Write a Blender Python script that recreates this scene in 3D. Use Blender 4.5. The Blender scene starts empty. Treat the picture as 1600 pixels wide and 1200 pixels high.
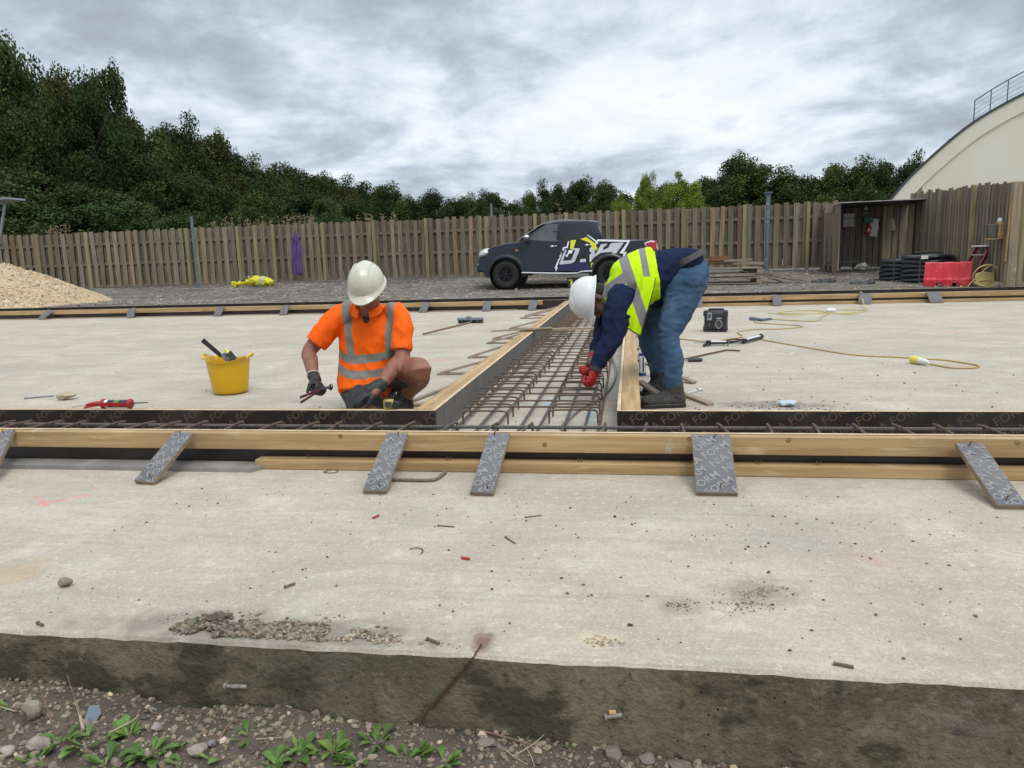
import bpy, math, random
import numpy as np
from mathutils import Vector, Matrix, noise, Euler
PI = math.pi
random.seed(7); rng = np.random.default_rng(7)
sc = bpy.context.scene
COL = sc.collection
# ---------------------------------------------------------------- camera
F_PX, PITCH, ROLL, YAW, HC = 1173.2, 9.583, -1.724, -9.128, 0.95
_pi, _ro, _ya = (math.radians(a) for a in (PITCH, ROLL, YAW))
FW = Vector((math.sin(_ya)*math.cos(_pi), math.cos(_ya)*math.cos(_pi), -math.sin(_pi)))
_r = Vector((math.cos(_ya), -math.sin(_ya), 0)); _u = _r.cross(FW)
RT = _r*math.cos(_ro) + _u*math.sin(_ro); UP = _u*math.cos(_ro) - _r*math.sin(_ro)
cd = bpy.data.cameras.new('camera'); cam = bpy.data.objects.new('camera', cd); COL.objects.link(cam)
m4 = Matrix((RT, UP, -FW)).transposed().to_4x4(); m4.translation = (0, 0, HC)
cam.matrix_world = m4
cd.sensor_width = 36; cd.lens = 36*F_PX/1600; cd.clip_start = 0.05; cd.clip_end = 2000
sc.camera = cam
# ---------------------------------------------------------------- view, sky, sun
sc.view_settings.view_transform = 'Standard'; sc.view_settings.look = 'None'
sc.view_settings.gamma = 1; sc.view_settings.use_curve_mapping = False
sc.view_settings.exposure = 0.12
SUN_EL, SUN_AZ = math.radians(55), math.radians(150)      # azimuth from +Y towards +X
w = bpy.data.worlds.new('World'); sc.world = w; w.use_nodes = True
nt = w.node_tree; N = nt.nodes; L = nt.links; N.clear()
def wn(t, **k):
    n = N.new(t)
    for a, b in k.items(): setattr(n, a, b)
    return n
def setin(n, d):
    for k, v in d.items(): n.inputs[k].default_value = v
def ramp(node, stops):
    e = node.color_ramp.elements
    while len(e) > 1: e.remove(e[-1])
    e[0].position, e[0].color = stops[0][0], (*stops[0][1], 1)
    for p, c in stops[1:]:
        x = e.new(p); x.color = (*c, 1)
def wmath(op, a, b=None):
    n = wn('ShaderNodeMath', operation=op)
    for i, v in enumerate((a, b)):
        if v is None: continue
        if isinstance(v, (int, float)): n.inputs[i].default_value = v
        else: L.new(v, n.inputs[i])
    return n.outputs[0]
tc = wn('ShaderNodeTexCoord'); sep = wn('ShaderNodeSeparateXYZ'); L.new(tc.outputs['Generated'], sep.inputs[0])
zc = wmath('MAXIMUM', wmath('ADD', sep.outputs['Z'], 0.22), 0.03)
cmb = wn('ShaderNodeCombineXYZ'); L.new(wmath('DIVIDE', sep.outputs['X'], zc), cmb.inputs[0]); L.new(wmath('DIVIDE', sep.outputs['Y'], zc), cmb.inputs[1])
def wnoise(scale, detail, rough, dist, off, sx=1.0, sy=1.0, rot=0):
    mp = wn('ShaderNodeMapping'); L.new(cmb.outputs[0], mp.inputs[0]); setin(mp, {'Location': (*off, 0), 'Scale': (sx, sy, 1), 'Rotation': (0, 0, rot)})
    n = wn('ShaderNodeTexNoise'); L.new(mp.outputs[0], n.inputs['Vector']); setin(n, {'Scale': scale, 'Detail': detail, 'Roughness': rough, 'Distortion': dist})
    return n.outputs['Fac']
n1 = wnoise(0.62, 5, 0.5, 0.2, (3.1, 1.7), 1.0, 0.9, 0.5)
n2 = wnoise(2.1, 9, 0.60, 0.25, (8.3, 4.1), 1.0, 1.0, 0.7)
n3 = wnoise(5.0, 7, 0.6, 0.4, (1.3, 2.1), 1.0, 0.8, 0.7)
f = wmath('ADD', wmath('ADD', wmath('MULTIPLY', n1, 0.78), wmath('MULTIPLY', n2, 0.46)), wmath('MULTIPLY', wmath('SUBTRACT', n3, 0.5), 0.16))
f = wmath('SUBTRACT', f, 0.108)
# the brighter patch of thin cloud in front of the sun
dotn = wn('ShaderNodeVectorMath', operation='DOT_PRODUCT'); L.new(tc.outputs['Generated'], dotn.inputs[0])
bd = Vector((-0.36, 0.90, 0.24)).normalized(); dotn.inputs[1].default_value = bd
glow = wmath('POWER', wmath('MAXIMUM', dotn.outputs['Value'], 0.0), 14.0)
f2 = wmath('ADD', f, wmath('MULTIPLY', glow, 0.06))
cr = wn('ShaderNodeValToRGB'); L.new(f2, cr.inputs[0])
ramp(cr, [(0.38, (0.34, 0.38, 0.44)), (0.455, (0.42, 0.475, 0.55)), (0.50, (0.52, 0.59, 0.68)), (0.54, (0.66, 0.735, 0.815)), (0.585, (0.80, 0.86, 0.925)), (0.66, (0.90, 0.94, 0.99))])
# an overcast sky is brighter towards the zenith
elev = wn('ShaderNodeMapRange'); L.new(sep.outputs['Z'], elev.inputs['Value']); setin(elev, {'From Min': 0.45, 'From Max': 1.0, 'To Min': 1.0, 'To Max': 2.5})
sky = wn('ShaderNodeTexSky'); sky.sky_type = 'NISHITA'; sky.sun_disc = False; sky.sun_elevation = SUN_EL; sky.sun_rotation = SUN_AZ; sky.altitude = 50
bg1 = wn('ShaderNodeBackground'); L.new(sky.outputs[0], bg1.inputs[0]); bg1.inputs[1].default_value = 0.1
bg2 = wn('ShaderNodeBackground'); L.new(cr.outputs[0], bg2.inputs[0]); L.new(elev.outputs[0], bg2.inputs[1])
hole = wn('ShaderNodeMapRange'); L.new(f2, hole.inputs['Value']); setin(hole, {'From Min': 0.66, 'From Max': 0.74, 'To Min': 0.97, 'To Max': 0.55})
mx = wn('ShaderNodeMixShader'); L.new(hole.outputs[0], mx.inputs[0]); L.new(bg1.outputs[0], mx.inputs[1]); L.new(bg2.outputs[0], mx.inputs[2])
wo = wn('ShaderNodeOutputWorld'); L.new(mx.outputs[0], wo.inputs[0])
sl = bpy.data.lights.new('sun', 'SUN'); sl.energy = 1.5; sl.angle = math.radians(24); sl.color = (1, 0.96, 0.9)
so = bpy.data.objects.new('sun', sl); COL.objects.link(so)
sd = Vector((math.sin(SUN_AZ)*math.cos(SUN_EL), math.cos(SUN_AZ)*math.cos(SUN_EL), math.sin(SUN_EL)))
so.rotation_euler = sd.to_track_quat('Z', 'Y').to_euler(); so.location = sd*50
# ---------------------------------------------------------------- measuring helpers: where things stand on the site
def ray(px, py): return FW*F_PX + RT*(px-800) - UP*(py-600)
def G(px, py, z=0.0):
    d = ray(px, py); t = (z-HC)/d.z; return Vector((d.x*t, d.y*t, z))
def W(px, py, Y):
    d = ray(px, py); t = Y/d.y; return Vector((d.x*t, Y, HC+d.z*t))
GY = [1.64, 13.6, 16, 20.5, 24.3, 40, 400]; GZ = [-.2, .02, .04, .09, .32, .32, .32]
def gz(x, y): return float(np.interp(y, GY, GZ))
def GT(px, py):
    z = .1
    for _ in range(30):
        p = G(px, py, min(z, .9)); z = .6*z + .4*gz(p.x, min(max(p.y, 14), 30))
    return p
# ---------------------------------------------------------------- materials
_mats = {}
def mat(name, c, c2=None, scale=8, detail=5, rough=0.7, metal=0.0, bump=0.0, bscale=None, stretch=(1, 1, 1), spec=0.5, lo=0.35, hi=0.65,
        c3=None, s3=1.0, lo3=0.5, hi3=0.65, attr=False, coat=0, trans=0, emis=None, rough2=None):
    if name in _mats: return _mats[name]
    m = bpy.data.materials.new(name); m.use_nodes = True; t = m.node_tree; b = t.nodes['Principled BSDF']; _mats[name] = m
    b.inputs['Base Color'].default_value = (*c, 1); b.inputs['Roughness'].default_value = rough; b.inputs['Metallic'].default_value = metal
    b.inputs['Specular IOR Level'].default_value = spec
    if coat: b.inputs['Coat Weight'].default_value = coat; b.inputs['Coat Roughness'].default_value = 0.06
    if trans: b.inputs['Transmission Weight'].default_value = trans
    co = t.nodes.new('ShaderNodeTexCoord'); mp = t.nodes.new('ShaderNodeMapping'); mp.inputs['Scale'].default_value = stretch
    t.links.new(co.outputs['Object'], mp.inputs[0])
    def ns(s, d=detail, ds=0.2):
        n = t.nodes.new('ShaderNodeTexNoise'); t.links.new(mp.outputs[0], n.inputs['Vector'])
        n.inputs['Scale'].default_value = s; n.inputs['Detail'].default_value = d; n.inputs['Roughness'].default_value = .6; n.inputs['Distortion'].default_value = ds
        return n.outputs['Fac']
    def mr(src, a, bb, o0=0.0, o1=1.0):
        n = t.nodes.new('ShaderNodeMapRange'); t.links.new(src, n.inputs['Value'])
        n.inputs['From Min'].default_value = a; n.inputs['From Max'].default_value = bb; n.inputs['To Min'].default_value = o0; n.inputs['To Max'].default_value = o1
        return n.outputs[0]
    def mix(fac, a, bb, mode='MIX'):
        n = t.nodes.new('ShaderNodeMix'); n.data_type = 'RGBA'; n.blend_type = mode
        for i, v in ((0, fac), (6, a), (7, bb)):
            if isinstance(v, (int, float)): n.inputs[i].default_value = v
            elif isinstance(v, tuple): n.inputs[i].default_value = (*v, 1)
            else: t.links.new(v, n.inputs[i])
        return n.outputs[2]
    col = c; pass
    if c2: col = mix(mr(ns(scale), lo, hi), c, c2)
    if c3: col = mix(mr(ns(s3, 7, .6), lo3, hi3), col, c3)
    if attr:
        at = t.nodes.new('ShaderNodeAttribute'); at.attribute_name = 'tint'; col = mix(1.0, col, at.outputs['Color'], 'MULTIPLY')
    if not isinstance(col, tuple): t.links.new(col, b.inputs['Base Color'])
    if rough2 is not None: t.links.new(mr(ns(scale*1.7), .35, .65, rough, rough2), b.inputs['Roughness'])
    if bump:
        bp = t.nodes.new('ShaderNodeBump'); bp.inputs['Strength'].default_value = min(1, bump); bp.inputs['Distance'].default_value = 0.01 if bump <= 1 else 0.01*bump
        t.links.new(ns(bscale or scale*3, 8), bp.inputs['Height']); t.links.new(bp.outputs[0], b.inputs['Normal'])
    m['tinted'] = int(attr)
    return m
class NT:
    """small node-maths helper on an existing material"""
    def __init__(s, m): s.t = m.node_tree; s.b = s.t.nodes['Principled BSDF']; s.co = s.t.nodes.new('ShaderNodeTexCoord').outputs['Object']
    def put(s, n, i, v):
        if isinstance(v, (int, float)): n.inputs[i].default_value = v
        elif isinstance(v, (tuple, Vector)) : n.inputs[i].default_value = tuple(v) if len(n.inputs[i].default_value) == len(v) else (*v, 1)
        else: s.t.links.new(v, n.inputs[i])
    def m(s, op, a, b=None, c=None):
        n = s.t.nodes.new('ShaderNodeMath'); n.operation = op
        for i, v in enumerate((a, b, c)):
            if v is not None: s.put(n, i, v)
        return n.outputs[0]
    def dot(s, nrm, pt=(0, 0, 0), src=None):
        n = s.t.nodes.new('ShaderNodeVectorMath'); n.operation = 'DOT_PRODUCT'; s.t.links.new(src or s.co, n.inputs[0]); n.inputs[1].default_value = tuple(nrm)
        return s.m('SUBTRACT', n.outputs['Value'], float(Vector(nrm).dot(Vector(pt))))
    def band(s, nrm, pt, hw, edge=.0015, src=None):
        a = s.m('ABSOLUTE', s.dot(nrm, pt, src)); return s.step(a, hw, edge)
    def step(s, v, at, edge=.0015):     # 1 below `at`
        n = s.t.nodes.new('ShaderNodeMapRange'); s.put(n, 0, v); n.inputs[1].default_value = at-edge; n.inputs[2].default_value = at+edge; n.inputs[3].default_value = 1; n.inputs[4].default_value = 0
        return n.outputs[0]
    def base(s):
        i = s.b.inputs['Base Color']; return i.links[0].from_socket if i.is_linked else tuple(i.default_value)[:3]
    def paint(s, fac, col):
        n = s.t.nodes.new('ShaderNodeMix'); n.data_type = 'RGBA'; s.put(n, 0, fac); s.put(n, 6, s.base()); s.put(n, 7, col)
        s.t.links.new(n.outputs[2], s.b.inputs['Base Color'])
    def noise(s, scale, detail=5, stretch=(1, 1, 1), dist=.3, loc=(0, 0, 0)):
        mp = s.t.nodes.new('ShaderNodeMapping'); s.t.links.new(s.co, mp.inputs[0]); mp.inputs['Scale'].default_value = stretch; mp.inputs['Location'].default_value = loc
        n = s.t.nodes.new('ShaderNodeTexNoise'); s.t.links.new(mp.outputs[0], n.inputs['Vector']); n.inputs['Scale'].default_value = scale; n.inputs['Detail'].default_value = detail; n.inputs['Roughness'].default_value = .62; n.inputs['Distortion'].default_value = dist
        return n.outputs['Fac']
    def vor(s, scale, stretch=(1, 1, 1), out='Distance', rand=1.0):
        mp = s.t.nodes.new('ShaderNodeMapping'); s.t.links.new(s.co, mp.inputs[0]); mp.inputs['Scale'].default_value = stretch
        n = s.t.nodes.new('ShaderNodeTexVoronoi'); s.t.links.new(mp.outputs[0], n.inputs['Vector']); n.inputs['Scale'].default_value = scale; n.inputs['Randomness'].default_value = rand
        return n.outputs[out]
    def range(s, v, a, b, o0=0.0, o1=1.0):
        n = s.t.nodes.new('ShaderNodeMapRange'); s.put(n, 0, v)
        for i, q in enumerate((a, b, o0, o1)): n.inputs[i+1].default_value = q
        return n.outputs[0]
    def bump(s, h, strength=.5, dist=.01):
        n = s.t.nodes.new('ShaderNodeBump'); n.inputs['Strength'].default_value = strength; n.inputs['Distance'].default_value = dist; s.put(n, 'Height', h)
        i = s.b.inputs['Normal']
        if i.is_linked: s.t.links.new(i.links[0].from_socket, n.inputs['Normal'])
        s.t.links.new(n.outputs[0], i)
    def rough(s, v): s.put(s.b, 'Roughness', v)
# ---------------------------------------------------------------- mesh helpers
def frame(p0, p1, up=(0, 0, 1)):
    d = (Vector(p1)-Vector(p0)); l = d.length; d.normalize(); u = Vector(up)
    if abs(d.dot(u)) > .995: u = Vector((0, 1, 0)) if abs(d.y) < .9 else Vector((1, 0, 0))
    s = d.cross(u).normalized(); u = s.cross(d).normalized(); return d, s, u, l
def smoothpath(pts, k=6, closed=False):
    P = [Vector(p) for p in pts]; n = len(P); out = []
    rngi = range(n if closed else n-1)
    for i in rngi:
        a, b, c, d = (P[(i+j) % n] if closed else P[min(max(i+j, 0), n-1)] for j in (-1, 0, 1, 2))
        for q in range(k):
            t = q/k; out.append(.5*((2*b)+(c-a)*t+(2*a-5*b+4*c-d)*t*t+(3*b-3*c+d-a)*t**3))
    if not closed: out.append(P[-1])
    return out
class MB:
    def __init__(s): s.v = []; s.f = []; s.m = []; s.sm = []; s.tint = []; s.ct = (1, 1, 1); s.M = None
    def add(s, vs, fs, mi=0, smooth=False):
        o = len(s.v)
        if s.M is not None: vs = [s.M @ Vector(q) for q in vs]
        s.v += [tuple(q) for q in vs]; s.f += [tuple(i+o for i in f) for f in fs]
        s.m += [mi]*len(fs); s.sm += [smooth]*len(fs); s.tint += [s.ct]*len(fs); return s
    def box(s, c, size, rot=None, mi=0, taper=1.0):
        x, y, z = (q/2 for q in size); vs = []
        for dz in (-1, 1):
            k = taper if dz > 0 else 1
            for dx, dy in ((-1, -1), (1, -1), (1, 1), (-1, 1)): vs.append(Vector((dx*x*k, dy*y*k, dz*z)))
        if rot is not None:
            R = rot if isinstance(rot, Matrix) else Euler(rot).to_matrix(); vs = [R @ q for q in vs]
        vs = [q+Vector(c) for q in vs]
        return s.add(vs, [(3, 2, 1, 0), (4, 5, 6, 7), (0, 1, 5, 4), (1, 2, 6, 5), (2, 3, 7, 6), (3, 0, 4, 7)], mi)
    def rect(s, x0, x1, y0, y1, z0, z1, mi=0): return s.box(((x0+x1)/2, (y0+y1)/2, (z0+z1)/2), (abs(x1-x0), abs(y1-y0), abs(z1-z0)), None, mi)
    def beam(s, p0, p1, w, h, up=(0, 0, 1), mi=0, w1=None):
        d, sd, u, l = frame(p0, p1, up); w1 = w if w1 is None else w1; vs = []
        for p, ww in ((Vector(p0), w), (Vector(p1), w1)):
            for a, b in ((-1, -1), (1, -1), (1, 1), (-1, 1)): vs.append(p+sd*(a*ww/2)+u*(b*h/2))
        return s.add(vs, [(0, 1, 2, 3), (7, 6, 5, 4), (0, 4, 5, 1), (1, 5, 6, 2), (2, 6, 7, 3), (3, 7, 4, 0)], mi)
    def prism(s, poly, axis, a, b, mi=0, fn=None, smooth=False):
        """poly: 2-D points; axis 0/1/2 the extrusion axis from a to b"""
        def P(q, t):
            if axis == 0: return (t, q[0], q[1])
            if axis == 1: return (q[0], t, q[1])
            return (q[0], q[1], t)
        n = len(poly); vs = [P(q, a) for q in poly]+[P(q, b) for q in poly]
        if fn: vs = [fn(*q) for q in vs]
        return s.add(vs, [tuple(range(n))[::-1], tuple(range(n, 2*n))]+[(i, (i+1) % n, n+(i+1) % n, n+i) for i in range(n)], mi, smooth)
    def tube(s, pts, r, seg=8, mi=0, closed=False, cap=True, r2=None):
        P = [Vector(p) for p in pts]; n = len(P); R = r if isinstance(r, (list, tuple)) else [r]*n
        u = None; vs = []
        for i in range(n):
            a = P[(i-1) % n] if closed or i > 0 else P[i]; b = P[(i+1) % n] if closed or i < n-1 else P[i]
            d = (b-a).normalized() if (b-a).length > 1e-9 else Vector((0, 0, 1))
            if u is None: u = Vector((0, 0, 1)) if abs(d.z) < .9 else Vector((1, 0, 0))
            u = (u-d*u.dot(d)); u = u.normalized() if u.length > 1e-6 else d.orthogonal().normalized(); sd = d.cross(u)
            for k in range(seg):
                t = 2*PI*k/seg; vs.append(P[i]+u*(math.cos(t)*R[i])+sd*(math.sin(t)*R[i]*(r2 or 1)))
        fs = []
        for i in range(n if closed else n-1):
            j = (i+1) % n
            for k in range(seg): fs.append((i*seg+k, i*seg+(k+1) % seg, j*seg+(k+1) % seg, j*seg+k))
        if cap and not closed: fs += [tuple(range(seg))[::-1], tuple(range((n-1)*seg, n*seg))]
        return s.add(vs, fs, mi, True)
    def loft(s, rings, mi=0, cap=True, smooth=True):
        k = len(rings[0]); n = len(rings); vs = [q for r in rings for q in r]
        fs = [(i*k+j, i*k+(j+1) % k, (i+1)*k+(j+1) % k, (i+1)*k+j) for i in range(n-1) for j in range(k)]
        if cap: fs += [tuple(range(k))[::-1], tuple(range((n-1)*k, n*k))]
        return s.add(vs, fs, mi, smooth)
    def limb(s, pts, ra, rb=None, side=(0, 1, 0), k=4, seg=16, mi=0, flat0=False, flat1=False):
        """smooth limb with elliptical rings (ra along side) and rounded ends"""
        rb = rb or ra; P = smoothpath(pts, k); RA = smoothpath([(q, 0, 0) for q in ra], k); RB = smoothpath([(q, 0, 0) for q in rb], k)
        A = [q.x for q in RA]; B = [q.x for q in RB]
        d0 = (P[0]-P[1]).normalized(); d1 = (P[-1]-P[-2]).normalized(); PP, AA, BB = [], [], []
        for t in () if flat0 else (80, 55, 30): c = math.cos(math.radians(t)); sn = math.sin(math.radians(t)); PP.append(P[0]+d0*(min(A[0], B[0])*sn)); AA.append(A[0]*c); BB.append(B[0]*c)
        PP += P; AA += A; BB += B
        for t in () if flat1 else (30, 55, 80): c = math.cos(math.radians(t)); sn = math.sin(math.radians(t)); PP.append(P[-1]+d1*(min(A[-1], B[-1])*sn)); AA.append(A[-1]*c); BB.append(B[-1]*c)
        rings = []; sd0 = Vector(side)
        for i, p in enumerate(PP):
            d = (PP[min(i+1, len(PP)-1)]-PP[max(i-1, 0)]).normalized(); sd = (sd0-d*sd0.dot(d))
            sd = sd.normalized() if sd.length > 1e-3 else d.orthogonal().normalized(); o = d.cross(sd)
            rings.append([p+sd*(math.cos(2*PI*j/seg)*AA[i])+o*(math.sin(2*PI*j/seg)*BB[i]) for j in range(seg)])
        return s.loft(rings, mi)
    def ball(s, c, r, seg=16, rings=10, mi=0, rot=None, half=False):
        r = (r, r, r) if isinstance(r, (int, float)) else r; c = Vector(c); vs = []
        R = rot if rot is not None else Matrix.Identity(3); t1 = PI/2 if half else PI
        for i in range(rings+1):
            t = t1*i/rings
            for j in range(seg):
                a = 2*PI*j/seg; vs.append(c+R@Vector((r[0]*math.sin(t)*math.cos(a), r[1]*math.sin(t)*math.sin(a), r[2]*math.cos(t))))
        fs = [(i*seg+j, (i+1)*seg+j, (i+1)*seg+(j+1) % seg, i*seg+(j+1) % seg) for i in range(rings) for j in range(seg)]
        if half: fs.append(tuple(rings*seg+j for j in range(seg))[::-1])
        return s.add(vs, fs, mi, True)
    def lathe(s, prof, c=(0, 0, 0), seg=32, mi=0, axis=(0, 0, 1), sx=1, sy=1, smooth=True):
        q = Vector((0, 0, 1)).rotation_difference(Vector(axis)).to_matrix(); c = Vector(c)
        rings = [[c+q@Vector((r*math.cos(2*PI*j/seg)*sx, r*math.sin(2*PI*j/seg)*sy, z)) for j in range(seg)] for r, z in prof]
        return s.loft(rings, mi, cap=False, smooth=smooth)
    def mesh(s, mats):
        me = bpy.data.meshes.new('m'); me.from_pydata(s.v, [], s.f)
        for m in (mats if isinstance(mats, (list, tuple)) else [mats]): me.materials.append(m)
        me.polygons.foreach_set('material_index', s.m); me.polygons.foreach_set('use_smooth', s.sm)
        if any(m.get('tinted') for m in me.materials if m):
            a = me.attributes.new('tint', 'FLOAT_COLOR', 'FACE'); a.data.foreach_set('color', np.array([(*t, 1) for t in s.tint], dtype=np.float32).ravel())
        me.update(); return me
def clean(me, dist=1e-4):
    import bmesh
    b = bmesh.new(); b.from_mesh(me); bmesh.ops.remove_doubles(b, verts=b.verts, dist=dist); bmesh.ops.recalc_face_normals(b, faces=b.faces); b.to_mesh(me); b.free(); return me
def setp(o, label=None, cat=None, group=None, kind=None):
    for k, v in (('label', label), ('category', cat), ('group', group), ('kind', kind)):
        if v: o[k] = v
    return o
def thing(name, label, cat, loc=(0, 0, 0), rot=(0, 0, 0), group=None):
    o = bpy.data.objects.new(name, None); COL.objects.link(o); o.location = loc; o.rotation_euler = rot; o.empty_display_size = .1
    o['_M'] = 0; return setp(o, label, cat, group)
def LM(o): return Matrix.Translation(o.location) @ o.rotation_euler.to_matrix().to_4x4()
def part(name, mb, mats, parent=None, world=False, bevel=0, seg=2, label=None, loc=None, sharp=35, clean_=False):
    me = mb.mesh(mats) if isinstance(mb, MB) else mb
    if not isinstance(mb, MB) and mats is not None and len(me.materials) == 0:
        for m in (mats if isinstance(mats, (list, tuple)) else [mats]): me.materials.append(m)
    if world and parent is not None:
        r = parent
        while r.parent: r = r.parent
        me.transform(LM(r).inverted())
    if clean_: clean(me)
    me.name = name; o = bpy.data.objects.new(name, me); COL.objects.link(o)
    if parent is not None: o.parent = parent
    if loc is not None: o.location = loc
    if bevel:
        b = o.modifiers.new('b', 'BEVEL'); b.width = bevel; b.segments = seg; b.limit_method = 'ANGLE'; b.angle_limit = math.radians(40); b.harden_normals = False
    if any(p.use_smooth for p in me.polygons[:1]) or bevel: me.set_sharp_from_angle(angle=math.radians(sharp))
    if label: o['label'] = label
    return o
def solo(name, mb, mats, label, cat, loc=(0, 0, 0), group=None, kind=None, **k):
    """a thing that is one mesh; built in world coordinates about loc"""
    me = mb.mesh(mats) if isinstance(mb, MB) else mb
    me.transform(Matrix.Translation(-Vector(loc)))
    o = part(name, me, None, None, **k); o.location = loc; return setp(o, label, cat, group, kind)
def structure(name, mb, mats, kind='structure', **k):
    o = part(name, mb, mats, None, **k); o['kind'] = kind; return o
def copytree(o, parent=None):
    c = o.copy(); COL.objects.link(c)
    if parent is not None: c.parent = parent
    for ch in list(o.children): copytree(ch, c)
    return c
def baked(mb, mods, mats=None):
    """evaluate modifiers on a temporary object and return the mesh"""
    me = mb.mesh([]) if isinstance(mb, MB) else mb
    o = bpy.data.objects.new('tmp', me); COL.objects.link(o)
    for typ, kw in mods:
        md = o.modifiers.new('x', typ)
        for a, b in kw.items(): setattr(md, a, b)
    dg = bpy.context.evaluated_depsgraph_get(); dg.update(); ev = o.evaluated_get(dg)
    out = bpy.data.meshes.new_from_object(ev); bpy.data.objects.remove(o)
    out.materials.clear()
    for m in (mats if isinstance(mats, (list, tuple)) else [mats] if mats else []): out.materials.append(m)
    out.polygons.foreach_set('use_smooth', [True]*len(out.polygons)); out.polygons.foreach_set('material_index', [0]*len(out.polygons)); return out
def skinmesh(mb, voxel, smooth, mats, wr=0, wscale=20, wdir=(1, 1, 1), seed=0):
    me = baked(mb, [('REMESH', dict(mode='VOXEL', voxel_size=voxel, adaptivity=0)), ('SMOOTH', dict(factor=.6, iterations=smooth))], mats)
    if wr:
        nr = [v.normal.copy() for v in me.vertices]
        for v, n in zip(me.vertices, nr):
            p = v.co; q = Vector((p.x*wdir[0], p.y*wdir[1], p.z*wdir[2]))*wscale+Vector((seed, seed*2, 0))
            a = noise.noise(q); b = noise.noise(q*2.3+Vector((9, 3, 1)))
            v.co = p+n*(wr*((1-abs(a)*2.4)*.8+b*.5-.3))
    me.update(); return me
_txt = {}
def textmesh(s, size=1.0, bold=0.0, align='LEFT', shear=0):
    key = (s, bold, align, shear)
    if key not in _txt:
        c = bpy.data.curves.new('t', 'FONT'); c.body = s; c.size = 1; c.align_x = align; c.offset = bold; c.resolution_u = 2; c.shear = shear
        o = bpy.data.objects.new('t', c); COL.objects.link(o); dg = bpy.context.evaluated_depsgraph_get(); dg.update()
        me = bpy.data.meshes.new_from_object(o.evaluated_get(dg)); vs = [v.co.copy() for v in me.vertices]; fs = [tuple(p.vertices) for p in me.polygons]
        bpy.data.objects.remove(o); _txt[key] = (vs, fs)
    vs, fs = _txt[key]; return [v*size for v in vs], fs
def addtext(mb, s, origin, right, up, size, mi=1, bold=.0, align='LEFT', clip=None, shear=0):
    vs, fs = textmesh(s, size, bold, align, shear); r = Vector(right).normalized(); u = Vector(up).normalized(); o = Vector(origin)
    P = [o+r*v.x+u*v.y for v in vs]
    if clip:        # planes (point, inward normal): cut the letters cleanly at the board's edges
        out = []
        for f in fs:
            q = [P[i] for i in f]
            for c, nn in clip:
                if len(q) < 3: break
                w_ = []
                for i in range(len(q)):
                    a, b = q[i], q[(i+1) % len(q)]; da, db = (a-c).dot(nn), (b-c).dot(nn)
                    if da >= 0: w_.append(a)
                    if da*db < 0: w_.append(a+(b-a)*(da/(da-db)))
                q = w_
            if len(q) >= 3: out.append(q)
        for q in out: mb.add(q, [tuple(range(len(q)))], mi)
        return
    mb.add(P, fs, mi)
def sheet(P, thick=.002):
    """thin closed cloth from a grid of points P[i][j]"""
    mb = MB(); n, m = len(P), len(P[0])
    def nrm(i, j):
        a = Vector(P[min(i+1, n-1)][j])-Vector(P[max(i-1, 0)][j]); b = Vector(P[i][min(j+1, m-1)])-Vector(P[i][max(j-1, 0)]); c = a.cross(b)
        return c.normalized() if c.length > 1e-12 else Vector((0, 0, 1))
    top = [Vector(P[i][j])+nrm(i, j)*thick/2 for i in range(n) for j in range(m)]; bot = [Vector(P[i][j])-nrm(i, j)*thick/2 for i in range(n) for j in range(m)]
    fs = []; k = n*m
    for i in range(n-1):
        for j in range(m-1):
            a, b, c, d = i*m+j, i*m+j+1, (i+1)*m+j+1, (i+1)*m+j; fs += [(d, c, b, a), (a+k, b+k, c+k, d+k)]
    bd = [(0, j) for j in range(m)]+[(i, m-1) for i in range(1, n)]+[(n-1, j) for j in range(m-2, -1, -1)]+[(i, 0) for i in range(n-2, 0, -1)]
    for q in range(len(bd)):
        a = bd[q][0]*m+bd[q][1]; c = bd[(q+1) % len(bd)]; c = c[0]*m+c[1]; fs.append((a, c, c+k, a+k))
    return mb.add(top+bot, fs, 0, True)
def rock(c, r, seed, flat=.7, sub=1):
    import bmesh
    b = bmesh.new(); bmesh.ops.create_icosphere(b, subdivisions=sub, radius=1); q = Vector((seed*3.1, seed*1.7, seed))
    R = Euler((seed*1.3, seed*2.1, seed*.7)).to_matrix(); vs = []
    for v in b.verts:
        p = v.co; k = 1+.45*noise.noise(p*1.1+q)+.2*noise.noise(p*3+q); p = R@Vector((p.x*k*1.15, p.y*k*.85, p.z*k*.8)); vs.append(Vector((p.x*r, p.y*r, p.z*r*flat))+Vector(c))
    fs = [tuple(x.index for x in f.verts) for f in b.faces]; b.free(); return vs, fs
def npmesh(name, V, F, mats, mi=None, tint=None, smooth=False):
    """fast mesh from arrays; F (n,3) or (n,4)"""
    me = bpy.data.meshes.new(name); n, k = F.shape; me.vertices.add(len(V)); me.vertices.foreach_set('co', V.astype(np.float32).ravel())
    me.loops.add(n*k); me.loops.foreach_set('vertex_index', F.astype(np.int32).ravel()); me.polygons.add(n)
    me.polygons.foreach_set('loop_start', np.arange(0, n*k, k, dtype=np.int32)); me.polygons.foreach_set('loop_total', np.full(n, k, dtype=np.int32))
    for m in (mats if isinstance(mats, (list, tuple)) else [mats]): me.materials.append(m)
    if mi is not None: me.polygons.foreach_set('material_index', np.asarray(mi, dtype=np.int32))
    me.polygons.foreach_set('use_smooth', [smooth]*n)
    if tint is not None:
        a = me.attributes.new('tint', 'FLOAT_COLOR', 'FACE'); a.data.foreach_set('color', np.concatenate([tint, np.ones((n, 1))], 1).astype(np.float32).ravel())
    me.update(calc_edges=True); me.validate(); return me
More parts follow.
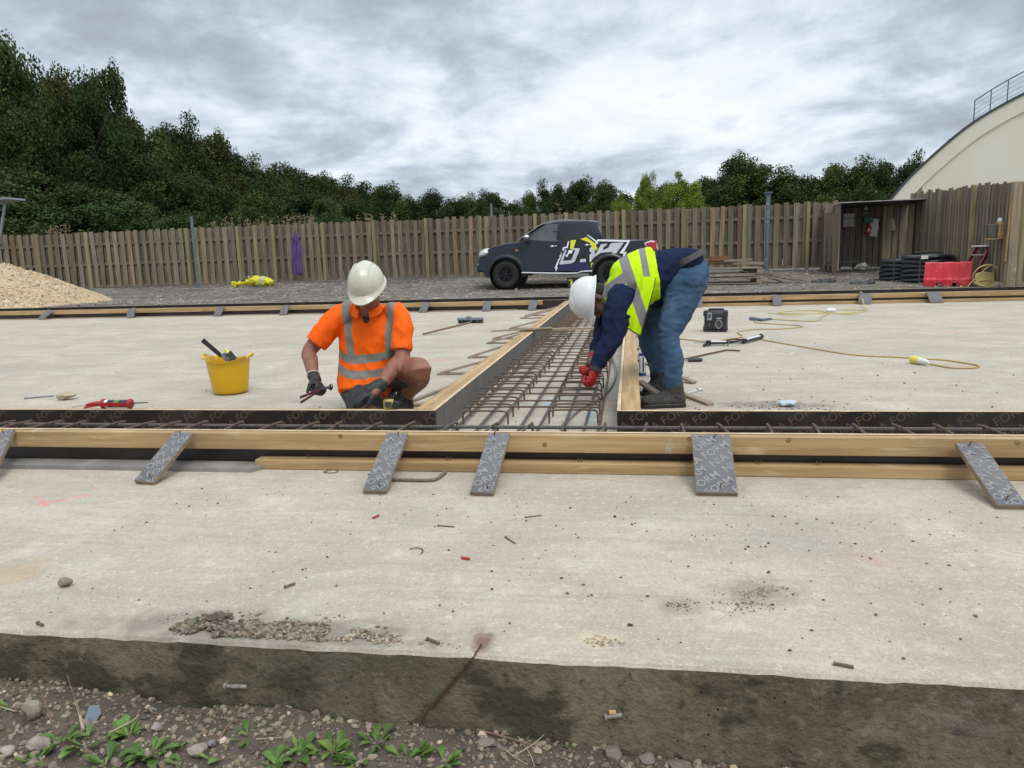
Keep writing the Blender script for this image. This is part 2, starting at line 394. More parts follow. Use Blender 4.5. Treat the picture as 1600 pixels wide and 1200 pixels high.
# ---------------------------------------------------------------- shared materials
PINE = (0.50, 0.34, 0.165); PINE2 = (0.31, 0.19, 0.08)
def pine(name, axis, c=PINE, c2=PINE2, tint=False):
    st = [26, 26, 26]; st[axis] = 1.1
    m = mat(name, c, c2, scale=1.0, detail=6, rough=.7, stretch=tuple(st), lo=.38, hi=.66, bump=.25, bscale=3, attr=tint)
    t = NT(m); s2 = [3.0]*3; s2[axis] = .8
    t.paint(t.range(t.noise(1.6, 4, tuple(s2)), .5, .72, 0, .45), (c2[0]*.72, c2[1]*.75, c2[2]*.9))
    kn = [2.2, 2.2, 2.2]; kn[axis] = 1.3
    d = t.vor(1.0, tuple(kn)); t.paint(t.m('MULTIPLY', t.step(d, .035, .012), .75), (.12, .06, .025))
    t.paint(t.m('MULTIPLY', t.range(t.noise(9, 7, loc=(4, 4, 4)), .60, .66, 0, .7), t.range(t.noise(2, 3, loc=(1, 7, 2)), .48, .58)), (.46, .43, .37)); t.paint(t.range(t.noise(1.2, 5, loc=(8, 1, 3)), .52, .7, 0, .35), (c2[0]*.6, c2[1]*.68, c2[2]*.85)); t.bump(t.noise(3, 5), .3, .01)
    return m
PX = pine('pine_along_x', 0); PY = pine('pine_along_y', 1)
POLD = pine('weathered_batten', 0, (.36, .28, .20), (.24, .18, .125))
PLYTOP = mat('ply_edge', (.72, .55, .36), (.5, .36, .22), scale=60, rough=.8, stretch=(.2, .2, 3))
def phen(name, c, c2, rough, spec=.5):
    m = mat(name, c, c2, scale=7, rough=rough, spec=spec, lo=.35, hi=.7, bump=.05, bscale=150, c3=(c[0]*1.5+.02, c[1]*1.5+.02, c[2]*1.5+.02), s3=3, lo3=.5, hi3=.75)
    return m
PH = phen('phenolic_film_dark', (.016, .012, .012), (.026, .017, .014), .34)
PHG = phen('phenolic_film_dusty', (.115, .113, .120), (.165, .16, .158), .62, .25)
PHL = mat('film_print_dark', (.080, .058, .042), (.115, .083, .055), scale=9, rough=.4)
PHGL = mat('film_print_dusty', (.215, .208, .20), (.29, .275, .25), scale=20, rough=.5)
PHS = mat('phenolic_film_sky_grey', (.10, .095, .09), (.15, .14, .13), scale=4, rough=.45, stretch=(12, 12, 1.2), c3=(.2, .19, .18), s3=2, lo3=.5, hi3=.75)  # dark film with the sky's grey reflection put into its colour
def steelmat(n, c, c2, sc_=30, r=.7, me=.3): return mat(n, c, c2, scale=sc_, rough=r, metal=me, lo=.35, hi=.6, bump=.3, bscale=200)
REB = steelmat('rusty_rebar', (.10, .062, .042), (.155, .105, .075)); REBG = steelmat('grey_rebar', (.09, .09, .093), (.14, .12, .105)); RUSTY = steelmat('rusty_brown_steel', (.20, .10, .05), (.09, .055, .04))
CHROME = mat('bright_metal', (.6, .6, .6), rough=.3, metal=.9); STEEL = mat('galvanised_steel', (.36, .38, .40), (.26, .28, .30), scale=9, rough=.5, metal=.6)
BLK = mat('black_plastic', (.017, .017, .018), (.028, .028, .03), scale=10, rough=.45); DGREY = mat('dark_grey_plastic', (.06, .06, .065), rough=.5); WHT = mat('white_plastic', (.72, .72, .70), rough=.45)
# ---------------------------------------------------------------- concrete
CON = mat('concrete_top', (.54, .468, .362), (.425, .366, .28), scale=1.7, detail=9, rough=.9, lo=.36, hi=.64, c3=(.62, .56, .45), s3=3.1, lo3=.54, hi3=.72, bump=.5, bscale=90, spec=.25)
t = NT(CON)
t.paint(t.range(t.noise(1, 7, (1.2, 16, 1), 1.2), .48, .72, 0, .6), (.33, .295, .24))
t.paint(t.range(t.noise(.8, 6, (2, 9, 1), 2.0, (5, 3, 0)), .56, .7, 0, .35), (.62, .60, .56))
t.paint(t.range(t.noise(.42, 5, (1, 1.6, 1), .5, (2, 9, 0)), .50, .66, 0, .45), (.33, .30, .25)); t.paint(t.range(t.noise(1.1, 8, (1, 1.6, 1), .3, (6, 2, 0)), .53, .64, 0, .4), (.34, .31, .26)); t.paint(t.range(t.noise(.9, 7, (1, 2.2, 1), .3, (1, 8, 0)), .55, .65, 0, .35), (.60, .55, .46))
t.paint(t.range(t.noise(170, 4), .50, .70, 0, .62), (.28, .25, .205)); t.paint(t.range(t.noise(75, 5, dist=.6, loc=(2, 6, 0)), .50, .70, 0, .5), (.32, .285, .23)); t.paint(t.range(t.noise(120, 4, loc=(5, 1, 0)), .54, .72, 0, .6), (.72, .67, .57)); t.paint(t.range(t.noise(60, 3), .66, .74, 0, .5), (.30, .27, .23))
t.paint(t.m('MULTIPLY', t.step(t.vor(16), .055, .02), t.range(t.noise(2.5, 3, loc=(7, 7, 0)), .54, .64, 0, .8)), (.16, .145, .125))
t.paint(t.range(t.noise(9, 8, dist=.8), .5, .68, 0, .38), (.37, .335, .275)); t.paint(t.range(t.noise(26, 6, dist=.5, loc=(3, 1, 0)), .54, .7, 0, .55), (.33, .30, .25)); t.paint(t.range(t.noise(34, 6, dist=.5, loc=(8, 1, 0)), .56, .7, 0, .5), (.66, .62, .54))
t.bump(t.noise(1, 8, (3, 60, 1), .8), .5, .004); t.bump(t.noise(35, 6), .6, .005)
def blot(t, p0, p1, hw, col, strength, sc_=28, soft=.02):      # a sprayed line on the ground
    d = (Vector(p1)-Vector(p0)); l = d.length; d.normalize(); n = Vector((-d.y, d.x, 0)); mid = (Vector(p0)+Vector(p1))/2
    a = t.m('MULTIPLY', t.step(t.m('ABSOLUTE', t.dot(n, mid)), hw, soft), t.step(t.m('ABSOLUTE', t.dot(d, mid)), l/2, soft*2))
    t.paint(t.m('MULTIPLY', a, t.range(t.noise(sc_, 5), .40, .62, .12, strength)), col)
PINK = (.78, .22, .20)
for a, b, hw, s_ in (((60, 789), (138, 773), .011, 1.0), ((56, 776), (74, 791), .011, 1.0), ((1335, 868), (1390, 882), .03, .28), ((560, 563), (700, 563), .09, .28), ((1480, 519), (1515, 519), .05, .4), ((575, 480), (600, 480), .1, .2)):
    blot(t, G(*a), G(*b), hw, PINK, s_, soft=.006 if hw < .02 else .03)
for a, b in (((916, 663), (925, 640)), ((850, 634), (866, 622))): blot(t, G(*a), G(*b), .022, (.25, .52, .72), .8)
for a, b in (((480, 575), (740, 572)), ((1100, 508), (1150, 509)), ((1290, 620), (1600, 622))): blot(t, G(*a), G(*b), .004, (.2, .18, .15), .8, 9, .002)
for (x, y, rx, ry, col, s_) in ((1180, 925, .12, .10, (.26, .21, .15), .6), (1065, 948, .07, .05, (.25, .22, .18), .5), (400, 985, .55, .10, (.22, .19, .15), .75), (1210, 633, .35, .14, (.16, .14, .12), .6), (940, 1000, .06, .05, (.6, .5, .33), .6), (700, 570, .5, .3, (.60, .48, .40), .2), (755, 1005, .03, .05, (.16, .07, .05), .8), (20, 895, .12, .12, (.45, .33, .2), .5)):
    p = G(x, y); n = t.t.nodes.new('ShaderNodeVectorMath'); n.operation = 'SUBTRACT'; t.t.links.new(t.co, n.inputs[0]); n.inputs[1].default_value = p
    n2_ = t.t.nodes.new('ShaderNodeVectorMath'); n2_.operation = 'DIVIDE'; t.t.links.new(n.outputs[0], n2_.inputs[0]); n2_.inputs[1].default_value = (rx, ry, 1)
    n3_ = t.t.nodes.new('ShaderNodeVectorMath'); n3_.operation = 'LENGTH'; t.t.links.new(n2_.outputs[0], n3_.inputs[0])
    dd = t.m('ADD', n3_.outputs['Value'], t.range(t.noise(9, 6), .3, .7, -.5, .5)); t.paint(t.range(dd, .5, 1.15, s_, 0), col)
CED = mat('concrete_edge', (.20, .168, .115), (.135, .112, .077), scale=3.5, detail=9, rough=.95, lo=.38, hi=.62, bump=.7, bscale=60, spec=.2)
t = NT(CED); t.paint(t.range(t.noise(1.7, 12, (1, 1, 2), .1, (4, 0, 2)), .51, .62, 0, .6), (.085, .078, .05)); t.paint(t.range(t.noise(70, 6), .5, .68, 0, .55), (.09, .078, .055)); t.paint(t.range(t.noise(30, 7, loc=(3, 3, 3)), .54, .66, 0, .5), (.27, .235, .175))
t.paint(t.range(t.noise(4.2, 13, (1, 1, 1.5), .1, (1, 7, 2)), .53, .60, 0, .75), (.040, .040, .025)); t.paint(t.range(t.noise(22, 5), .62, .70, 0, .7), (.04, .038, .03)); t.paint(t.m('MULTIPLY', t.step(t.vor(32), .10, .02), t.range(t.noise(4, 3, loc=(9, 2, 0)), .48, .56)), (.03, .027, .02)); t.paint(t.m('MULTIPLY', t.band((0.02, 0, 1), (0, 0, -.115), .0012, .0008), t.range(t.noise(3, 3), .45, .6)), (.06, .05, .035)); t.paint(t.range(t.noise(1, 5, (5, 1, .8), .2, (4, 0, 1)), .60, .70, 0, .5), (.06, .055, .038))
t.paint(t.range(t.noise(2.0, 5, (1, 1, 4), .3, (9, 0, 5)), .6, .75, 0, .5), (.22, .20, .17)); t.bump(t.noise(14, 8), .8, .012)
P0 = W(752, 1022, 1.645); P1 = W(645, 1135, 1.645); d = (P1-P0); n_ = Vector((-d.z, 0, d.x)).normalized()
t.paint(t.m('MULTIPLY', t.step(t.m('ADD', t.m('ABSOLUTE', t.dot(n_, P0)), t.range(t.noise(40, 4), .3, .7, -.008, .008)), .007, .006), .6), (.07, .042, .028))
mb = MB(); xs = [-40, -20, -10, -5]+[-5+.04*i for i in range(1, 250)]+[5, 10, 20, 40]
def edge(x): return 1.65+.007*noise.noise(Vector((x*3, 0, 0)))+.004*noise.noise(Vector((x*14, 5, 0)))+.006*max(0, noise.noise(Vector((x*9, 9, 1)))-.25)*4
r0 = [(x, edge(x)-.001, -.6) for x in xs]; r1 = [(x, edge(x)-.002, -.010-.004*noise.noise(Vector((x*17, 2, 2)))) for x in xs]; r2_ = [(x, edge(x)+.005, -.002) for x in xs]; r3 = [(x, edge(x)+.016, 0) for x in xs]; r4 = [(x, 13.55, 0) for x in xs]; r5 = [(x, 13.55, -.6) for x in xs]
n = len(xs); mb.v = r0+r1+r2_+r3+r4+r5
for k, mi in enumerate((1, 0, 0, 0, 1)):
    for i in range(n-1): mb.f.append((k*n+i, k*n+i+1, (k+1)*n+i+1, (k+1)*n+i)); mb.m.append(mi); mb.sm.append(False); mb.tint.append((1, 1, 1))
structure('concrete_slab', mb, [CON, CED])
# ---------------------------------------------------------------- ground: one sheet to the horizon, gravel
GRV = mat('gravel_ground', (.20, .175, .145), (.145, .126, .105), scale=.9, detail=8, rough=.95, lo=.36, hi=.64, bump=1.0, bscale=26, spec=.2, c3=(.24, .22, .185), s3=.35, lo3=.5, hi3=.7)
t = NT(GRV); c = t.vor(9, out='Color'); s = t.t.nodes.new('ShaderNodeSeparateColor'); t.t.links.new(c, s.inputs[0]); t.paint(t.m('MULTIPLY', t.range(s.outputs[0], .84, .9), t.range(t.noise(1.2, 3), .4, .6, .2, .9)), (.40, .36, .30)); t.paint(t.range(s.outputs[1], .8, .9, 0, .8), (.06, .055, .05))
t.paint(t.range(t.noise(.5, 5, (1, 4, 1), .4, (3, 3, 0)), .52, .66, 0, .75), (.085, .077, .07)); t.bump(t.m('SUBTRACT', 1.0, t.vor(22)), .9, .03)
p = G(290, 462, .15)
xs = np.concatenate([[-500, -200, -90, -45], np.arange(-30, 22, .5), [25, 45, 90, 200, 500]]); ys = np.concatenate([[-30, -6, -2, 0, .8, 1.5, 1.66, 3, 8, 13.56], np.arange(13.7, 32, .35), [34, 40, 60, 120, 300, 900]])
def gh(x, y):
    if y < 13.57: return max(-.34, min(-.12, -.218-.045*x))-.035
    return gz(x, y)+(.035*noise.noise(Vector((x*.5, y*.5, 0)))+.02*noise.noise(Vector((x*1.7, y*1.7, 3))) if y < 33 else 0)*(1 if y > 14 else .3)
V = [(x, y, gh(x, y)) for y in ys for x in xs]; n = len(xs); F = [(j*n+i, j*n+i+1, (j+1)*n+i+1, (j+1)*n+i) for j in range(len(ys)-1) for i in range(n-1)]
mb = MB(); mb.add(V, F, 0, True); structure('ground', mb, GRV)
# front strip: soil with a crust of real stones
SOIL = mat('dark_soil', (.15, .118, .090), (.095, .08, .067), scale=14, rough=1, bump=1, bscale=60, spec=.1)
def fz(x, y): return max(-.30, min(-.10, -.222-.045*x))+.018*noise.noise(Vector((x*4, y*4, 0)))+.010*noise.noise(Vector((x*13, y*13, 4)))+.25*max(0, 1.22-y)*-.3
mb = MB(); xs = np.arange(-2.6, 1.9, .03); ys = np.arange(.5, 1.66, .03); n = len(xs)
mb.add([(x, y, fz(x, y)) for y in ys for x in xs], [(j*n+i, j*n+i+1, (j+1)*n+i+1, (j+1)*n+i) for j in range(len(ys)-1) for i in range(n-1)], 0, True)
structure('soil_verge', mb, SOIL)
STN = mat('gravel_stones', (.26, .215, .168), rough=.9, attr=True, bump=.4, bscale=150, spec=.25, c2=(.175, .15, .125), scale=30)
def tintrand(a=.45, b=1.5): k = random.uniform(a, b); return (k*random.uniform(.95, 1.1), k, k*random.uniform(.85, 1.0))
RK = [rock((0, 0, 0), 1, i+.37, .75) for i in range(14)]
def addrock(mb, c, r, flat=1.0, k=None):
    vs, fs = RK[random.randrange(14) if k is None else k]; a = random.uniform(0, 6.28); ca, sa = math.cos(a), math.sin(a); fx = random.uniform(.75, 1.3)
    mb.add([(c[0]+r*(v.x*fx*ca-v.y*sa), c[1]+r*(v.x*fx*sa+v.y*ca), c[2]+r*v.z*flat) for v in vs], fs, 0, False)
mb = MB()
for i in range(13000):
    x = random.uniform(-2.2, 1.35); y = random.uniform(1.02, 1.645); r = random.choice([.0025, .003, .0035, .0045, .005, .006, .0075, .010])*random.uniform(.7, 1.2)
    if random.random() < .02: r *= 1.7
    mb.ct = tintrand(); mb.ct = tuple(q*1.9 for q in mb.ct) if random.random() < .05 else mb.ct; addrock(mb, (x, y, fz(x, y)+r*.25), r)
structure('verge_gravel', mb, STN, kind='stuff')
# debris on the slab: grit, drifts
mb = MB()
def grit(n, f, rr, k=(.2, .8)):
    for _ in range(n): x, y = f(); r = random.choice(rr)*random.uniform(.6, 1.3); mb.ct = tintrand(*k); addrock(mb, (x, y, r*.35), r, .8)
grit(420, lambda: (random.uniform(-1.9, 1.5), random.uniform(1.72, 2.95)), (.0015, .002, .003, .0045))
grit(40, lambda: (random.gauss(.35, .5), random.uniform(1.8, 2.7)), (.004, .006))
grit(420, lambda: (random.uniform(-5, 4.5), random.uniform(4, 9)), (.002, .003, .005), (.15, .6))
grit(420, lambda: (random.gauss(.95, .3), random.gauss(4.6, .22)), (.002, .003, .005), (.15, .6))
grit(60, lambda: (random.uniform(.5, 3), random.uniform(4.2, 6.5)), (.004, .007), (.12, .4))
structure('scattered_grit', mb, STN, kind='stuff')
mb = MB()
def drift(px, py, rx, ry, n, k=(.5, 1.6), h=.012, rr=(.003, .0045, .006, .009)):
    c = G(px, py)
    for _ in range(n):
        a = random.uniform(0, 6.28); q = random.random()**.7; x = c.x+rx*q*math.cos(a); y = c.y+ry*q*math.sin(a)
        if y < 1.668: continue
        if noise.noise(Vector((x*14, y*22, 2))) < -.12+.25*q-.2: continue
        r = random.choice(rr)*random.uniform(.6, 1.3); mb.ct = tintrand(*k); addrock(mb, (x, y, r*.3+h*(1-q)**.6*random.uniform(.2, 1)*(.6+.6*noise.noise(Vector((x*9, y*9, 5))))), r, .75)
drift(350, 985, .15, .05, 2000, (.3, 1.3), .018, (.0015, .002, .003, .004, .0075)); drift(450, 986, .24, .05, 2600, (.35, 1.6), .010, (.0015, .002, .003, .004, .006)); drift(565, 998, .18, .032, 420, (.8, 2.1), .005, (.002, .003, .004, .006)); drift(420, 975, .34, .075, 260, (.3, 1.2), .002, (.002, .003, .005)); drift(330, 975, .10, .05, 90, (.3, .9), .02, (.009, .012))
drift(1195, 925, .09, .05, 200, (.7, 1.9), .003, (.002, .003)); drift(1165, 945, .11, .08, 130, (.4, 1.5), .002, (.002, .003)); drift(1068, 945, .05, .035, 100, (.4, 1.4), .003, (.002, .003)); drift(945, 1003, .05, .035, 110, (1.1, 2.6), .003, (.002, .003, .004))
drift(500, 1012, .03, .02, 20, (.8, 2)); drift(690, 1010, .05, .02, 35, (.8, 2), 0, (.002, .003))
structure('gravel_drift', mb, STN, kind='stuff')
# ---------------------------------------------------------------- formwork
H = .17
def printface(mb, x0, x1, y, z0, z1, size=.062, n=1, seed=0, xdir=1, out=-1):
    """diagonal FORM print on a vertical film face standing along x (facing out*y)"""
    a = math.radians(32); rd = Vector((math.cos(a)*xdir, 0, math.sin(a))); up = Vector((-math.sin(a)*xdir, 0, math.cos(a)))
    clip = [(Vector((x0, 0, 0)), Vector((1, 0, 0))), (Vector((x1, 0, 0)), Vector((-1, 0, 0))), (Vector((0, 0, z0+.003)), Vector((0, 0, 1))), (Vector((0, 0, z1-.004)), Vector((0, 0, -1)))]
    x = x0-.6; k = 0
    while x < x1+.1:
        addtext(mb, 'NIA FORM  NIA FORM', (x, y+out*.0012, z0-.14), rd, up, size, 1, .006, clip=clip); x += .155 if k % 4 else .30; k += 1
def splitx(xa, xb, seg):      # board joints
    out = []; x = xa
    while x < xb-.01: out.append((x, min(x+seg, xb))); x += seg
    return out
def longrun(name, label, x0, x1, y, side, rail_label=None):
    """plywood shutter along x: film face at y looking to side; returns nothing"""
    mb = MB(); mb.rect(x0, x1, y, y-side*.018, .001, H, 0)
    if abs(y) < 5: printface(mb, max(x0, -4.2), min(x1, 3.6), y, 0, H, out=side)
    ob = solo(name, mb, [PH, PHL], label, 'plywood board', loc=((x0+x1)/2, y, 0)); return ob
def topedge(name, x0, x1, y0, y1, parent): pass
def plyboard(label, x0, x1, ya, yb, face, group=None, zt=H):
    """ply shutter occupying ya..yb, printed film on the side `face` (-1 camera side, +1 far side); pale top edge is its own part"""
    T = thing('plywood_shutter', label, 'plywood board', ((x0+x1)/2, (ya+yb)/2, 0), group=group)
    mb = MB(); mb.rect(x0, x1, ya, yb, .001, zt-.002, 0)
    if face and abs(ya) < 5: printface(mb, max(x0, -4.2), min(x1, 3.8), ya if face < 0 else yb, 0, zt, out=face)
    part('film_board', mb, [PH, PHL], T, world=True)
    mb = MB(); mb.rect(x0, x1, ya, yb, zt-.002, zt, 0); part('top_edge', mb, PLYTOP, T, world=True); return T
plyboard('long dark plywood shutter behind the nearest timber rail', -9, 9, 3.27, 3.288, 0)
def timber(label, x0, x1, ya, yb, za, zb, cat='timber rail', name='timber_rail', group=None, m=None, bev=.003, axis=0, tilt=0):
    c = Vector(((x0+x1)/2, (ya+yb)/2, za)); mb = MB(); mb.rect(x0, x1, ya, yb, za, zb)
    return solo(name, mb, m or (PX if axis == 0 else PY), label, cat, loc=c, group=group, bevel=bev)
timber('long pine rail along the top of the nearest shutter', -9, 9, 3.224, 3.2695, .088, H-.003)
timber('lower pine sole timber lying on the slab under the nearest rail', G(405, 730).x, 9, 3.195, 3.2685, .001, .047, 'timber')
mb = MB(); p = G(402, 733); mb.prism([(-9, 3.135), (p.x, 3.14), (p.x+.03, 3.19), (p.x+.01, 3.262), (-9, 3.262)], 2, .001, .019)
solo('plywood_offcut', mb, [mat('dull_grey_film', (.20, .19, .175), (.26, .245, .22), scale=5, rough=.6, c3=(.36, .34, .3), s3=4, lo3=.52, hi3=.7)], 'flat grey plywood strip on the slab left of the pine sole timber', 'plywood strip', loc=(-4, 3.2, 0))
# far side of the near trench, with the opening of the long trench between
XL, XR = -1.015, -.070
plyboard('dark film-faced shutter with printed letters in front of the kneeling worker', -9.5, XL-.0005, 3.75, 3.768, -1)
plyboard('dark film-faced shutter with printed letters in front of the standing worker', XR+.0005, 9.5, 3.75, 3.768, -1)
timber('pine timber edge behind the shutter in front of the kneeling worker', -9.5, XL-.13, 3.7685, 3.806, .09, H-.004, axis=0)
timber('pine timber edge behind the shutter in front of the standing worker', XR+.13, 9.5, 3.7685, 3.785, .09, H-.004, axis=0)
def sideboard(label, x, sgn, ya, yb):
    T = thing('plywood_shutter', label, 'plywood board', (x, (ya+yb)/2, 0)); mb = MB(); mb.rect(x, x+sgn*.018, ya, yb, .001, H-.002); part('film_board', mb, PHS, T, world=True)
    mb = MB(); mb.rect(x, x+sgn*.018, ya, yb, H-.002, H); part('top_edge', mb, PLYTOP, T, world=True)
sideboard('grey plywood side of the long trench, near left length', XL, -1, 3.7695, 7.80); sideboard('grey plywood side of the long trench, far left length', XL, -1, 7.81, 13.2)
sideboard('plywood side of the long trench beside the standing worker', XR, 1, 3.7695, 13.2)
for lab, x0, x1, ya, yb in (('flat pine capping along the left of the rebar trench, near length', XL-.019, XL-.119, 3.80, 7.80), ('flat pine capping along the left of the rebar trench, far length', XL-.019, XL-.119, 7.81, 13.2), ('flat pine capping right of the trench by the black boot', XR+.019, XR+.119, 3.786, 13.2)):
    timber(lab, x0, x1, ya, yb, H-.046, H-.001, 'timber capping', 'timber_capping', axis=1)
# far trench
plyboard('dark film-faced shutter of the far form on the left', -30, XL-.1, 13.55, 13.568, 0); plyboard('dark film-faced shutter of the far form on the right', XR+.2, 30, 13.55, 13.568, 0)
plyboard('far outer shutter in front of the gravel yard', -30, 30, 14.0, 14.018, -1, zt=H+.035)
timber('far pine rail on the left beyond the broom', -30, G(842, 472, .17).x, 13.504, 13.549, .088, H-.003); timber('far pine rail on the right beyond the radio', .6, 30, 13.504, 13.549, .088, H-.003)
timber('far pine sole timber on the right beyond the radio', .5, 30, 13.47, 13.548, .001, .05, 'timber'); mb = MB()
timber('grey far sole board on the left beyond the broom', -30, XL-1.0, 13.47, 13.548, .001, .016, 'timber', m=POLD)
TF = NT(PX)
for kx, ky in ((851, 695), (1077, 686), (1232, 688), (532, 682), (1590, 692)):
    kp = W(kx, ky, 3.224)-Vector((0, 3.247, .088)); a_ = TF.t.nodes.new('ShaderNodeVectorMath'); a_.operation = 'DISTANCE'; TF.t.links.new(TF.co, a_.inputs[0]); a_.inputs[1].default_value = kp
    dk = TF.m('ADD', a_.outputs['Value'], TF.range(TF.noise(90, 3), .3, .7, -.002, .002)); TF.paint(TF.m('MULTIPLY', TF.step(dk, .011, .0015), .8), (.10, .05, .02)); TF.paint(TF.m('MULTIPLY', TF.step(dk, .0075, .001), .7), (.26, .15, .07))
TF.paint(TF.range(TF.noise(1, 7, (1.4, 60, 60), .6), .50, .66, 0, .55), (.30, .18, .07)); TF.paint(TF.range(TF.noise(6, 6, (.5, 1, 3), .5), .58, .68, 0, .4), (.66, .52, .32))
# rakers
def raker(top, foot, wd, label, fm=PHG, lm=PHGL, letters=True, th=.018, group='plywood struts propping the near rail', flip=0):
    T = thing('plywood_strut', label, 'plywood strut', foot, group=group); top, foot = Vector(top), Vector(foot)
    d = (top-foot); l = d.length; d.normalize(); s = Vector((1, 0, 0)); s = (s-d*s.dot(d)).normalized(); n = s.cross(d).normalized()
    if n.z < 0: n = -n
    o = foot+n*(th/2+.001); p = top+n*(th/2)
    mb = MB(); mb.beam(o, p, wd, th, up=n)
    mb2 = MB(); mb2.beam(o+n*th*.5+d*.002, p+n*th*.5-d*.002, wd-.003, .0012, up=n, mi=0)
    if letters:
        u = s.cross(n) if s.cross(n).dot(d) > 0 else -s.cross(n); a = math.radians(38); rd = s*math.cos(a)+u*math.sin(a); ud = -s*math.sin(a)+u*math.cos(a)
        cl = [(o-s*(wd/2-.002), s), (o+s*(wd/2-.002), -s), (o+u*.004, u), (o+u*(l-.004), -u)]
        k = random.uniform(-.05, 0)
        for j in range(-3, 7): addtext(mb2, 'NIA FORM  NIA FORM', o+n*(th*.5+.0012)-s*(wd*.5+.03+.05*(j % 3))+u*(k+j*.066-.03-.039*(j % 3)), rd, ud, .050, 1, .010, clip=cl)
    part('plywood_core', mb, POLD2, T, world=True); part('printed_film', mb2, [fm, lm], T, world=True)
    for q, sgn in ((o+d*.03, 1), (p-d*.02, 1)):
        mb = MB(); e = q+n*th*.5+s*random.uniform(-.02, .02); mb.tube([e-n*.004, e+n*.012, e+n*.02+s*.004], .0022, 6); mb.lathe([(.0001, .0), (.005, .001), (.0001, .003)], e+n*.02+s*.004, 8, axis=n)
        part('screw', mb, RUSTY, T, world=True)
    return T
POLD2 = mat('strut_edge_ply', (.30, .22, .15), (.18, .13, .09), scale=50, rough=.85, stretch=(.3, .3, 4))
RZ = .168; A = lambda px, py: G(px, py, 0)
def mid(a, b): return (a+b)/2
for tp, ft, wd, lab in (((8, 678), (-30, 760), .10, 'leftmost near strut, cut off by the edge of view, leaning left from the rail'),
    ((290, 679), (227, 757), .10, 'grey printed plywood strut leaning left below the caulking gun'),
    ((622, 681), (586, 772), .10, 'printed strut below the kneeling worker with brown end and bent rebar behind'),
    ((781, 681), (753, 775), .096, 'printed strut left of the middle with a black end'),
    ((1110, 684), (1120, 775), .158, 'widest strut, boldly lettered, in front of the standing worker'),
    ((1512, 698), (1580, 796), .10, 'dark strut at the far right leaning right with a muddy top')):
    r = raker(W(tp[0], tp[1], 3.205), A(*ft), wd, lab)
for a, b in (((72, 489), (68, 499)), ((202, 488), (186, 499)), ((342, 485), (328, 497)), ((442, 483), (432, 495)), ((666, 478), (654, 491)), ((765, 475), (756, 489)), ((835, 473), (828, 487)), ((1088, 468), (1095, 487)), ((1216, 465), (1222, 482)), ((1354, 460), (1365, 480)), ((1458, 458), (1470, 476))): pass
FAR = [((80, 488), (62, 500), 'first from the left'), ((206, 487), (183, 500), 'second from the left'), ((346, 484), (324, 497), 'third from the left'), ((447, 481), (430, 495), 'above the yellow tub'),
    ((667, 477), (652, 491), 'just left of the broom'), ((763, 475), (754, 489), 'above the broom head'), ((835, 473), (828, 487), 'near the trench left side'),
    ((1092, 467), (1096, 486), 'right behind the radio'), ((1214, 465), (1224, 482), 'right of the radio'), ((1352, 460), (1366, 479), 'with yellow cable looped on it'), ((1457, 458), (1472, 475), 'last on the right')]
for i, (a, b, l_) in enumerate(FAR):
    f_ = G(*b); f_.y = 13.28; tp = W(*a, 13.49); tp.z = .165; raker(tp, f_, .14 if i < 9 else .2, 'short grey strut on the far form, '+l_, letters=False, group='short struts on the far form')
# angled battens bracing the left and right side of the long trench
def batten(p0, p1, label, wd=.045, th=.018, m=POLD, group='battens bracing the trench sides'):
    mb = MB(); mb.beam(p0, p1, wd, th); return solo('bracing_batten', mb, m, label, 'batten', loc=p0, group=group, bevel=.0015)
for i, (a, b, l_) in enumerate([((632, 634), (705, 598), 'nearest, behind the tape measure'), ((688, 585), (763, 561), 'second from the near end'), ((735, 559), (800, 536), 'third from the near end'), ((763, 537), (812, 519), 'fourth, short and dark'), ((772, 530), (822, 514), 'fifth, close behind the fourth'), ((798, 514), (845, 499), 'sixth along the trench'), ((815, 498), (866, 482), 'seventh along the trench'), ((822, 494), (872, 478), 'farthest from the camera')]):
    p = G(*a); p.z = .012; q = G(*b, .12); q.x = XL-.125; batten(p, q, 'thin brown batten leaning on the left trench board, '+l_)
    mb = MB(); p2 = p+Vector((-.02, -.02, -.003)); q2 = Vector((XL-.13, p.y+.02, .009)); mb.beam(p2, q2, .05, .012); solo('ground_batten', mb, POLD, 'flat dark batten on the slab under the bracing batten, '+l_, 'batten', loc=p2, group='flat battens left of the trench')
for a, b, l_ in (((1052, 634), (998, 596), 'nearest, running behind the near boot'), ((1085, 600), (998, 562), 'behind both boots'), ((1038, 560), (998, 545), 'behind the far leg'), ((1040, 537), (996, 525), 'above the cartridge')):
    p = G(*a); p.z = .012; q = G(*b, .12); q.x = XR+.125; batten(p, q, 'brown batten leaning on the right trench board, '+l_, .05)
p = G(1110, 634); batten(p+Vector((0, 0, .01)), G(1060, 615)+Vector((0, 0, .01)), 'loose batten on the slab behind the near boot heel', .05)
mb = MB(); a = G(812, 516, H+.012); b = G(960, 512, H+.012); mb.beam(a, b, .07, .022); mb.beam(a+Vector((-.3, -.05, .0)), a+Vector((.35, 0, .02)), .05, .016)
solo('cross_batten', mb, POLD, 'batten laid across the rebar trench between its sides', 'batten', loc=a)
mb = MB(); mb.box(G(1017, 560)+Vector((0, .1, .115)), (.2, .05, .23), (.1, 0, .1)); solo('wooden_block', mb, mat('brown_board', (.25, .16, .10), (.2, .13, .08), scale=6, rough=.8), 'brown upright board on the slab behind the workers far leg', 'board', loc=G(1017, 560), bevel=.002)
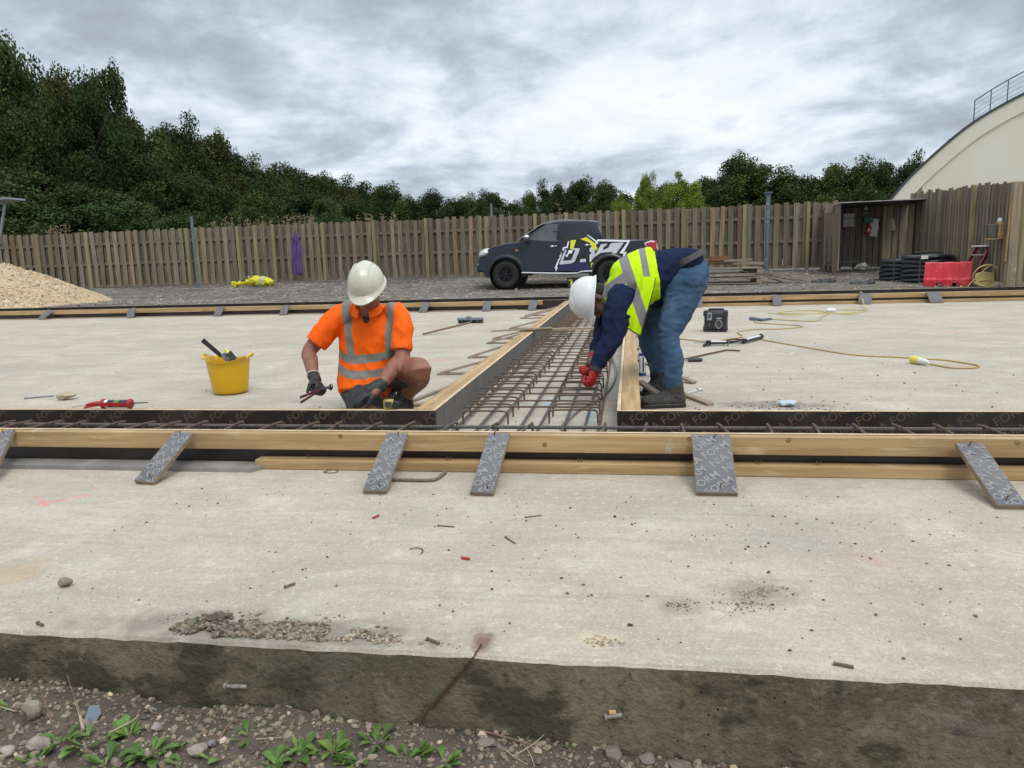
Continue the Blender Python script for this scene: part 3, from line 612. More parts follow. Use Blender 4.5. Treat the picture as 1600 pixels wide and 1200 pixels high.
# ---------------------------------------------------------------- reinforcement
ONES = ['zeroth', 'first', 'second', 'third', 'fourth', 'fifth', 'sixth', 'seventh', 'eighth', 'ninth', 'tenth', 'eleventh', 'twelfth', 'thirteenth', 'fourteenth', 'fifteenth', 'sixteenth', 'seventeenth', 'eighteenth', 'nineteenth']
def nth(n):
    if n < 20: return ONES[n]
    t_ = {2: 'twent', 3: 'thirt', 4: 'fort', 5: 'fift'}[n//10]; return t_+'ieth' if n % 10 == 0 else t_+'y-'+ONES[n % 10]
def ribbed(pts, r): return pts, r
def bars(name, pts, r, m, label, cat, group, seg=7):
    mb = MB(); mb.tube(pts, r, seg); return solo(name, mb, m, label, cat, loc=pts[0], group=group)
mb = MB(); pr = []
x = -9
while x < 9: pr += [(x, .0078), (x+.006, .0078), (x+.009, .0095), (x+.012, .0095)]; x += .015
P = [Vector((q[0], 3.475+.006*math.sin(q[0]*1.3), .146)) for q in pr]; mb.tube(P, [q[1] for q in pr], 7)
solo('rebar', mb, REBG, 'long ribbed steel bar lying lengthways in the near trench', 'rebar', loc=(0, 3.42, .148), group='long bars in the near trench')
for y, z, l_ in ((3.36, .03, 'low on the camera side'), (3.62, .035, 'low on the far side')): bars('rebar', [(-9, y, z), (9, y, z)], .008, REBG, 'long steel bar in the near trench, '+l_, 'rebar', 'long bars in the near trench')
px = [12, 30, 75, 127, 180, 226, 273, 318, 380, 430, 487, 537, 589, 641, 706, 770, 825, 884, 944, 1004, 1064, 1128, 1192, 1260, 1325, 1395, 1450, 1525, 1590]
link0 = None
for i, q in enumerate(px):
    x = G(q, 672, .12).x; P = smoothpath([(0, .235, -.05), (0, .232, .085), (0, .215, .108), (0, .04, .112), (0, .012, .100), (0, .01, -.05)], 3)
    if link0 is None:
        mb = MB(); mb.tube(P, .006, 7); link0 = o = part('rebar_link', mb, REB)
    else: o = link0.copy(); COL.objects.link(o)
    o.location = (x, 3.30, .047+random.uniform(-.002, .004)); o.rotation_euler = (0, 0, random.uniform(-.12, .12))
    setp(o, 'rusty bent link bar across the near trench, '+nth(i+1)+' from the left', 'rebar link', 'bent link bars across the near trench')
# the long trench
rows = []; y = 4.15; i = 0
while y < 12.6: rows.append(y); y += .235 if i % 5 else .2; i += 1
def ubar(w_, h=.076, r=.006):
    c = .028; return smoothpath([(0, 0, 0), (0, 0, h*.55), (.004, 0, h-.012), (c, 0, h), (w_/2, 0, h+.002), (w_-c, 0, h), (w_-.004, 0, h-.012), (w_, 0, h*.55), (w_, 0, 0)], 3)
lib = {}
for k, w_ in enumerate((.262, .275, .50)):
    pass
def newu(k, w_, r=.006):
    if k not in lib: mb = MB(); mb.tube(ubar(w_), .0056, 7); lib[k] = part('stirrup_bar', mb, REB); o = lib[k]
    else: o = lib[k].copy(); COL.objects.link(o)
    return o
for i, y in enumerate(rows):
    for k, x, w_ in ((0, -.951, .262), (1, -.464, .275)):
        o = newu(k, w_); o.location = (x+random.uniform(-.012, .012), y+random.uniform(-.03, .03), .012); o.rotation_euler = (random.uniform(-.06, .06), 0, random.uniform(-.05, .05))
        setp(o, 'rusty U-shaped stirrup on the '+('left' if k == 0 else 'right')+' of the long trench, '+nth(i+1)+' from the near end', 'stirrup', 'stirrups on the '+('left' if k == 0 else 'right')+' of the long trench')
    if 'x' not in lib: mb = MB(); mb.tube([(0, 0, 0), (.2, .002, .002), (.5, .006, .001), (.79, .0, .0)], .0055, 7); lib['x'] = o = part('cross_bar', mb, REB)
    else: o = lib['x'].copy(); COL.objects.link(o)
    o.location = (-.985+random.uniform(-.02, .03), y+.045+random.uniform(-.02, .02), .094); o.rotation_euler = (0, 0, random.uniform(-.025, .025))
    setp(o, 'rusty straight bar laid across the long trench stirrups, '+nth(i+1)+' from the near end', 'rebar', 'cross bars over the stirrups')
for x0, x1, l_ in ((-.96, -.93, 'at the left board'), (-.83, -.84, 'second from the left board'), (-.74, -.71, 'third from the left board'), (-.60, -.60, 'left of the middle'), (-.50, -.47, 'in the middle'), (-.36, -.38, 'right of the middle'), (-.25, -.22, 'second from the hose'), (-.17, -.18, 'beside the hose')):
    bars('rebar', [(x0, 3.30, .03), (x0*.7+x1*.3, 6, .022), (x1, 13.0, .022)], .0085, REBG if x0 < -.3 else REB, 'straight steel bar along the floor of the long trench, '+l_, 'rebar', 'bars along the floor of the long trench')
P = smoothpath([G(876, 668, .012), G(905, 640, .012), G(938, 622, .012), G(957, 600, .012), G(962, 580, .012), G(957, 560, .012), G(950, 545, .012), G(955, 520, .012)], 6)
mb = MB(); mb.tube(P, .009, 8); solo('hose', mb, mat('grey_hose', (.22, .22, .22), rough=.5), 'grey hose curving along the right side of the long trench floor', 'hose', loc=P[0])
# ---------------------------------------------------------------- fences
FW_ = mat('fence_boards', (.225, .182, .134), (.15, .122, .092), scale=1, detail=6, stretch=(30, 30, 1.4), rough=.85, lo=.35, hi=.65, attr=True, bump=.3, bscale=3, c3=(.31, .26, .19), s3=.8, lo3=.5, hi3=.7, spec=.2)
FP_ = mat('fence_posts', (.32, .27, .17), (.22, .19, .12), scale=1, stretch=(20, 20, 1.2), rough=.85, attr=True, spec=.2)
def fence(name, label, pts, hgt, pitch, bw, post, seed, ragged=.03, both=True, rails=(.09, .85, 1.54), postmax=99):
    """hit-and-miss board fence along a polyline of (x,y,z)"""
    R = random.Random(seed); T = thing(name, label, 'fence', pts[0]); fb = MB(); bk = MB(); dist = 0; pk = 0
    for a, b in zip(pts[:-1], pts[1:]):
        a, b = Vector(a), Vector(b); d = (b-a); l = d.length; u = d.normalized(); uh = Vector((u.x, u.y, 0)).normalized(); nrm = Vector((uh.y, -uh.x, 0))
        if nrm.dot(-a) < 0: nrm = -nrm
        rot = math.atan2(uh.y, uh.x); s = 0; i = 0
        while s < l:
            p = a+u*s; h = hgt+R.uniform(-ragged, ragged)+.012*math.sin(s); k = R.uniform(.72, 1.22); g = R.random()
            ti = (k*1.08, k*.94, k*.82) if g < .10 else (k*.92, k, k*1.0) if g < .45 else (k*.96, k*1.02, k*.85) if g < .6 else (k, k, k)
            E = Euler((R.gauss(0, .004), R.gauss(0, .012), rot)).to_matrix()
            fb.ct = ti; fb.box(p+nrm*.032+Vector((0, 0, h/2+.05)), (bw*R.uniform(.92, 1.06), .02, h), E)
            k *= R.uniform(.65, .95); bk.ct = (k, k, k); q = a+u*(s+pitch/2)  # back boards tinted darker, shade of the gaps put into the colour
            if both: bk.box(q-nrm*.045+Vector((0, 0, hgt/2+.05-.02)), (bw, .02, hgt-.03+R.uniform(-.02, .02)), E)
            s += pitch*R.uniform(.95, 1.05); i += 1
        for z in rails:
            mb = MB(); mb.ct = (.8, .8, .8); mb.beam(a+Vector((0, 0, z)), b+Vector((0, 0, z)), .04, .09); part('rail', mb, FW_, T, world=True)
        s = pk
        while s < l:
            p = a+u*s; mb = MB(); k = R.uniform(.8, 1.15); mb.ct = (k, k, k*.9); mb.box(p+nrm*.06+Vector((0, 0, hgt/2+.03)), (.10, .075, hgt+.06), (0, 0, rot)); part('post', mb, FP_, T, world=True, bevel=.004); s += post
    part('boards', fb, FW_, T, world=True)
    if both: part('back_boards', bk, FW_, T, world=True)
    return T
def FB(px, py, z): return G(px, py, z)
f0, f1, f2_ = FB(150, 453, .27), FB(480, 441, .33), FB(1232, 422, .33)
YF = 24.3
def onY(px, Y, z):     # foot of the ray at world Y
    p = W(px, 400, Y); return Vector((p.x, Y, z))
fl = Vector((-24, 23.5, .25)); fr = onY(1308, 23.7, .33)
fence('board_fence', 'long weathered hit-and-miss board fence behind the pickup and gravel yard', [fl, Vector((-12, 24.5, .32)), Vector((-2, 24.3, .33)), fr], 1.90, .265, .145, 1.8, 3)
fc = onY(1424, 22.8, .30); fe = onY(1572, 16.7, .10); shb = onY(1424, 24.0, .33)
fence('board_fence', 'back fence boards under the dark shelter roof', [fr+Vector((.05, 0, 0)), fc+Vector((.1, .9, 0))], 1.86, .17, .15, 1.2, 5)
fence('board_fence', 'grey weathered fence running towards the camera on the right', [fc, fe], 2.0, .185, .12, 2.2, 9, ragged=.05, rails=(.12, .95, 1.6))
T = thing('gate_post', 'thick knotty timber post beside the site sockets on the right fence', 'post', fe); mb = MB(); mb.box(fe+Vector((.06, -.08, 1.0)), (.17, .15, 2.05)); part('shaft', mb, pine('post_wood', 2, (.34, .27, .17), (.2, .155, .10)), T, world=True, bevel=.008)
mb = MB(); mb.box(fe+Vector((-.04, -.10, 1.15)), (.028, .05, 1.35), (0, .02, 0)); part('strip', mb, PX, T, world=True)
fence('board_fence', 'short dark fence panel right of the thick post at the edge of view', [fe+Vector((.25, -.05, 0)), fe+Vector((3.5, -1.6, 0))], 1.95, .30, .25, 2.4, 11, rails=(.15, .9, 1.55))
# ---------------------------------------------------------------- steel posts
def pole(px, top, bot, Y, r, label, cap=False, kz=None):
    p = onY(px, Y, gz(0, Y)); tp = W(px, top, Y); T = thing('steel_post', label, 'post', p); h = tp.z-p.z
    m = STEEL2; mb = MB(); mb.tube([(0, 0, 0), (0, 0, h)], r, 12); part('tube', mb, m, T)
    mb = MB(); mb.box((0, 0, .006), (.2, .2, .012)); part('base_plate', mb, m, T)
    if cap: mb = MB(); mb.box((0, 0, h+.02), (.22, .22, .03)); mb.box((0, 0, h-.03), (.13, .13, .07), taper=1.4); part('top_plate', mb, m, T)
    return T
STEEL2 = mat('painted_steel_post', (.13, .165, .18), (.30, .33, .34), scale=3, stretch=(1, 1, 3), rough=.5, lo=.55, hi=.62, metal=.3)
pole(305, 338, 450, 23.3, .045, 'slim grey steel post standing before the left fence'); pole(770, 318, 440, 24.8, .045, 'steel post rising behind the pickup cab'); pole(1198, 302, 430, 23.2, .06, 'grey steel post with flat cap plate behind the timber pile', True)
# ---------------------------------------------------------------- trees
LEAFM = {}
def leafmat(k, c, c2):
    m = mat('foliage_'+k, c, c2, scale=.9, detail=4, rough=.85, attr=True, spec=.08, lo=.35, hi=.65)
    m.node_tree.nodes['Principled BSDF'].inputs['Subsurface Weight'].default_value = 0
    LEAFM[k] = m; return m
leafmat('dark', (.045, .069, .024), (.030, .047, .017)); leafmat('mid', (.070, .102, .030), (.044, .067, .021)); leafmat('bright', (.20, .25, .04), (.12, .165, .03)); leafmat('bush', (.070, .105, .038), (.046, .071, .026)); leafmat('olive', (.066, .078, .025), (.044, .054, .018))
BARK = mat('bark', (.07, .055, .04), (.04, .032, .024), scale=6, stretch=(6, 6, 1), rough=.9)
def crownmesh(seed, rx, rz, nclump, nleaf, leaf, mk, bottom=-.8, spread=.27):
    r = np.random.default_rng(seed); cs = []; tries = 0
    while len(cs) < nclump:
        q = r.normal(size=3); q /= np.linalg.norm(q); rad = r.uniform(.25, 1)**.45; q = q*rad
        if q[2] < bottom: continue
        w_ = 1+.35*math.sin(3*math.atan2(q[1], q[0])+seed)*.6; taper = 1-.30*max(0, q[2]); cs.append((q[0]*w_*taper, q[1]*w_*taper, q[2]*(1+.14*r.normal())))
    C = np.array(cs); n = nclump*nleaf; ci = np.repeat(np.arange(nclump), nleaf); size = r.uniform(.55, 1.25, nclump)[ci]
    D = r.normal(size=(n, 3)); D /= np.linalg.norm(D, axis=1)[:, None]; D *= (r.uniform(0, 1, n)**.5*size*spread)[:, None]; D[:, 2] *= .75
    P = (C[ci]+D)*np.array([rx, rx, rz]); 
    A = r.normal(size=(n, 3)); A[:, 2] *= .6; A /= np.linalg.norm(A, axis=1)[:, None]; B = np.cross(A, r.normal(size=(n, 3))); B /= np.linalg.norm(B, axis=1)[:, None]
    s = leaf*r.uniform(.6, 1.3, n)[:, None]
    V = np.stack([P-A*s, P+B*s*.5, P+A*s, P-B*s*.5], 1).reshape(-1, 3); F = np.arange(4*n).reshape(-1, 4)
    ti = (r.uniform(.65, 1.4, nclump)[ci]*r.uniform(.8, 1.2, n)); hue = r.uniform(-.12, .16, nclump)[ci]; T_ = np.stack([ti*(1+hue), ti, ti*(1-hue*.5)], 1)
    return npmesh('crown', V, F, LEAFM[mk], tint=T_)
CR = {}
def tree(name, label, group, px, top, Y, wpx, mk, seed, bot=.30, low=None, leaf=None, dens=1.0, trunkw=.14, cat='tree'):
    """px: centre column, top: pixel row of the crown's top, wpx: width; it stands on the ground at distance Y"""
    base = onY(px, Y, .3); tp = W(px, top, Y); d = (base-Vector((0, 0, HC))).dot(Vector((FW.x, FW.y, 0)).normalized()); rx = wpx/2/F_PX*d*1.05; h = tp.z-.3
    low = bot*h if low is None else low; rz = (h-low)/2; key = (mk, seed, round(dens, 1))
    if key not in CR: CR[key] = crownmesh(seed, 1, 1, int(125*dens), 340, .029, mk)
    T = thing(name, label, cat, base, (0, 0, random.uniform(0, 6.28)), group)
    me = CR[key]; o = bpy.data.objects.new('crown', me); COL.objects.link(o); o.parent = T; o.location = (0, 0, low+rz*.92); o.scale = (rx, rx, rz*.92)
    mb = MB(); R = random.Random(seed*7+int(px)); tr = trunkw*max(.5, h/10)
    mb.tube(smoothpath([(0, 0, -.1), (.05, .02, h*.3), (R.uniform(-.2, .2), R.uniform(-.2, .2), h*.6), (R.uniform(-.2, .2), 0, h*.88)], 3), [tr*(1-.085*i) for i in range(10)], 8)
    for k in range(7):
        a = R.uniform(0, 6.28); z = h*R.uniform(.2, .6); e = rx*.75; mb.tube([(0, 0, z), (math.cos(a)*e*.5, math.sin(a)*e*.5, z+rz*.35), (math.cos(a)*e, math.sin(a)*e, z+rz*.55)], [tr*.45, tr*.3, tr*.1], 6)
    part('trunk', mb, BARK, T); return T
G1 = 'tall dark trees behind the left fence'; G2 = 'trees beyond the fence in the middle and right'; G3 = 'bushes rising behind the left fence'
LT = [(-45, 0, 33, 200, 'dark', 1), (18, 34, 34, 160, 'mid', 2), (75, 64, 37, 130, 'dark', 3), (113, 76, 35, 130, 'olive', 1), (186, 82, 38, 110, 'dark', 2), (160, 105, 33, 130, 'dark', 3), (235, 150, 39, 120, 'mid', 1), (285, 166, 44, 110, 'dark', 3), (60, 150, 30.5, 150, 'dark', 1),
      (335, 195, 46, 120, 'olive', 2), (385, 215, 50, 110, 'dark', 1), (430, 238, 54, 110, 'mid', 3), (478, 252, 58, 100, 'dark', 2), (525, 258, 62, 100, 'olive', 1), (565, 270, 66, 90, 'dark', 3), (605, 282, 70, 90, 'mid', 2), (642, 296, 74, 80, 'dark', 1),
      (250, 240, 34, 140, 'dark', 2), (330, 270, 38, 120, 'dark', 3), (400, 290, 44, 120, 'mid', 1), (480, 296, 50, 110, 'dark', 2), (560, 305, 56, 100, 'dark', 1)]
for i, (px, tp, Y, wd, mk, sd_) in enumerate(LT):
    nxt = 'a foot in front of others' if i > 16 else 'its top against the sky'
    tree('broadleaf_tree', {'dark': 'dense dark', 'mid': 'mid green', 'olive': 'olive tinged'}[mk]+' tree behind the left fence, '+(nth(i-16)+' from the left in the low front row' if i > 16 else nth(i+1)+' from the left edge'), G1, px, tp, Y, wd, mk, sd_, bot=.04)
BT = [(40, 272, 27.5, 190, 'bush', 4), (140, 285, 28, 170, 'bush', 5), (10, 268, 29, 70, 'bright', 6), (215, 318, 29, 120, 'bush', 4), (300, 330, 30, 120, 'bush', 5), (510, 315, 40, 80, 'bush', 4), (395, 325, 34, 90, 'mid', 4)]
for i, (px, tp, Y, wd, mk, sd_) in enumerate(BT):
    tree('bush', ['large grey green bush over the gravel heap', 'rounded bush right of the large grey green one', 'yellowish bush at the left edge of view', 'low bush left of the slim steel post', 'low bush right of the slim steel post', 'pale green bush at the foot of the far left trees', 'dark bush between steel post and purple rope'][i], G3, px, tp, Y, wd, mk, sd_, low=.05, dens=1.2, trunkw=.05, cat='bush')
RT_ = [(690, 286, 72, 70, 'dark', 1, 'above the crouching worker'), (735, 296, 75, 60, 'mid', 3, 'left of the post behind the cab'), (770, 292, 70, 62, 'dark', 2, 'round, behind the steel post'), (822, 290, 72, 50, 'mid', 1, 'small, above the windscreen'), (868, 276, 66, 62, 'dark', 3, 'above the pickup cab'), (905, 273, 70, 60, 'dark', 2, 'above the pickup bed'),
      (955, 272, 62, 70, 'mid', 1, 'behind the small lime tree'), (970, 298, 45, 34, 'bright', 7, 'small, lime green, low'), (1012, 270, 52, 38, 'bright', 6, 'lime green, left of the largest lime one'), (1060, 264, 50, 58, 'bright', 7, 'largest lime green one'), (1035, 280, 60, 70, 'dark', 2, 'dark between the lime crowns'),
      (1108, 262, 58, 70, 'dark', 3, 'dark, right of the lime crown'), (1165, 236, 55, 110, 'mid', 2, 'tallest in the middle, pointed'), (1135, 252, 60, 90, 'mid', 1, 'left shoulder of the tallest'), (1215, 258, 56, 90, 'dark', 1, 'behind the capped steel post'), (1262, 268, 58, 70, 'dark', 3, 'in the dip before the round one'), (1310, 240, 50, 105, 'mid', 3, 'broad and round above the shelter'),
      (1368, 244, 56, 66, 'dark', 2, 'dark, right of the round one'), (1410, 240, 58, 66, 'dark', 1, 'behind the coping foot'), (1448, 228, 60, 66, 'dark', 3, 'right of the previous, against the cream wall'), (1485, 218, 62, 60, 'dark', 2, 'last before the cream building'), (1345, 285, 46, 80, 'dark', 1, 'low, behind the shelter roof')]
for i, (px, tp, Y, wd, mk, sd_, lb) in enumerate(RT_):
    tree('broadleaf_tree', 'tree beyond the fence, '+lb, G2, px, tp, Y, wd*1.18, mk, sd_, bot=.02 if mk != 'bright' else .15, dens=1.0)
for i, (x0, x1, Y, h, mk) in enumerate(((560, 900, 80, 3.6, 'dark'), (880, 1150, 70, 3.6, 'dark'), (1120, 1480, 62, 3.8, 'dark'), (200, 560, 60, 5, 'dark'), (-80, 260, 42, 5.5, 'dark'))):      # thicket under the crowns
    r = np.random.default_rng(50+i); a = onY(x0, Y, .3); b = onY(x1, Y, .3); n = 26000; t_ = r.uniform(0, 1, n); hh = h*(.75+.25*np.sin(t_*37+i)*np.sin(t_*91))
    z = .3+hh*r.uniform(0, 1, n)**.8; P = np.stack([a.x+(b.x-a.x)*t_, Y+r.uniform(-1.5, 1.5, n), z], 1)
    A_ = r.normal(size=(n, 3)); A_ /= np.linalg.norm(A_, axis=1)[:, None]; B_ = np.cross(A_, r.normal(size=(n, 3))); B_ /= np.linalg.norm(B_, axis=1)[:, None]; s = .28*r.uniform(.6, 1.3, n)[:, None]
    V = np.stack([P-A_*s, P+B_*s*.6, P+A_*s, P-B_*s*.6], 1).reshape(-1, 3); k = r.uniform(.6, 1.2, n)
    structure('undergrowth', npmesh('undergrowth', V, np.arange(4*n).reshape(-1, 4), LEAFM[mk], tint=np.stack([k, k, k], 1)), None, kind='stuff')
# dry stalks showing over the fence top
STRAW = mat('dry_stalks', (.30, .23, .13), (.2, .15, .09), scale=5, rough=.9)
mb = MB()
for a, b, n in ((60, 110, 26), (330, 440, 50), (440, 500, 30), (560, 640, 24), (860, 900, 6)):
    for _ in range(n):
        p = onY(random.uniform(a, b), 24.9+random.random()*.5, 1.2); h = random.uniform(1.0, 1.45); d = Vector((random.gauss(0, .12), 0, h)); mb.tube([p, p+d*.6, p+d], [.006, .005, .003], 3)
        for _ in range(7): q = p+d*random.uniform(.75, 1); mb.tube([q, q+Vector((random.gauss(0, .05), random.gauss(0, .03), random.uniform(.02, .07)))], .009, 3)
structure('dry_weeds', mb, STRAW, kind='stuff')
# ---------------------------------------------------------------- cream building with an arched roof
CRM = mat('cream_render', (.84, .80, .64), (.79, .75, .60), scale=.35, detail=6, rough=.9, spec=.2, c3=(.86, .82, .67), s3=.2, lo3=.5, hi3=.6)
ROOFE = mat('dark_roof_membrane', (.07, .075, .085), rough=.6)
B0 = W(1393, 310, 36.0); BA = math.radians(125); BU = Vector((math.sin(BA), math.cos(BA), 0)); BV = Vector((-BU.y, BU.x, 0))      # BU along the wall, BV into the building
if BV.y < 0: BV = -BV
def onwall(px, py):
    d = ray(px, py); c = Vector((0, 0, HC)); t_ = (B0-c).dot(BV)/d.dot(BV); p = c+d*t_; return Vector(((p-B0).dot(BU), 0, p.z))
BM_ = Matrix(((BU.x, BV.x, 0, B0.x), (BU.y, BV.y, 0, B0.y), (0, 0, 1, 0), (0, 0, 0, 1)))
arc = [onwall(px, py) for px, py in ((1380, 327), (1392, 312), (1415, 285), (1440, 260), (1480, 224), (1518, 194), (1560, 168), (1600, 147))]
e = arc[-1]; sl_ = (arc[-1].z-arc[-2].z)/(arc[-1].x-arc[-2].x)
arc += [Vector((e.x+t*14, 0, e.z+sl_*14*(t-t*t/2))) for t in (.1, .2, .3, .4, .5, .6, .7, .8, .9, 1)]; arc = smoothpath(arc, 3)
T = thing('arched_building', 'big cream rendered building with arched roofline on the right', 'building', (B0.x, B0.y, .3))
def arcpts(off):
    out = []
    for i, p in enumerate(arc):
        d = (arc[min(i+1, len(arc)-1)]-arc[max(i-1, 0)]).normalized(); out.append(p+Vector((d.z, 0, -d.x))*off)
    return out
def arcprism(off0, off1, y0, y1, lo=-99, hi=999):
    A_, B_ = arcpts(off0), arcpts(off1); mb = MB(); mb.M = BM_; n = len(A_); idx = [i for i in range(n) if lo <= A_[i].x <= hi]; k = len(idx)
    rings = [[Vector((A_[i].x, y0, A_[i].z)), Vector((A_[i].x, y1, A_[i].z)), Vector((B_[i].x, y1, B_[i].z)), Vector((B_[i].x, y0, B_[i].z))] for i in idx]; mb.loft(rings, 0, smooth=False); return mb
def wallprism(pts, y0, y1):
    mb = MB(); mb.M = BM_; rings = [[Vector((p.x, y0, .2)), Vector((p.x, y1, .2)), Vector((p.x, y1, max(p.z, .25))), Vector((p.x, y0, max(p.z, .25)))] for p in pts]; mb.loft(rings, 0, smooth=False); return mb
part('wall', wallprism(arcpts(.5), .25, 24), CRM, T, world=True); part('fascia', arcprism(.03, .62, 0, .24), CRM, T, world=True); part('roof_edge', arcprism(-.06, .03, -.05, 23), ROOFE, T, world=True)
xr = onwall(1440, 290).x; q = [p for p in arcpts(.60) if p.x > xr]; q = [Vector((xr, 0, q[0].z-.02))]+q[1:]; part('raised_wall_face', wallprism(q, .06, .249), CRM, T, world=True)
RAIL = mat('railing_steel', (.12, .13, .15), rough=.5, metal=.4); xr = onwall(1505, 205).x
T = thing('roof_railing', 'thin dark metal railing curving along the cream building roof', 'railing', BM_ @ Vector((xr, .5, onwall(1505, 205).z))); pa = [BM_ @ Vector((p.x, .4, p.z)) for p in arcpts(-.05) if p.x > xr]
for k, h in enumerate((.92, .74, .56, .38, .2)): mb = MB(); mb.tube([p+Vector((0, 0, h)) for p in pa], .024 if k == 0 else .007, 6); part('top_rail' if k == 0 else 'wire', mb, RAIL, T, world=True)
last = None
for p in smoothpath(pa, 6):
    if last is None or (p-last).length > .62:
        mb = MB(); mb.tube([p, p+Vector((0, 0, .93))], .022, 6); part('upright', mb, RAIL, T, world=True); last = p.copy()
# grey canopy corner at the left edge
T = thing('canopy', 'grey sheet canopy corner on a slanted leg at the left edge', 'canopy', onY(-12, 21, .1)); a = W(-60, 322, 21); b = W(24, 311, 21)
mb = MB(); mb.beam(a, b, .8, .06); part('roof_sheet', mb, STEEL, T, world=True, bevel=.01); mb = MB(); mb.beam(W(-2, 385, 21), W(8, 318, 21), .06, .06); mb.beam(onY(-12, 21, .1), W(-2, 385, 21), .06, .06); part('leg', mb, STEEL, T, world=True)
# ---------------------------------------------------------------- gravel heap
HEAP = mat('heap_gravel', (.48, .36, .21), (.36, .26, .145), scale=6, detail=8, rough=.95, bump=1, bscale=30, spec=.15, c3=(.60, .52, .38), s3=14, lo3=.52, hi3=.62)
hc = W(8, 405, 18.6); mb = MB(); HR = 2.65; xs = np.linspace(-5.2, 3.4, 120); ys = np.linspace(-3.2, 3.2, 70)
def hz(x, y):
    r = math.hypot(x if x > 0 else x*.62, y*1.0); z = 1.30*max(0, 1-r/HR)**.9 + .22*max(0, 1-r/(HR*1.25)); return z+(.05*noise.noise(Vector((x*2.2, y*2.2, 1)))+.03*noise.noise(Vector((x*7, y*7, 1))))*min(1, z*5)
n = len(xs); ht = hz(0, 0); zb = .06
mb.add([(hc.x+x, hc.y+y, zb-.10+hz(x, y)*(hc.z-zb)/ht) for y in ys for x in xs], [(j*n+i, j*n+i+1, (j+1)*n+i+1, (j+1)*n+i) for j in range(len(ys)-1) for i in range(n-1)], 0, True)
heap = thing('gravel_heap', 'pale yellow heap of stone gravel at the left edge', 'gravel heap', (hc.x, hc.y, zb)); part('mound', mb, HEAP, heap, world=True)
mb = MB(); HS = mat('heap_stones', (.50, .42, .29), (.36, .29, .2), scale=9, rough=.95, attr=True)
for _ in range(2600):
    x = random.gauss(.3, 1.9); y = random.uniform(-3, .5)
    if not (-5 < x < 3.4): continue
    z = zb-.10+hz(x, y)*(hc.z-zb)/ht
    if z < gz(0, hc.y+y)+.0: continue
    mb.ct = tintrand(.6, 1.5) if random.random() < .93 else (.35, .36, .4); addrock(mb, (hc.x+x, hc.y+y, z), random.uniform(.012, .04))
for _ in range(70): x, y = random.gauss(.0, .3), random.gauss(-2.2, .22); mb.ct = (.33, .34, .38); addrock(mb, (hc.x+x, hc.y+y, zb-.08+hz(x, y)), random.uniform(.03, .06))
part('loose_stones', mb, HS, heap, world=True)['kind'] = 'stuff'
mb = MB()
for _ in range(1500):
    y = random.uniform(14.2, 24); x = random.uniform(-14, 9); r = random.choice((.012, .018, .025, .035)); mb.ct = tintrand(.5, 2.3); addrock(mb, (x, y, gz(x, y)+.01), r)
structure('yard_stones', mb, STN, kind='stuff')
# ---------------------------------------------------------------- pickup
NAVY = mat('navy_metallic_paint', (.010, .016, .031), (.013, .020, .037), scale=3, rough=.32, metal=.0, coat=.4, spec=.25)
WRAP = mat('black_wrap', (.010, .010, .013), rough=.35, coat=.3); TRIMB = mat('wheel_arch_plastic', (.014, .017, .022), rough=.6)
GLS = mat('tinted_glass', (.012, .014, .016), rough=.05, spec=.8); GLSC = mat('side_glass', (.05, .055, .058), (.10, .11, .115), scale=2, rough=.06, spec=.9)
TYRE = mat('tyre_rubber', (.013, .013, .013), (.02, .019, .018), scale=10, rough=.85, bump=.4, bscale=60); RIM = mat('black_alloy', (.022, .022, .024), rough=.35, metal=.7); RED = mat('red_lens', (.45, .012, .02), rough=.15, coat=.6); ORG = mat('orange_lens', (.6, .16, .03), rough=.2)
WHT2 = mat('white_vinyl', (.85, .85, .88), rough=.4); GREYV = mat('silver_vinyl', (.55, .55, .60), (.66, .66, .70), scale=3, rough=.4); YELV = mat('yellow_vinyl', (.75, .75, .03), rough=.4); PURV = mat('indigo_vinyl', (.03, .022, .10), rough=.4); REDV = mat('red_vinyl', (.35, .012, .02), rough=.35); HEADL = mat('headlamp_glass', (.55, .57, .58), rough=.12, metal=.4, coat=.5)
def tp(x, y):      # sheet pixel of the enlarged side view -> metres in the truck's own frame (x rearwards, z up)
    X = (x-285)*.0039; return X, .39+(520-y)*.0039-.052*X
P0 = W(790.5, 451, 20.3); TY = math.radians(1.2)
T = thing('pickup_truck', 'dark blue double-cab pickup with white and yellow graphics parked before the fence', 'pickup', P0, (0, TY, math.radians(1.5))); T.scale = (.935, .96, .945)
WD = 1.76; arc_ = lambda cx, r, a0, a1, n=12: [(cx+r*math.cos(math.radians(a0+(a1-a0)*i/n)), .39+r*math.sin(math.radians(a0+(a1-a0)*i/n))) for i in range(n+1)]
RW = 3.0
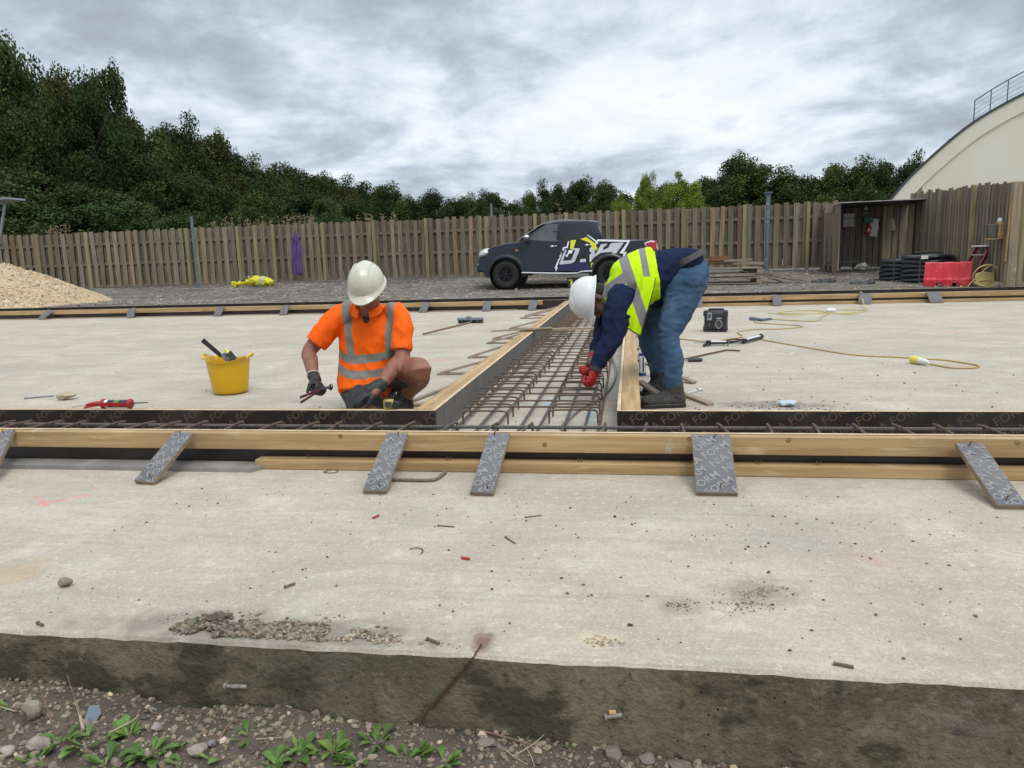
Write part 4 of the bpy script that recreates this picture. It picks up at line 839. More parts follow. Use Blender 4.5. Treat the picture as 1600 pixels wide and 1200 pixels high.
# lower body: closed side outline with two wheel openings; width narrows at nose
side = [(-.80, .52)]+[(-.53, .40)]+arc_(0, .50, 182, -2)+[(.55, .46), (2.42, .46)]+arc_(RW, .50, 184, -4)+[(3.55, .52), (4.20, .56), (4.27, .85), (4.24, 1.30), (4.18, 1.335), (2.82, 1.375), (2.70, 1.37), (.62, 1.345), (.36, 1.33), (.0, 1.285), (-.35, 1.20), (-.62, 1.08), (-.76, .95), (-.83, .74)]
def bodyshell():
    import bmesh
    b = bmesh.new(); ys = [0, .03, .10, WD/2, WD-.10, WD-.03, WD]; insets = [.045, .012, 0, 0, 0, .012, .045]
    rows = []
    for y, ins in zip(ys, insets):
        row = []
        for x, z in side:
            f = max(0, (-.1-x)/.75); yy = y+(WD/2-y)*.10*f**1.5; up = max(0, (z-1.0)/.35); yy += (WD/2-yy)*.045*up
            c = Vector((1.7, 0, .8)); row.append(b.verts.new((x+(c.x-x)*ins*.06, yy, z+(c.z-z)*ins*1.1)))
        rows.append(row)
    n = len(side)
    for r in range(len(rows)-1):
        for i in range(n): b.faces.new((rows[r][i], rows[r][(i+1) % n], rows[r+1][(i+1) % n], rows[r+1][i]))
    b.faces.new(rows[0][::-1]); b.faces.new(rows[-1]); bmesh.ops.recalc_face_normals(b, faces=b.faces)
    me = bpy.data.meshes.new('b'); b.to_mesh(me); b.free(); me.polygons.foreach_set('use_smooth', [True]*len(me.polygons)); return me
part('body', bodyshell(), NAVY, T, bevel=.012, sharp=28)
# cabin
cabp = [(.36, 1.32), (.80, 1.62), (1.17, 1.84), (1.40, 1.895), (1.75, 1.915), (2.45, 1.90), (2.62, 1.875), (2.74, 1.60), (2.80, 1.36)]
def cabx(x, z, sgn):      # y of the cabin side at height z (tumblehome)
    ins = .045+.16*max(0, (z-1.35)/.55)**1.15; return ins if sgn < 0 else WD-ins
mb = MB(); rings = []
for x, z in cabp:
    i_ = .05 if z > 1.8 else .0
    rings.append([Vector((x, cabx(x, 1.30, -1), 1.30)), Vector((x, cabx(x, (1.3+z)/2, -1), (1.3+z)/2)), Vector((x, cabx(x, z, -1)+.01, z-.03)), Vector((x, cabx(x, z, -1)+.10, z)), Vector((x, WD/2, z+.012)), Vector((x, cabx(x, z, 1)-.10, z)), Vector((x, cabx(x, z, 1)-.01, z-.03)), Vector((x, cabx(x, (1.3+z)/2, 1), (1.3+z)/2)), Vector((x, cabx(x, 1.30, 1), 1.30))])
mb.loft(rings, 0); part('cabin', mb, NAVY, T, bevel=.01, sharp=30)
def sidepanel(name, poly, m, y=None, off=.006, parent=T, both=True, label=None):
    for sgn in ((-1, 1) if both else (-1,)):
        mb = MB(); q = []
        for x, z in poly:
            if y is None: yy = cabx(x, z, sgn)+sgn*off
            else: yy = (0 if sgn < 0 else WD)+sgn*off+(.5*WD-(0 if sgn < 0 else WD))*.045*max(0, (z-1.0)/.35)
            q.append(Vector((x, yy, z)))
        n = len(q); mb.add(q+[p-Vector((0, sgn*.004, 0)) for p in q], [tuple(range(n)) if sgn > 0 else tuple(range(n))[::-1]]+[(i, (i+1) % n, n+(i+1) % n, n+i) for i in range(n)]); o = part(name, mb, m, parent, label=label)
    return o
sidepanel('window', [tp(*p) for p in ((470, 262), (480, 225), (540, 168), (600, 143), (668, 135), (662, 262))], GLSC, off=.008)
sidepanel('window', [tp(*p) for p in ((695, 135), (850, 132), (850, 238), (695, 262))], GLS, off=.008); sidepanel('quarter_window', [tp(*p) for p in ((858, 132), (905, 134), (892, 215), (858, 236))], GLS, off=.008)
for a, b in (((676, 132), (684, 470)), ((392, 285), (405, 470))):
    mb = MB(); p, q = tp(*a), tp(*b); mb.beam((p[0], .07 if a[1] < 200 else .0, p[1]), (p[0], -.003, 1.33), .008, .006) if a[1] < 200 else None; mb.beam((p[0], -.002, 1.3), (q[0], -.002, q[1]), .008, .006, up=(0, 1, 0)); part('door_gap', mb, BLK, T)
mb = MB(); p = [tp(*q) for q in ((905, 470), (900, 380), (870, 300), (868, 240))]; mb.tube([(x, -.003 if z < 1.3 else .03, z) for x, z in p], .005, 5); part('door_gap', mb, BLK, T)
mb = MB(); mb.add([Vector((.40, .14, 1.345)), Vector((1.13, .26, 1.83)), Vector((1.13, WD-.26, 1.83)), Vector((.40, WD-.14, 1.345))], [(0, 1, 2, 3)]); 
for v in range(4): pass
mb.v = [(x-.03, y, z+.02) for x, y, z in mb.v]; part('windscreen', mb, GLS, T)
# bright trim over the window line and the roof
mb = MB(); mb.tube([(tp(*q)[0], cabx(*tp(*q), -1)+.02, tp(*q)[1]) for q in ((385, 262), (440, 218), (520, 158), (600, 122), (700, 105), (850, 104), (970, 112))], .012, 6); part('roof_trim', mb, STEEL, T)
for xx in (615, 868):
    x, z = tp(xx+15, 300 if xx < 700 else 280); mb = MB(); mb.ball((x, -.012, z), (.06, .022, .034), 14, 8); mb.beam((x-.03, -.035, z), (x+.14, -.035, z+.015), .03, .02); part('door_handle', mb, CHROME, T, bevel=.004)
x, z = tp(448, 255)
for y in (-.12, WD+.12):
    mr = MB(); mr.ball((x, y, z), (.10, .12, .115), 14, 10); o = part('door_mirror', mr, DGREY, T); mc = MB(); mc.ball((x-.012, y, z+.05), (.098, .118, .07), 14, 8); part('mirror_cap', mc, CHROME, o)
# lamps, grille, bumper
for s_ in (0, 1):
    y0, y1 = (.03, .30) if s_ == 0 else (WD-.30, WD-.03); mb = MB(); c = Vector((-.64, (y0+y1)/2, 1.02)); mb.ball(c, (.20, .17, .105), 14, 10, rot=Euler((0, -.5, .5 if s_ == 0 else -.5)).to_matrix()); part('headlight', mb, HEADL, T)
    mb = MB(); q = [tp(*p) for p in ((1305, 248), (1345, 236), (1378, 240), (1388, 290), (1372, 318), (1330, 290))]; yy = -.012 if s_ == 0 else WD+.012
    mb.prism(q, 1, yy-.012, yy+.03); mb.box((4.26, .07 if s_ == 0 else WD-.07, 1.17), (.06, .14, .30)); part('tail_light', mb, RED, T, bevel=.01)
sidepanel('lamp_outline', [tp(*p) for p in ((1296, 246), (1345, 226), (1384, 232), (1396, 300), (1380, 328), (1322, 298))], WHT2, y=0, off=.004)
mb = MB(); mb.box((-.80, WD/2, .80), (.06, 1.0, .22)); part('grille', mb, BLK, T, bevel=.01); mb = MB(); mb.box((-.78, WD/2, .58), (.16, 1.62, .22)); part('bumper', mb, TRIMB, T, bevel=.04, seg=3)
mb = MB(); mb.ball((-.80, .16, .66), .07, 12, 8); part('fog_light', mb, CHROME, T)
mb = MB(); mb.box((tp(368, 340)[0], -.004, tp(368, 338)[1]), (.07, .01, .05)); part('side_repeater', mb, ORG, T)
# arches (flared plastic) and wheels
for cx in (0, RW):
    for y in (0, WD):
        mb = MB(); s_ = -1 if y == 0 else 1; A_ = [(cx+.515*math.cos(a), y+s_*.0, .39+.515*math.sin(a)) for a in np.linspace(-.1, PI+.1, 22)]; rings = []
        for a in np.linspace(-.12, PI+.12, 22):
            c, sn = math.cos(a), math.sin(a); rings.append([Vector((cx+r*c, y+s_*o_, .39+r*sn)) for r, o_ in ((.47, -.06), (.475, .035), (.50, .05), (.55, .035), (.60, -.004), (.60, -.03))])
        mb.loft(rings); part('wheel_arch', mb, TRIMB if cx == 0 else WRAP, T, sharp=60)
        mb = MB(); mb.lathe([(.0, 0), (.46, 0), (.48, .3)], (cx, y-s_*.30, .40), 24, axis=(0, s_, 0)); part('arch_liner', mb, BLK, T)
        wc = Vector((cx, y+s_*.02, .39)); mb = MB(); w_ = .265
        mb.lathe([(.20, -w_/2+.02), (.23, -w_/2), (.34, -w_/2), (.375, -w_/2+.025), (.39, -w_/2+.06), (.392, 0), (.39, w_/2-.06), (.375, w_/2-.025), (.34, w_/2), (.23, w_/2), (.20, w_/2-.02), (.20, -w_/2+.02)], wc-Vector((0, s_*w_/2, 0)), 40, axis=(0, 1, 0))
        for k in range(30):
            a = 2*PI*k/30; mb.box(wc-Vector((0, s_*w_/2, 0))+Vector((math.cos(a)*.388, s_*(.05 if k % 2 else -.05), math.sin(a)*.388)), (.016, .12, .035), Euler((0, -a, 0)).to_matrix())
        tw = part('tyre', mb, TYRE, None)
        wheel = bpy.data.objects.new('wheel', None); COL.objects.link(wheel); wheel.parent = T; tw.parent = wheel
        mb = MB(); f = wc+Vector((0, s_*.0, 0)); mb.lathe([(.0, -.06), (.195, -.06), (.22, .0), (.235, .0), (.235, -.012)], f-Vector((0, s_*.035, 0)), 32, axis=(0, s_, 0))
        for k in range(6):
            a = 2*PI*k/6+.2; mb.beam(f+Vector((math.cos(a)*.04, -s_*.035, math.sin(a)*.04)), f+Vector((math.cos(a)*.215, -s_*.03, math.sin(a)*.215)), .06, .04, up=(0, 1, 0), w1=.045)
        mb.ball(f+Vector((0, -s_*.03, 0)), (.045, .03, .045), 12, 8); part('rim', mb, RIM, wheel, bevel=.004)
# side step, sill, tow bar, bed
mb = MB(); mb.tube(smoothpath([(tp(*p)[0], -.10, tp(*p)[1]) for p in ((412, 500), (430, 497), (620, 492), (800, 484), (850, 470), (925, 462))], 4), .030, 8); part('side_step', mb, CHROME, T)
mb = MB(); mb.rect(2.84, 4.16, .13, WD-.13, 1.16, 1.345); part('bed_cover', mb, BLK, T); mb = MB(); mb.box((2.0, WD/2, .50), (3.6, .9, .18)); mb.tube([(0, .1, .39), (0, WD-.1, .39)], .05, 8); mb.tube([(RW, .1, .39), (RW, WD-.1, .39)], .05, 8); part('chassis', mb, BLK, T)
mb = MB(); mb.box((4.36, WD/2, .58), (.18, 1.5, .14)); part('rear_bumper', mb, CHROME, T, bevel=.03)
# livery, all cut vinyl on the near and far side
def dec(poly, m, off, name='decal'): sidepanel(name, [tp(*p) for p in poly], m, y=0, off=off)
dec([(700, 330), (745, 255), (880, 235), (960, 240), (1195, 236), (1340, 226), (1400, 330), (1400, 390), (1180, 415), (1150, 350), (1075, 330), (960, 360), (915, 470), (660, 472)], WRAP, .003, 'wrap_panel')
dec([(660, 474), (690, 428), (900, 400), (905, 462)], PURV, .006)
dec([(1170, 410), (1200, 372), (1400, 340), (1400, 400), (1300, 405)], REDV, .006)
dec([(648, 455), (712, 300), (735, 298), (745, 258), (755, 258), (744, 306), (722, 308), (664, 446), (672, 446), (662, 474), (655, 474), (658, 456)], WHT2, .009)
dec([(682, 425), (724, 318), (738, 318), (700, 425)], GREYV, .009); dec([(700, 425), (708, 398), (770, 392), (772, 414)], GREYV, .009)
dec([(772, 414), (770, 392), (800, 318), (780, 318), (782, 306), (832, 304), (826, 330), (796, 400)], GREYV, .009); dec([(728, 355), (740, 352), (752, 320), (782, 318), (775, 342), (752, 345), (744, 368), (734, 370)], WHT2, .012)
dec([(832, 402), (838, 380), (880, 377), (876, 400)], GREYV, .009)
dec([(765, 250), (805, 245), (784, 314), (762, 312)], YELV, .012); dec([(835, 238), (880, 222), (940, 262), (962, 300), (955, 318), (920, 298), (905, 262)], YELV, .012)
dec([(884, 208), (892, 206), (945, 240), (968, 262), (960, 268), (938, 248)], WHT2, .014); dec([(912, 440), (916, 404), (930, 402), (928, 438)], YELV, .012)
# the W, outlined in white over grey
Wp = [(912, 392), (912, 300), (935, 290), (945, 345), (985, 270), (1030, 262), (1022, 300), (1060, 258), (1118, 252), (1092, 318), (1066, 320), (1030, 322), (985, 330), (940, 360)]
dec([(905, 400), (905, 300), (935, 280), (960, 235), (1197, 232), (1150, 318), (1172, 312), (1160, 345), (1195, 345), (1182, 392), (1168, 388), (1178, 356), (1142, 352), (1150, 330), (1120, 326), (1178, 244), (965, 248), (930, 302), (918, 390)], WHT2, .009)
dec(Wp, GREYV, .009); dec([(1064, 330), (1112, 252), (1150, 250), (1096, 330)], GREYV, .009); dec([(948, 318), (962, 285), (972, 285), (958, 318)], WRAP, .012); dec([(1000, 310), (1006, 285), (1050, 262), (1040, 290)], WRAP, .012)
# ---------------------------------------------------------------- yard things
mb = MB(); p = GT(902, 450); T = thing('tool_crate', 'small black tool crate on the gravel under the pickup', 'tool crate', p)
mb.box((0, 0, .13), (.50, .30, .24)); mb.box((0, 0, .265), (.54, .34, .04)); part('body', mb, BLK, T, bevel=.015)
mb = MB(); mb.box((-.14, -.155, .15), (.05, .01, .16)); mb.box((-.16, -.155, .22), (.10, .01, .03)); part('latch', mb, YELV, T)
# yellow bag of sand
p = GT(397, 448); T = thing('yellow_sack', 'crumpled yellow sack with grey band and dark print at the foot of the fence', 'sack', p)
SACK = mat('yellow_sack', (.62, .58, .02), (.50, .46, .02), scale=6, rough=.6); mb = MB(); mb.limb([(-.58, 0, .09), (-.3, 0, .15), (0, .0, .19), (.35, 0, .17), (.58, 0, .13)], [.06, .13, .19, .2, .12], [.05, .10, .15, .15, .11], side=(0, 1, 0)); mb.box((-.66, 0, .10), (.22, .06, .14), (0, .3, .2)); mb.ball((-.1, .05, .24), (.22, .12, .10)); mb.ball((.3, -.05, .12), (.25, .16, .13))
t = NT(SACK); t.paint(t.band((1, 0, -.2), (.33, 0, .1), .045), (.35, .36, .37)); me = skinmesh(mb, .02, 3, [SACK], .035, 6, seed=3); part('bag', me, None, T)
mb = MB(); mb.limb([(-.38, -.06, .19), (-.1, -.08, .27), (.12, -.06, .28)], [.05, .07, .06], [.035, .05, .04], side=(0, 1, 0)); part('dark_print', skinmesh(mb, .015, 1, [DGREY], .015, 9), None, T)
# purple rope hanging
p = onY(465, 24.05, .3); T = thing('rope_hank', 'purple rope hank hanging on the fence', 'rope', p); PUR = mat('purple_rope', (.085, .045, .20), (.13, .08, .26), scale=20, rough=.7); mb = MB(); t_, b_ = W(463, 364, 24.05).z-p.z, W(465, 431, 24.05).z-p.z
for k in range(26):
    x = random.uniform(-.16, .16); z0 = b_+random.uniform(0, .15); mb.tube(smoothpath([(x*.25, 0, t_), (x*.8, random.uniform(-.05, .02), t_-.3), (x, random.uniform(-.08, .02), (t_+z0)/2), (x*.9, random.uniform(-.08, .02), z0+.1), (x*.6, -.02, z0)], 3), .018, 5)
mb.tube([(-.03, 0, t_-.05), (0, -.01, t_+.1), (.03, 0, t_-.05)], .012, 5); part('strands', mb, PUR, T)
# timber pile with pallet
PAL = mat('pallet_wood', (.33, .265, .195), (.24, .19, .14), scale=1, stretch=(2, 20, 20), rough=.85, attr=True)
c = GT(1125, 428); c = Vector((c.x, 20.5, gz(0, 20.5))); k = 20.5/F_PX*1.02; x0 = onY(1030, 20.5, 0).x; x1 = onY(1186, 20.5, 0).x
for j, zz in enumerate((.10, .34)):
    T = thing('pallet', ('lower' if j == 0 else 'upper')+' worn wooden pallet of the scrap timber pile', 'pallet', ((x0+x1)/2, 20.5, c.z+zz-.08), (0, random.uniform(-.01, .02), .03*j), 'pallets in the scrap timber pile'); L_ = (x1-x0)/2
    mb = MB(); mb.box((0, 0, .15), (2*L_, 1.0, .022)); part('deck', mb, PAL, T)
    for q in (-.44, 0, .44): mb = MB(); mb.box((0, q, .012), (2*L_, .1, .022)); part('runner', mb, PAL, T)
    for xx in (-L_+.06, -.2, L_-.06):
        for q in (-.44, 0, .44): mb = MB(); mb.box((xx, q, .08), (.12, .1, .11)); part('block', mb, PAL, T)
LB = ['long pale plank on top of the timber pile', 'plank with broken end on the timber pile', 'brown board block on top of the timber pile', 'thin plank sloping off the timber pile', 'grey board at the left of the timber pile', 'short cross plank on the timber pile', 'narrow lath on the right of the timber pile', 'wide board at the back of the timber pile']
for i, (dx, z, l, wd, th, ry, rz) in enumerate(((.2, .56, 2.4, .12, .05, .02, .05), (-.3, .60, 1.9, .10, .04, -.05, -.1), (.25, .70, .5, .3, .12, 0, .2), (-.1, .68, 1.5, .08, .03, .15, .3), (-.8, .62, .9, .14, .04, .2, .1), (.7, .64, .7, .1, .05, -.05, -.2), (.9, .6, 1.0, .05, .03, .1, .1), (-.5, .66, 1.4, .2, .03, .02, .05))):
    mb = MB(); mb.ct = (.9, .9, .9) if i != 2 else (.7, .4, .25); mb.box((0, 0, 0), (l, wd, th), (0, ry, rz)); solo('plank', mb, PAL, LB[i], 'plank', group='planks heaped on the pallets', bevel=.003).location = ((x0+x1)/2+dx, 20.5+random.uniform(-.4, .2), c.z+z-.03)
for i in range(9):
    a = onY(1175+i*3, 20.5, c.z+.02); b = a+Vector((random.uniform(.4, 1.6), random.uniform(-.3, .5), 0)); st = a+Vector((-.5, 0, random.uniform(.15, .5))); mb = MB(); mb.beam(st-a, b-a, .05, .022)
    o = solo('loose_lath', mb, PAL, 'thin lath fanned out at the right foot of the timber pile, '+nth(i+1)+' of the fan', 'lath', group='laths fanned beside the timber pile'); o.location = a
for (px, py, l_) in ((1285, 441, 'left'), (1345, 444, 'right')):
    p = GT(px, py); mb = MB(); mb.ball((0, 0, .02), (.28, .12, .05), 10, 6); mb.ball((.2, .05, .03), (.15, .09, .06), 8, 5); solo('rubber_scrap', skinmesh(mb, .02, 2, [BLK], .03, 9), None, 'dark rubber scrap lying on the yard gravel, on the '+l_, 'scrap', group='rubber scraps').location = p
# shelter
R0 = W(1306, 318, 22.6); R1 = W(1424, 316, 22.6); T = thing('site_shelter', 'dark lean-to shelter against the fence corner with thin sheet roof', 'shelter', onY(1365, 23.0, .32)); mb = MB()
q = [Vector((R0.x-.05, 21.7, R0.z-.02)), Vector((R1.x+.3, 21.7, R0.z)), Vector((R1.x+.3, 24.3, R0.z-.06)), Vector((R0.x-.05, 24.3, R0.z-.06))]; mb.add(q+[v-Vector((0, 0, .02)) for v in q], [(0, 1, 2, 3), (7, 6, 5, 4), (0, 4, 5, 1), (1, 5, 6, 2), (2, 6, 7, 3), (3, 7, 4, 0)]); part('roof', mb, mat('roof_sheet', (.42, .41, .38), (.3, .29, .27), scale=3, rough=.7), T, world=True)
mb = MB(); mb.add([v-Vector((0, 0, .024)) for v in q]+[v-Vector((0, 0, .034)) for v in q], [(0, 1, 2, 3), (7, 6, 5, 4), (0, 4, 5, 1), (1, 5, 6, 2), (2, 6, 7, 3), (3, 7, 4, 0)]); part('underside_shade', mb, mat('underside_shade_dark', (.035, .03, .026), rough=.8), T, world=True)  # added sheet, its dark colour stands in for shade under the roof
mb = MB(); a_ = onY(1304, 22.0, .35); mb.box((R0.x-.02, 23.0, 1.2), (.03, 2.0, 1.8)); part('added_side_screen', mb, FW_, T, world=True)  # added side panel; with the deepened roof it darkens the inside
mb = MB(); a = onY(1304, 22.3, .22); mb.beam(a, W(1310, 318, 22.3), .07, .07); part('front_post', mb, FP_, T, world=True); mb = MB(); a = onY(1419, 22.4, .22); mb.beam(a, W(1425, 319, 22.4), .12, .12); part('front_post', mb, FP_, T, world=True)
mb = MB(); mb.box(W(1300, 326, 22.6), (.35, .03, .22)); part('fascia_board', mb, FW_, T, world=True)
mb = MB(); mb.beam(W(1292, 319, 23.3), onY(1291, 23.3, .3), .1, .1); part('rear_post', mb, FP_, T, world=True)
Yb = 23.45
def backpt(px, py, off=0): return W(px, py, Yb-off)
def board(name, label, cat, x0, y0, x1, y1, m, th=.02, off=0, lean=0):
    a = backpt(x0, y0, off); b = backpt(x1, y1, off); T = thing(name, label, cat, ((a.x+b.x)/2, Yb-off, min(a.z, b.z))); mb = MB(); h = abs(a.z-b.z); w_ = abs(b.x-a.x); mb.box((0, 0, h/2), (w_, th, h), (0, lean, 0)); part('panel', mb, m, T); return T, w_, h
PAPER = mat('paper_white', (.62, .62, .60), rough=.7); GRN = mat('green_board', (.02, .13, .10), rough=.5); FAID = mat('first_aid_green_dark', (.03, .07, .05), rough=.5)
T, w_, h = board('notice_sign', 'white danger notice board on the shelter back wall', 'sign', 1318, 334, 1334, 354, PAPER)
mb = MB(); addtext(mb, 'DANGER', (-.15, -.013, h*.55), (1, 0, 0), (0, 0, 1), .085, 0, .01); mb2 = MB(); [mb2.box((0, -.012, h*(.12+.1*i)), (w_*.7, .003, .008)) for i in range(3)]; part('lettering', mb, BLK, T); mb3 = MB(); mb3.box((0, -.012, -.02), (w_*.55, .02, .06)); part('red_strip', mb3, REDV, T); part('small_print', mb2, DGREY, T)
T, w_, h = board('first_aid_sign', 'dark green sign with white cross under the shelter roof', 'sign', 1347, 320, 1359, 335, FAID); mb = MB(); mb.box((0, -.013, h*.6), (.11, .004, .035)); mb.box((0, -.0135, h*.6), (.035, .005, .11)); mb.box((0, -.013, h*.15), (.14, .004, .02)); part('cross', mb, WHT, T)
T, w_, h = board('first_aid_box', 'green first aid box on the shelter wall', 'first aid box', 1350, 339, 1363, 348, GRN, .12, .05); mb = MB(); mb.box((0, -.062, h*.6), (w_*.8, .004, .03)); part('lid_strip', mb, mat('pale_green', (.1, .3, .25), rough=.5), T)
for a, l_ in (((1360, 342, 1372, 356), 'upper white paper sheet pinned in the shelter'), ((1360, 352, 1371, 369), 'lower white paper sheet hanging askew in the shelter')): board('paper_sheet', l_, 'paper sheet', *a, PAPER, .004, .03+.01*(a[1] > 350), .12)
p = backpt(1356, 366, .1); T = thing('fire_extinguisher', 'small red fire extinguisher hung on the shelter wall', 'fire extinguisher', p); mb = MB(); mb.lathe([(.0, 0), (.06, .0), (.065, .03), (.065, .22), (.03, .27), (.02, .29)], seg=16); part('cylinder', mb, mat('extinguisher_red', (.42, .02, .02), rough=.3), T); mb = MB(); mb.box((0, 0, .30), (.06, .03, .05)); mb.tube([(0.02, 0, .3), (.08, 0, .2), (.07, 0, .1)], .01, 6); part('valve', mb, BLK, T); mb = MB(); mb.box((0, -.064, .12), (.06, .006, .07)); part('label_patch', mb, WHT, T)
p = backpt(1392, 361, .08); T = thing('fabric_bag', 'beige cloth bag hanging on the shelter wall', 'bag', p); mb = MB(); mb.limb([(0, 0, .04), (-.02, 0, .2), (.0, 0, .33)], [.13, .12, .07], [.05, .06, .03], side=(1, 0, 0)); part('cloth', skinmesh(mb, .015, 2, [mat('beige_cloth', (.34, .29, .21), rough=.9)], .01, 12), None, T)
# trolley frame
a = onY(1298, 22.7, .32); b = onY(1342, 22.7, .32); T = thing('trolley_frame', 'thin dark wheeled cage frame under the shelter', 'trolley', ((a.x+b.x)/2, 22.7, .32)); w_ = (b.x-a.x)/2
mb = MB(); [mb.tube(q, .012, 6) for q in ([(-w_, 0, .08), (-w_, 0, .95), (w_, 0, .95), (w_, 0, .08)], [(-w_, 0, .22), (w_, 0, .22)], [(-w_, .5, .1), (-w_, .5, .95), (w_, .5, .95), (w_, .5, .1)], [(-w_, 0, .22), (-w_, .5, .22)], [(w_, 0, .22), (w_, .5, .22)])]; part('frame', mb, RAIL, T)
for q in (-w_, w_):
    for y in (0, .5): mb = MB(); mb.lathe([(0, -.015), (.06, -.015), (.06, .015), (0, .015)], (q, y, .06), 14, axis=(1, 0, 0)); part('castor', mb, BLK, T)
p = onY(1348, 22.6, .34); mb = MB(); mb.ball((0, 0, .06), (.16, .1, .09)); solo('plastic_wrap', skinmesh(mb, .018, 1, [mat('clear_wrap', (.5, .5, .5), (.2, .2, .2), scale=20, rough=.3)], .04, 14), None, 'crumpled clear plastic wrap at the foot of the shelter', 'plastic wrap').location = p
# pipe coils
COIL = mat('black_pipe', (.012, .013, .016), (.02, .022, .026), scale=8, rough=.35)
def coils(px, pb, Y, rad, n, label, r=.055, sq=.55):
    c = onY(px, Y, gz(0, Y)); T = thing('pipe_coil', label, 'pipe coil', c, group='coils of black pipe by the right fence')
    mb = MB()
    for i in range(n):
        P = [(rad*(1+.02*math.sin(i*2.1))*math.cos(2*PI*k/40), rad*math.sin(2*PI*k/40), r+.001+i*r*1.92+.01*math.sin(k*.5+i)) for k in range(40)]; mb.tube(P, r, 8, closed=True)
        P = [((rad-.11)*math.cos(2*PI*k/40), (rad-.11)*math.sin(2*PI*k/40), r+i*r*1.92) for k in range(40)]; mb.tube(P, r, 8, closed=True)
    part('coil', mb, COIL, T); 
    for a in (.6, 2.5, 4.1, 5.4): mb = MB(); mb.beam((math.cos(a)*(rad+r), math.sin(a)*(rad+r), .0), (math.cos(a)*(rad+r), math.sin(a)*(rad+r), n*r*1.92), .03, .006, up=(math.cos(a), math.sin(a), 0)); part('strap', mb, DGREY, T)
    return T, c
coils(1408, 424, 20.4, .43, 5, 'smaller stack of black pipe coils on the left'); T, c = coils(1450, 432, 19.4, .52, 6, 'larger taller stack of black pipe coils behind the red barrier')
mb = MB(); q = W(1444, 402, 18.85)-c; mb.box((q.x, -.585, q.z), (.15, .01, .08), (0, 0, 0)); part('paper_tag', mb, WHT, T)
mb = MB(); [mb.tube(smoothpath([(-.30, 0, .66+k*.02), (.0, .05, .69), (.3, 0, .67)], 4), .02, 6) for k in range(2)]; part('loose_end', mb, COIL, T)
# red barrier
RB = mat('red_barrier_plastic', (.62, .018, .03), (.52, .015, .03), scale=3, rough=.4, c3=(.66, .07, .07), s3=4); Yr = 17.6; a = GT(1452, 438); T = thing('plastic_barrier', 'bright red plastic water-filled barrier on the gravel', 'barrier', onY(1483, Yr, gz(0, Yr)), (0, 0, math.radians(-24)))
BS_ = .88; prof = [(-.27, .0), (-.27, .17), (-.22, .20), (-.10, .56), (-.06, .585), (.06, .585), (.10, .56), (.22, .20), (.27, .17), (.27, .0)]
import bmesh
def barrier():
    mb = MB(); 
    for a_, b_ in ((-.50, -.22), (-.10, .12), (.24, .50)): mb.prism(prof, 0, a_, b_)
    mb.prism([(y*.93 if abs(y) > .2 else y*.9, z*.985+(.08 if z < .1 else 0)) for y, z in prof], 0, -.49, .49); return mb
T.scale = (BS_,)*3; part('shell', barrier(), RB, T, bevel=.012, seg=2); mb = MB(); mb.prism([(-.13, .12), (-.10, .40), (.10, .40), (.13, .12)], 0, .495, .512); part('end_socket', mb, mat('barrier_red_dark', (.42, .012, .025), rough=.4), T, bevel=.005)
# step ladder
p = onY(1530, 17.6, gz(0, 17.6)); T = thing('step_ladder', 'red and aluminium step ladder leaning against the right fence', 'ladder', p, (0, 0, .5)); LR = mat('ladder_red', (.20, .02, .03), rough=.4)
for s_ in (-.2, .2): mb = MB(); mb.beam((-.45, s_, 0), (.12, s_*.75, .82), .03, .07); part('stile', mb, LR, T)
for k in range(3): t_ = .25+.27*k; mb = MB(); mb.box((-.45+.57*t_, 0, .82*t_), (.09, .36-.05*t_, .02)); part('tread', mb, CHROME, T)
for s_ in (-.2, .2): mb = MB(); mb.beam((.42, s_, 0), (.16, s_*.75, .80), .03, .03); part('rear_leg', mb, CHROME, T)
mb = MB(); mb.box((.14, 0, .83), (.34, .36, .03)); part('platform', mb, WHT, T, bevel=.005)
# yellow hose coil
YH = mat('yellow_hose', (.50, .42, .16), rough=.5); p = onY(1540, 16.9, gz(0, 16.9)); T = thing('yellow_hose', 'yellow hose looped on the gravel beside the ladder', 'hose', p); mb = MB()
mb.tube([(.05+.28*math.cos(a), -.03+.05*math.sin(a*2), .24+.22*math.sin(a)) for a in np.linspace(0, 2*PI, 40)], .012, 6); mb.tube(smoothpath([(-.3, 0, .02), (-.15, 0, .2), (.1, -.02, .45), (.25, 0, .35)], 5), .01, 6)
for k in range(5): mb.tube([(.05+.17*math.cos(a), .06+.01*k, .10+.035*k+.05*math.sin(a)) for a in np.linspace(0, 2*PI, 24)], .02, 6)
part('tube', mb, YH, T)
# site socket box on the fence
p = W(1553, 374, 16.85); T = thing('socket_box', 'pale timber box with dark meter on the right fence', 'socket box', p); mb = MB(); mb.box((0, 0, .01), (.30, .16, .02)); mb.box((.09, 0, .18), (.10, .14, .32)); part('timber_box', mb, PX, T, bevel=.002); mb = MB(); mb.box((-.06, 0, .17), (.16, .12, .27)); part('meter', mb, mat('olive_box', (.09, .085, .06), rough=.5), T, bevel=.01); mb = MB(); mb.box((.20, -.02, .15), (.05, .05, .45)); part('yellow_socket', mb, mat('socket_yellow', (.55, .35, .02), rough=.5), T, bevel=.008); mb = MB(); mb.ball((.09, 0, .37), (.05, .05, .06)); part('lamp', mb, WHT, T)
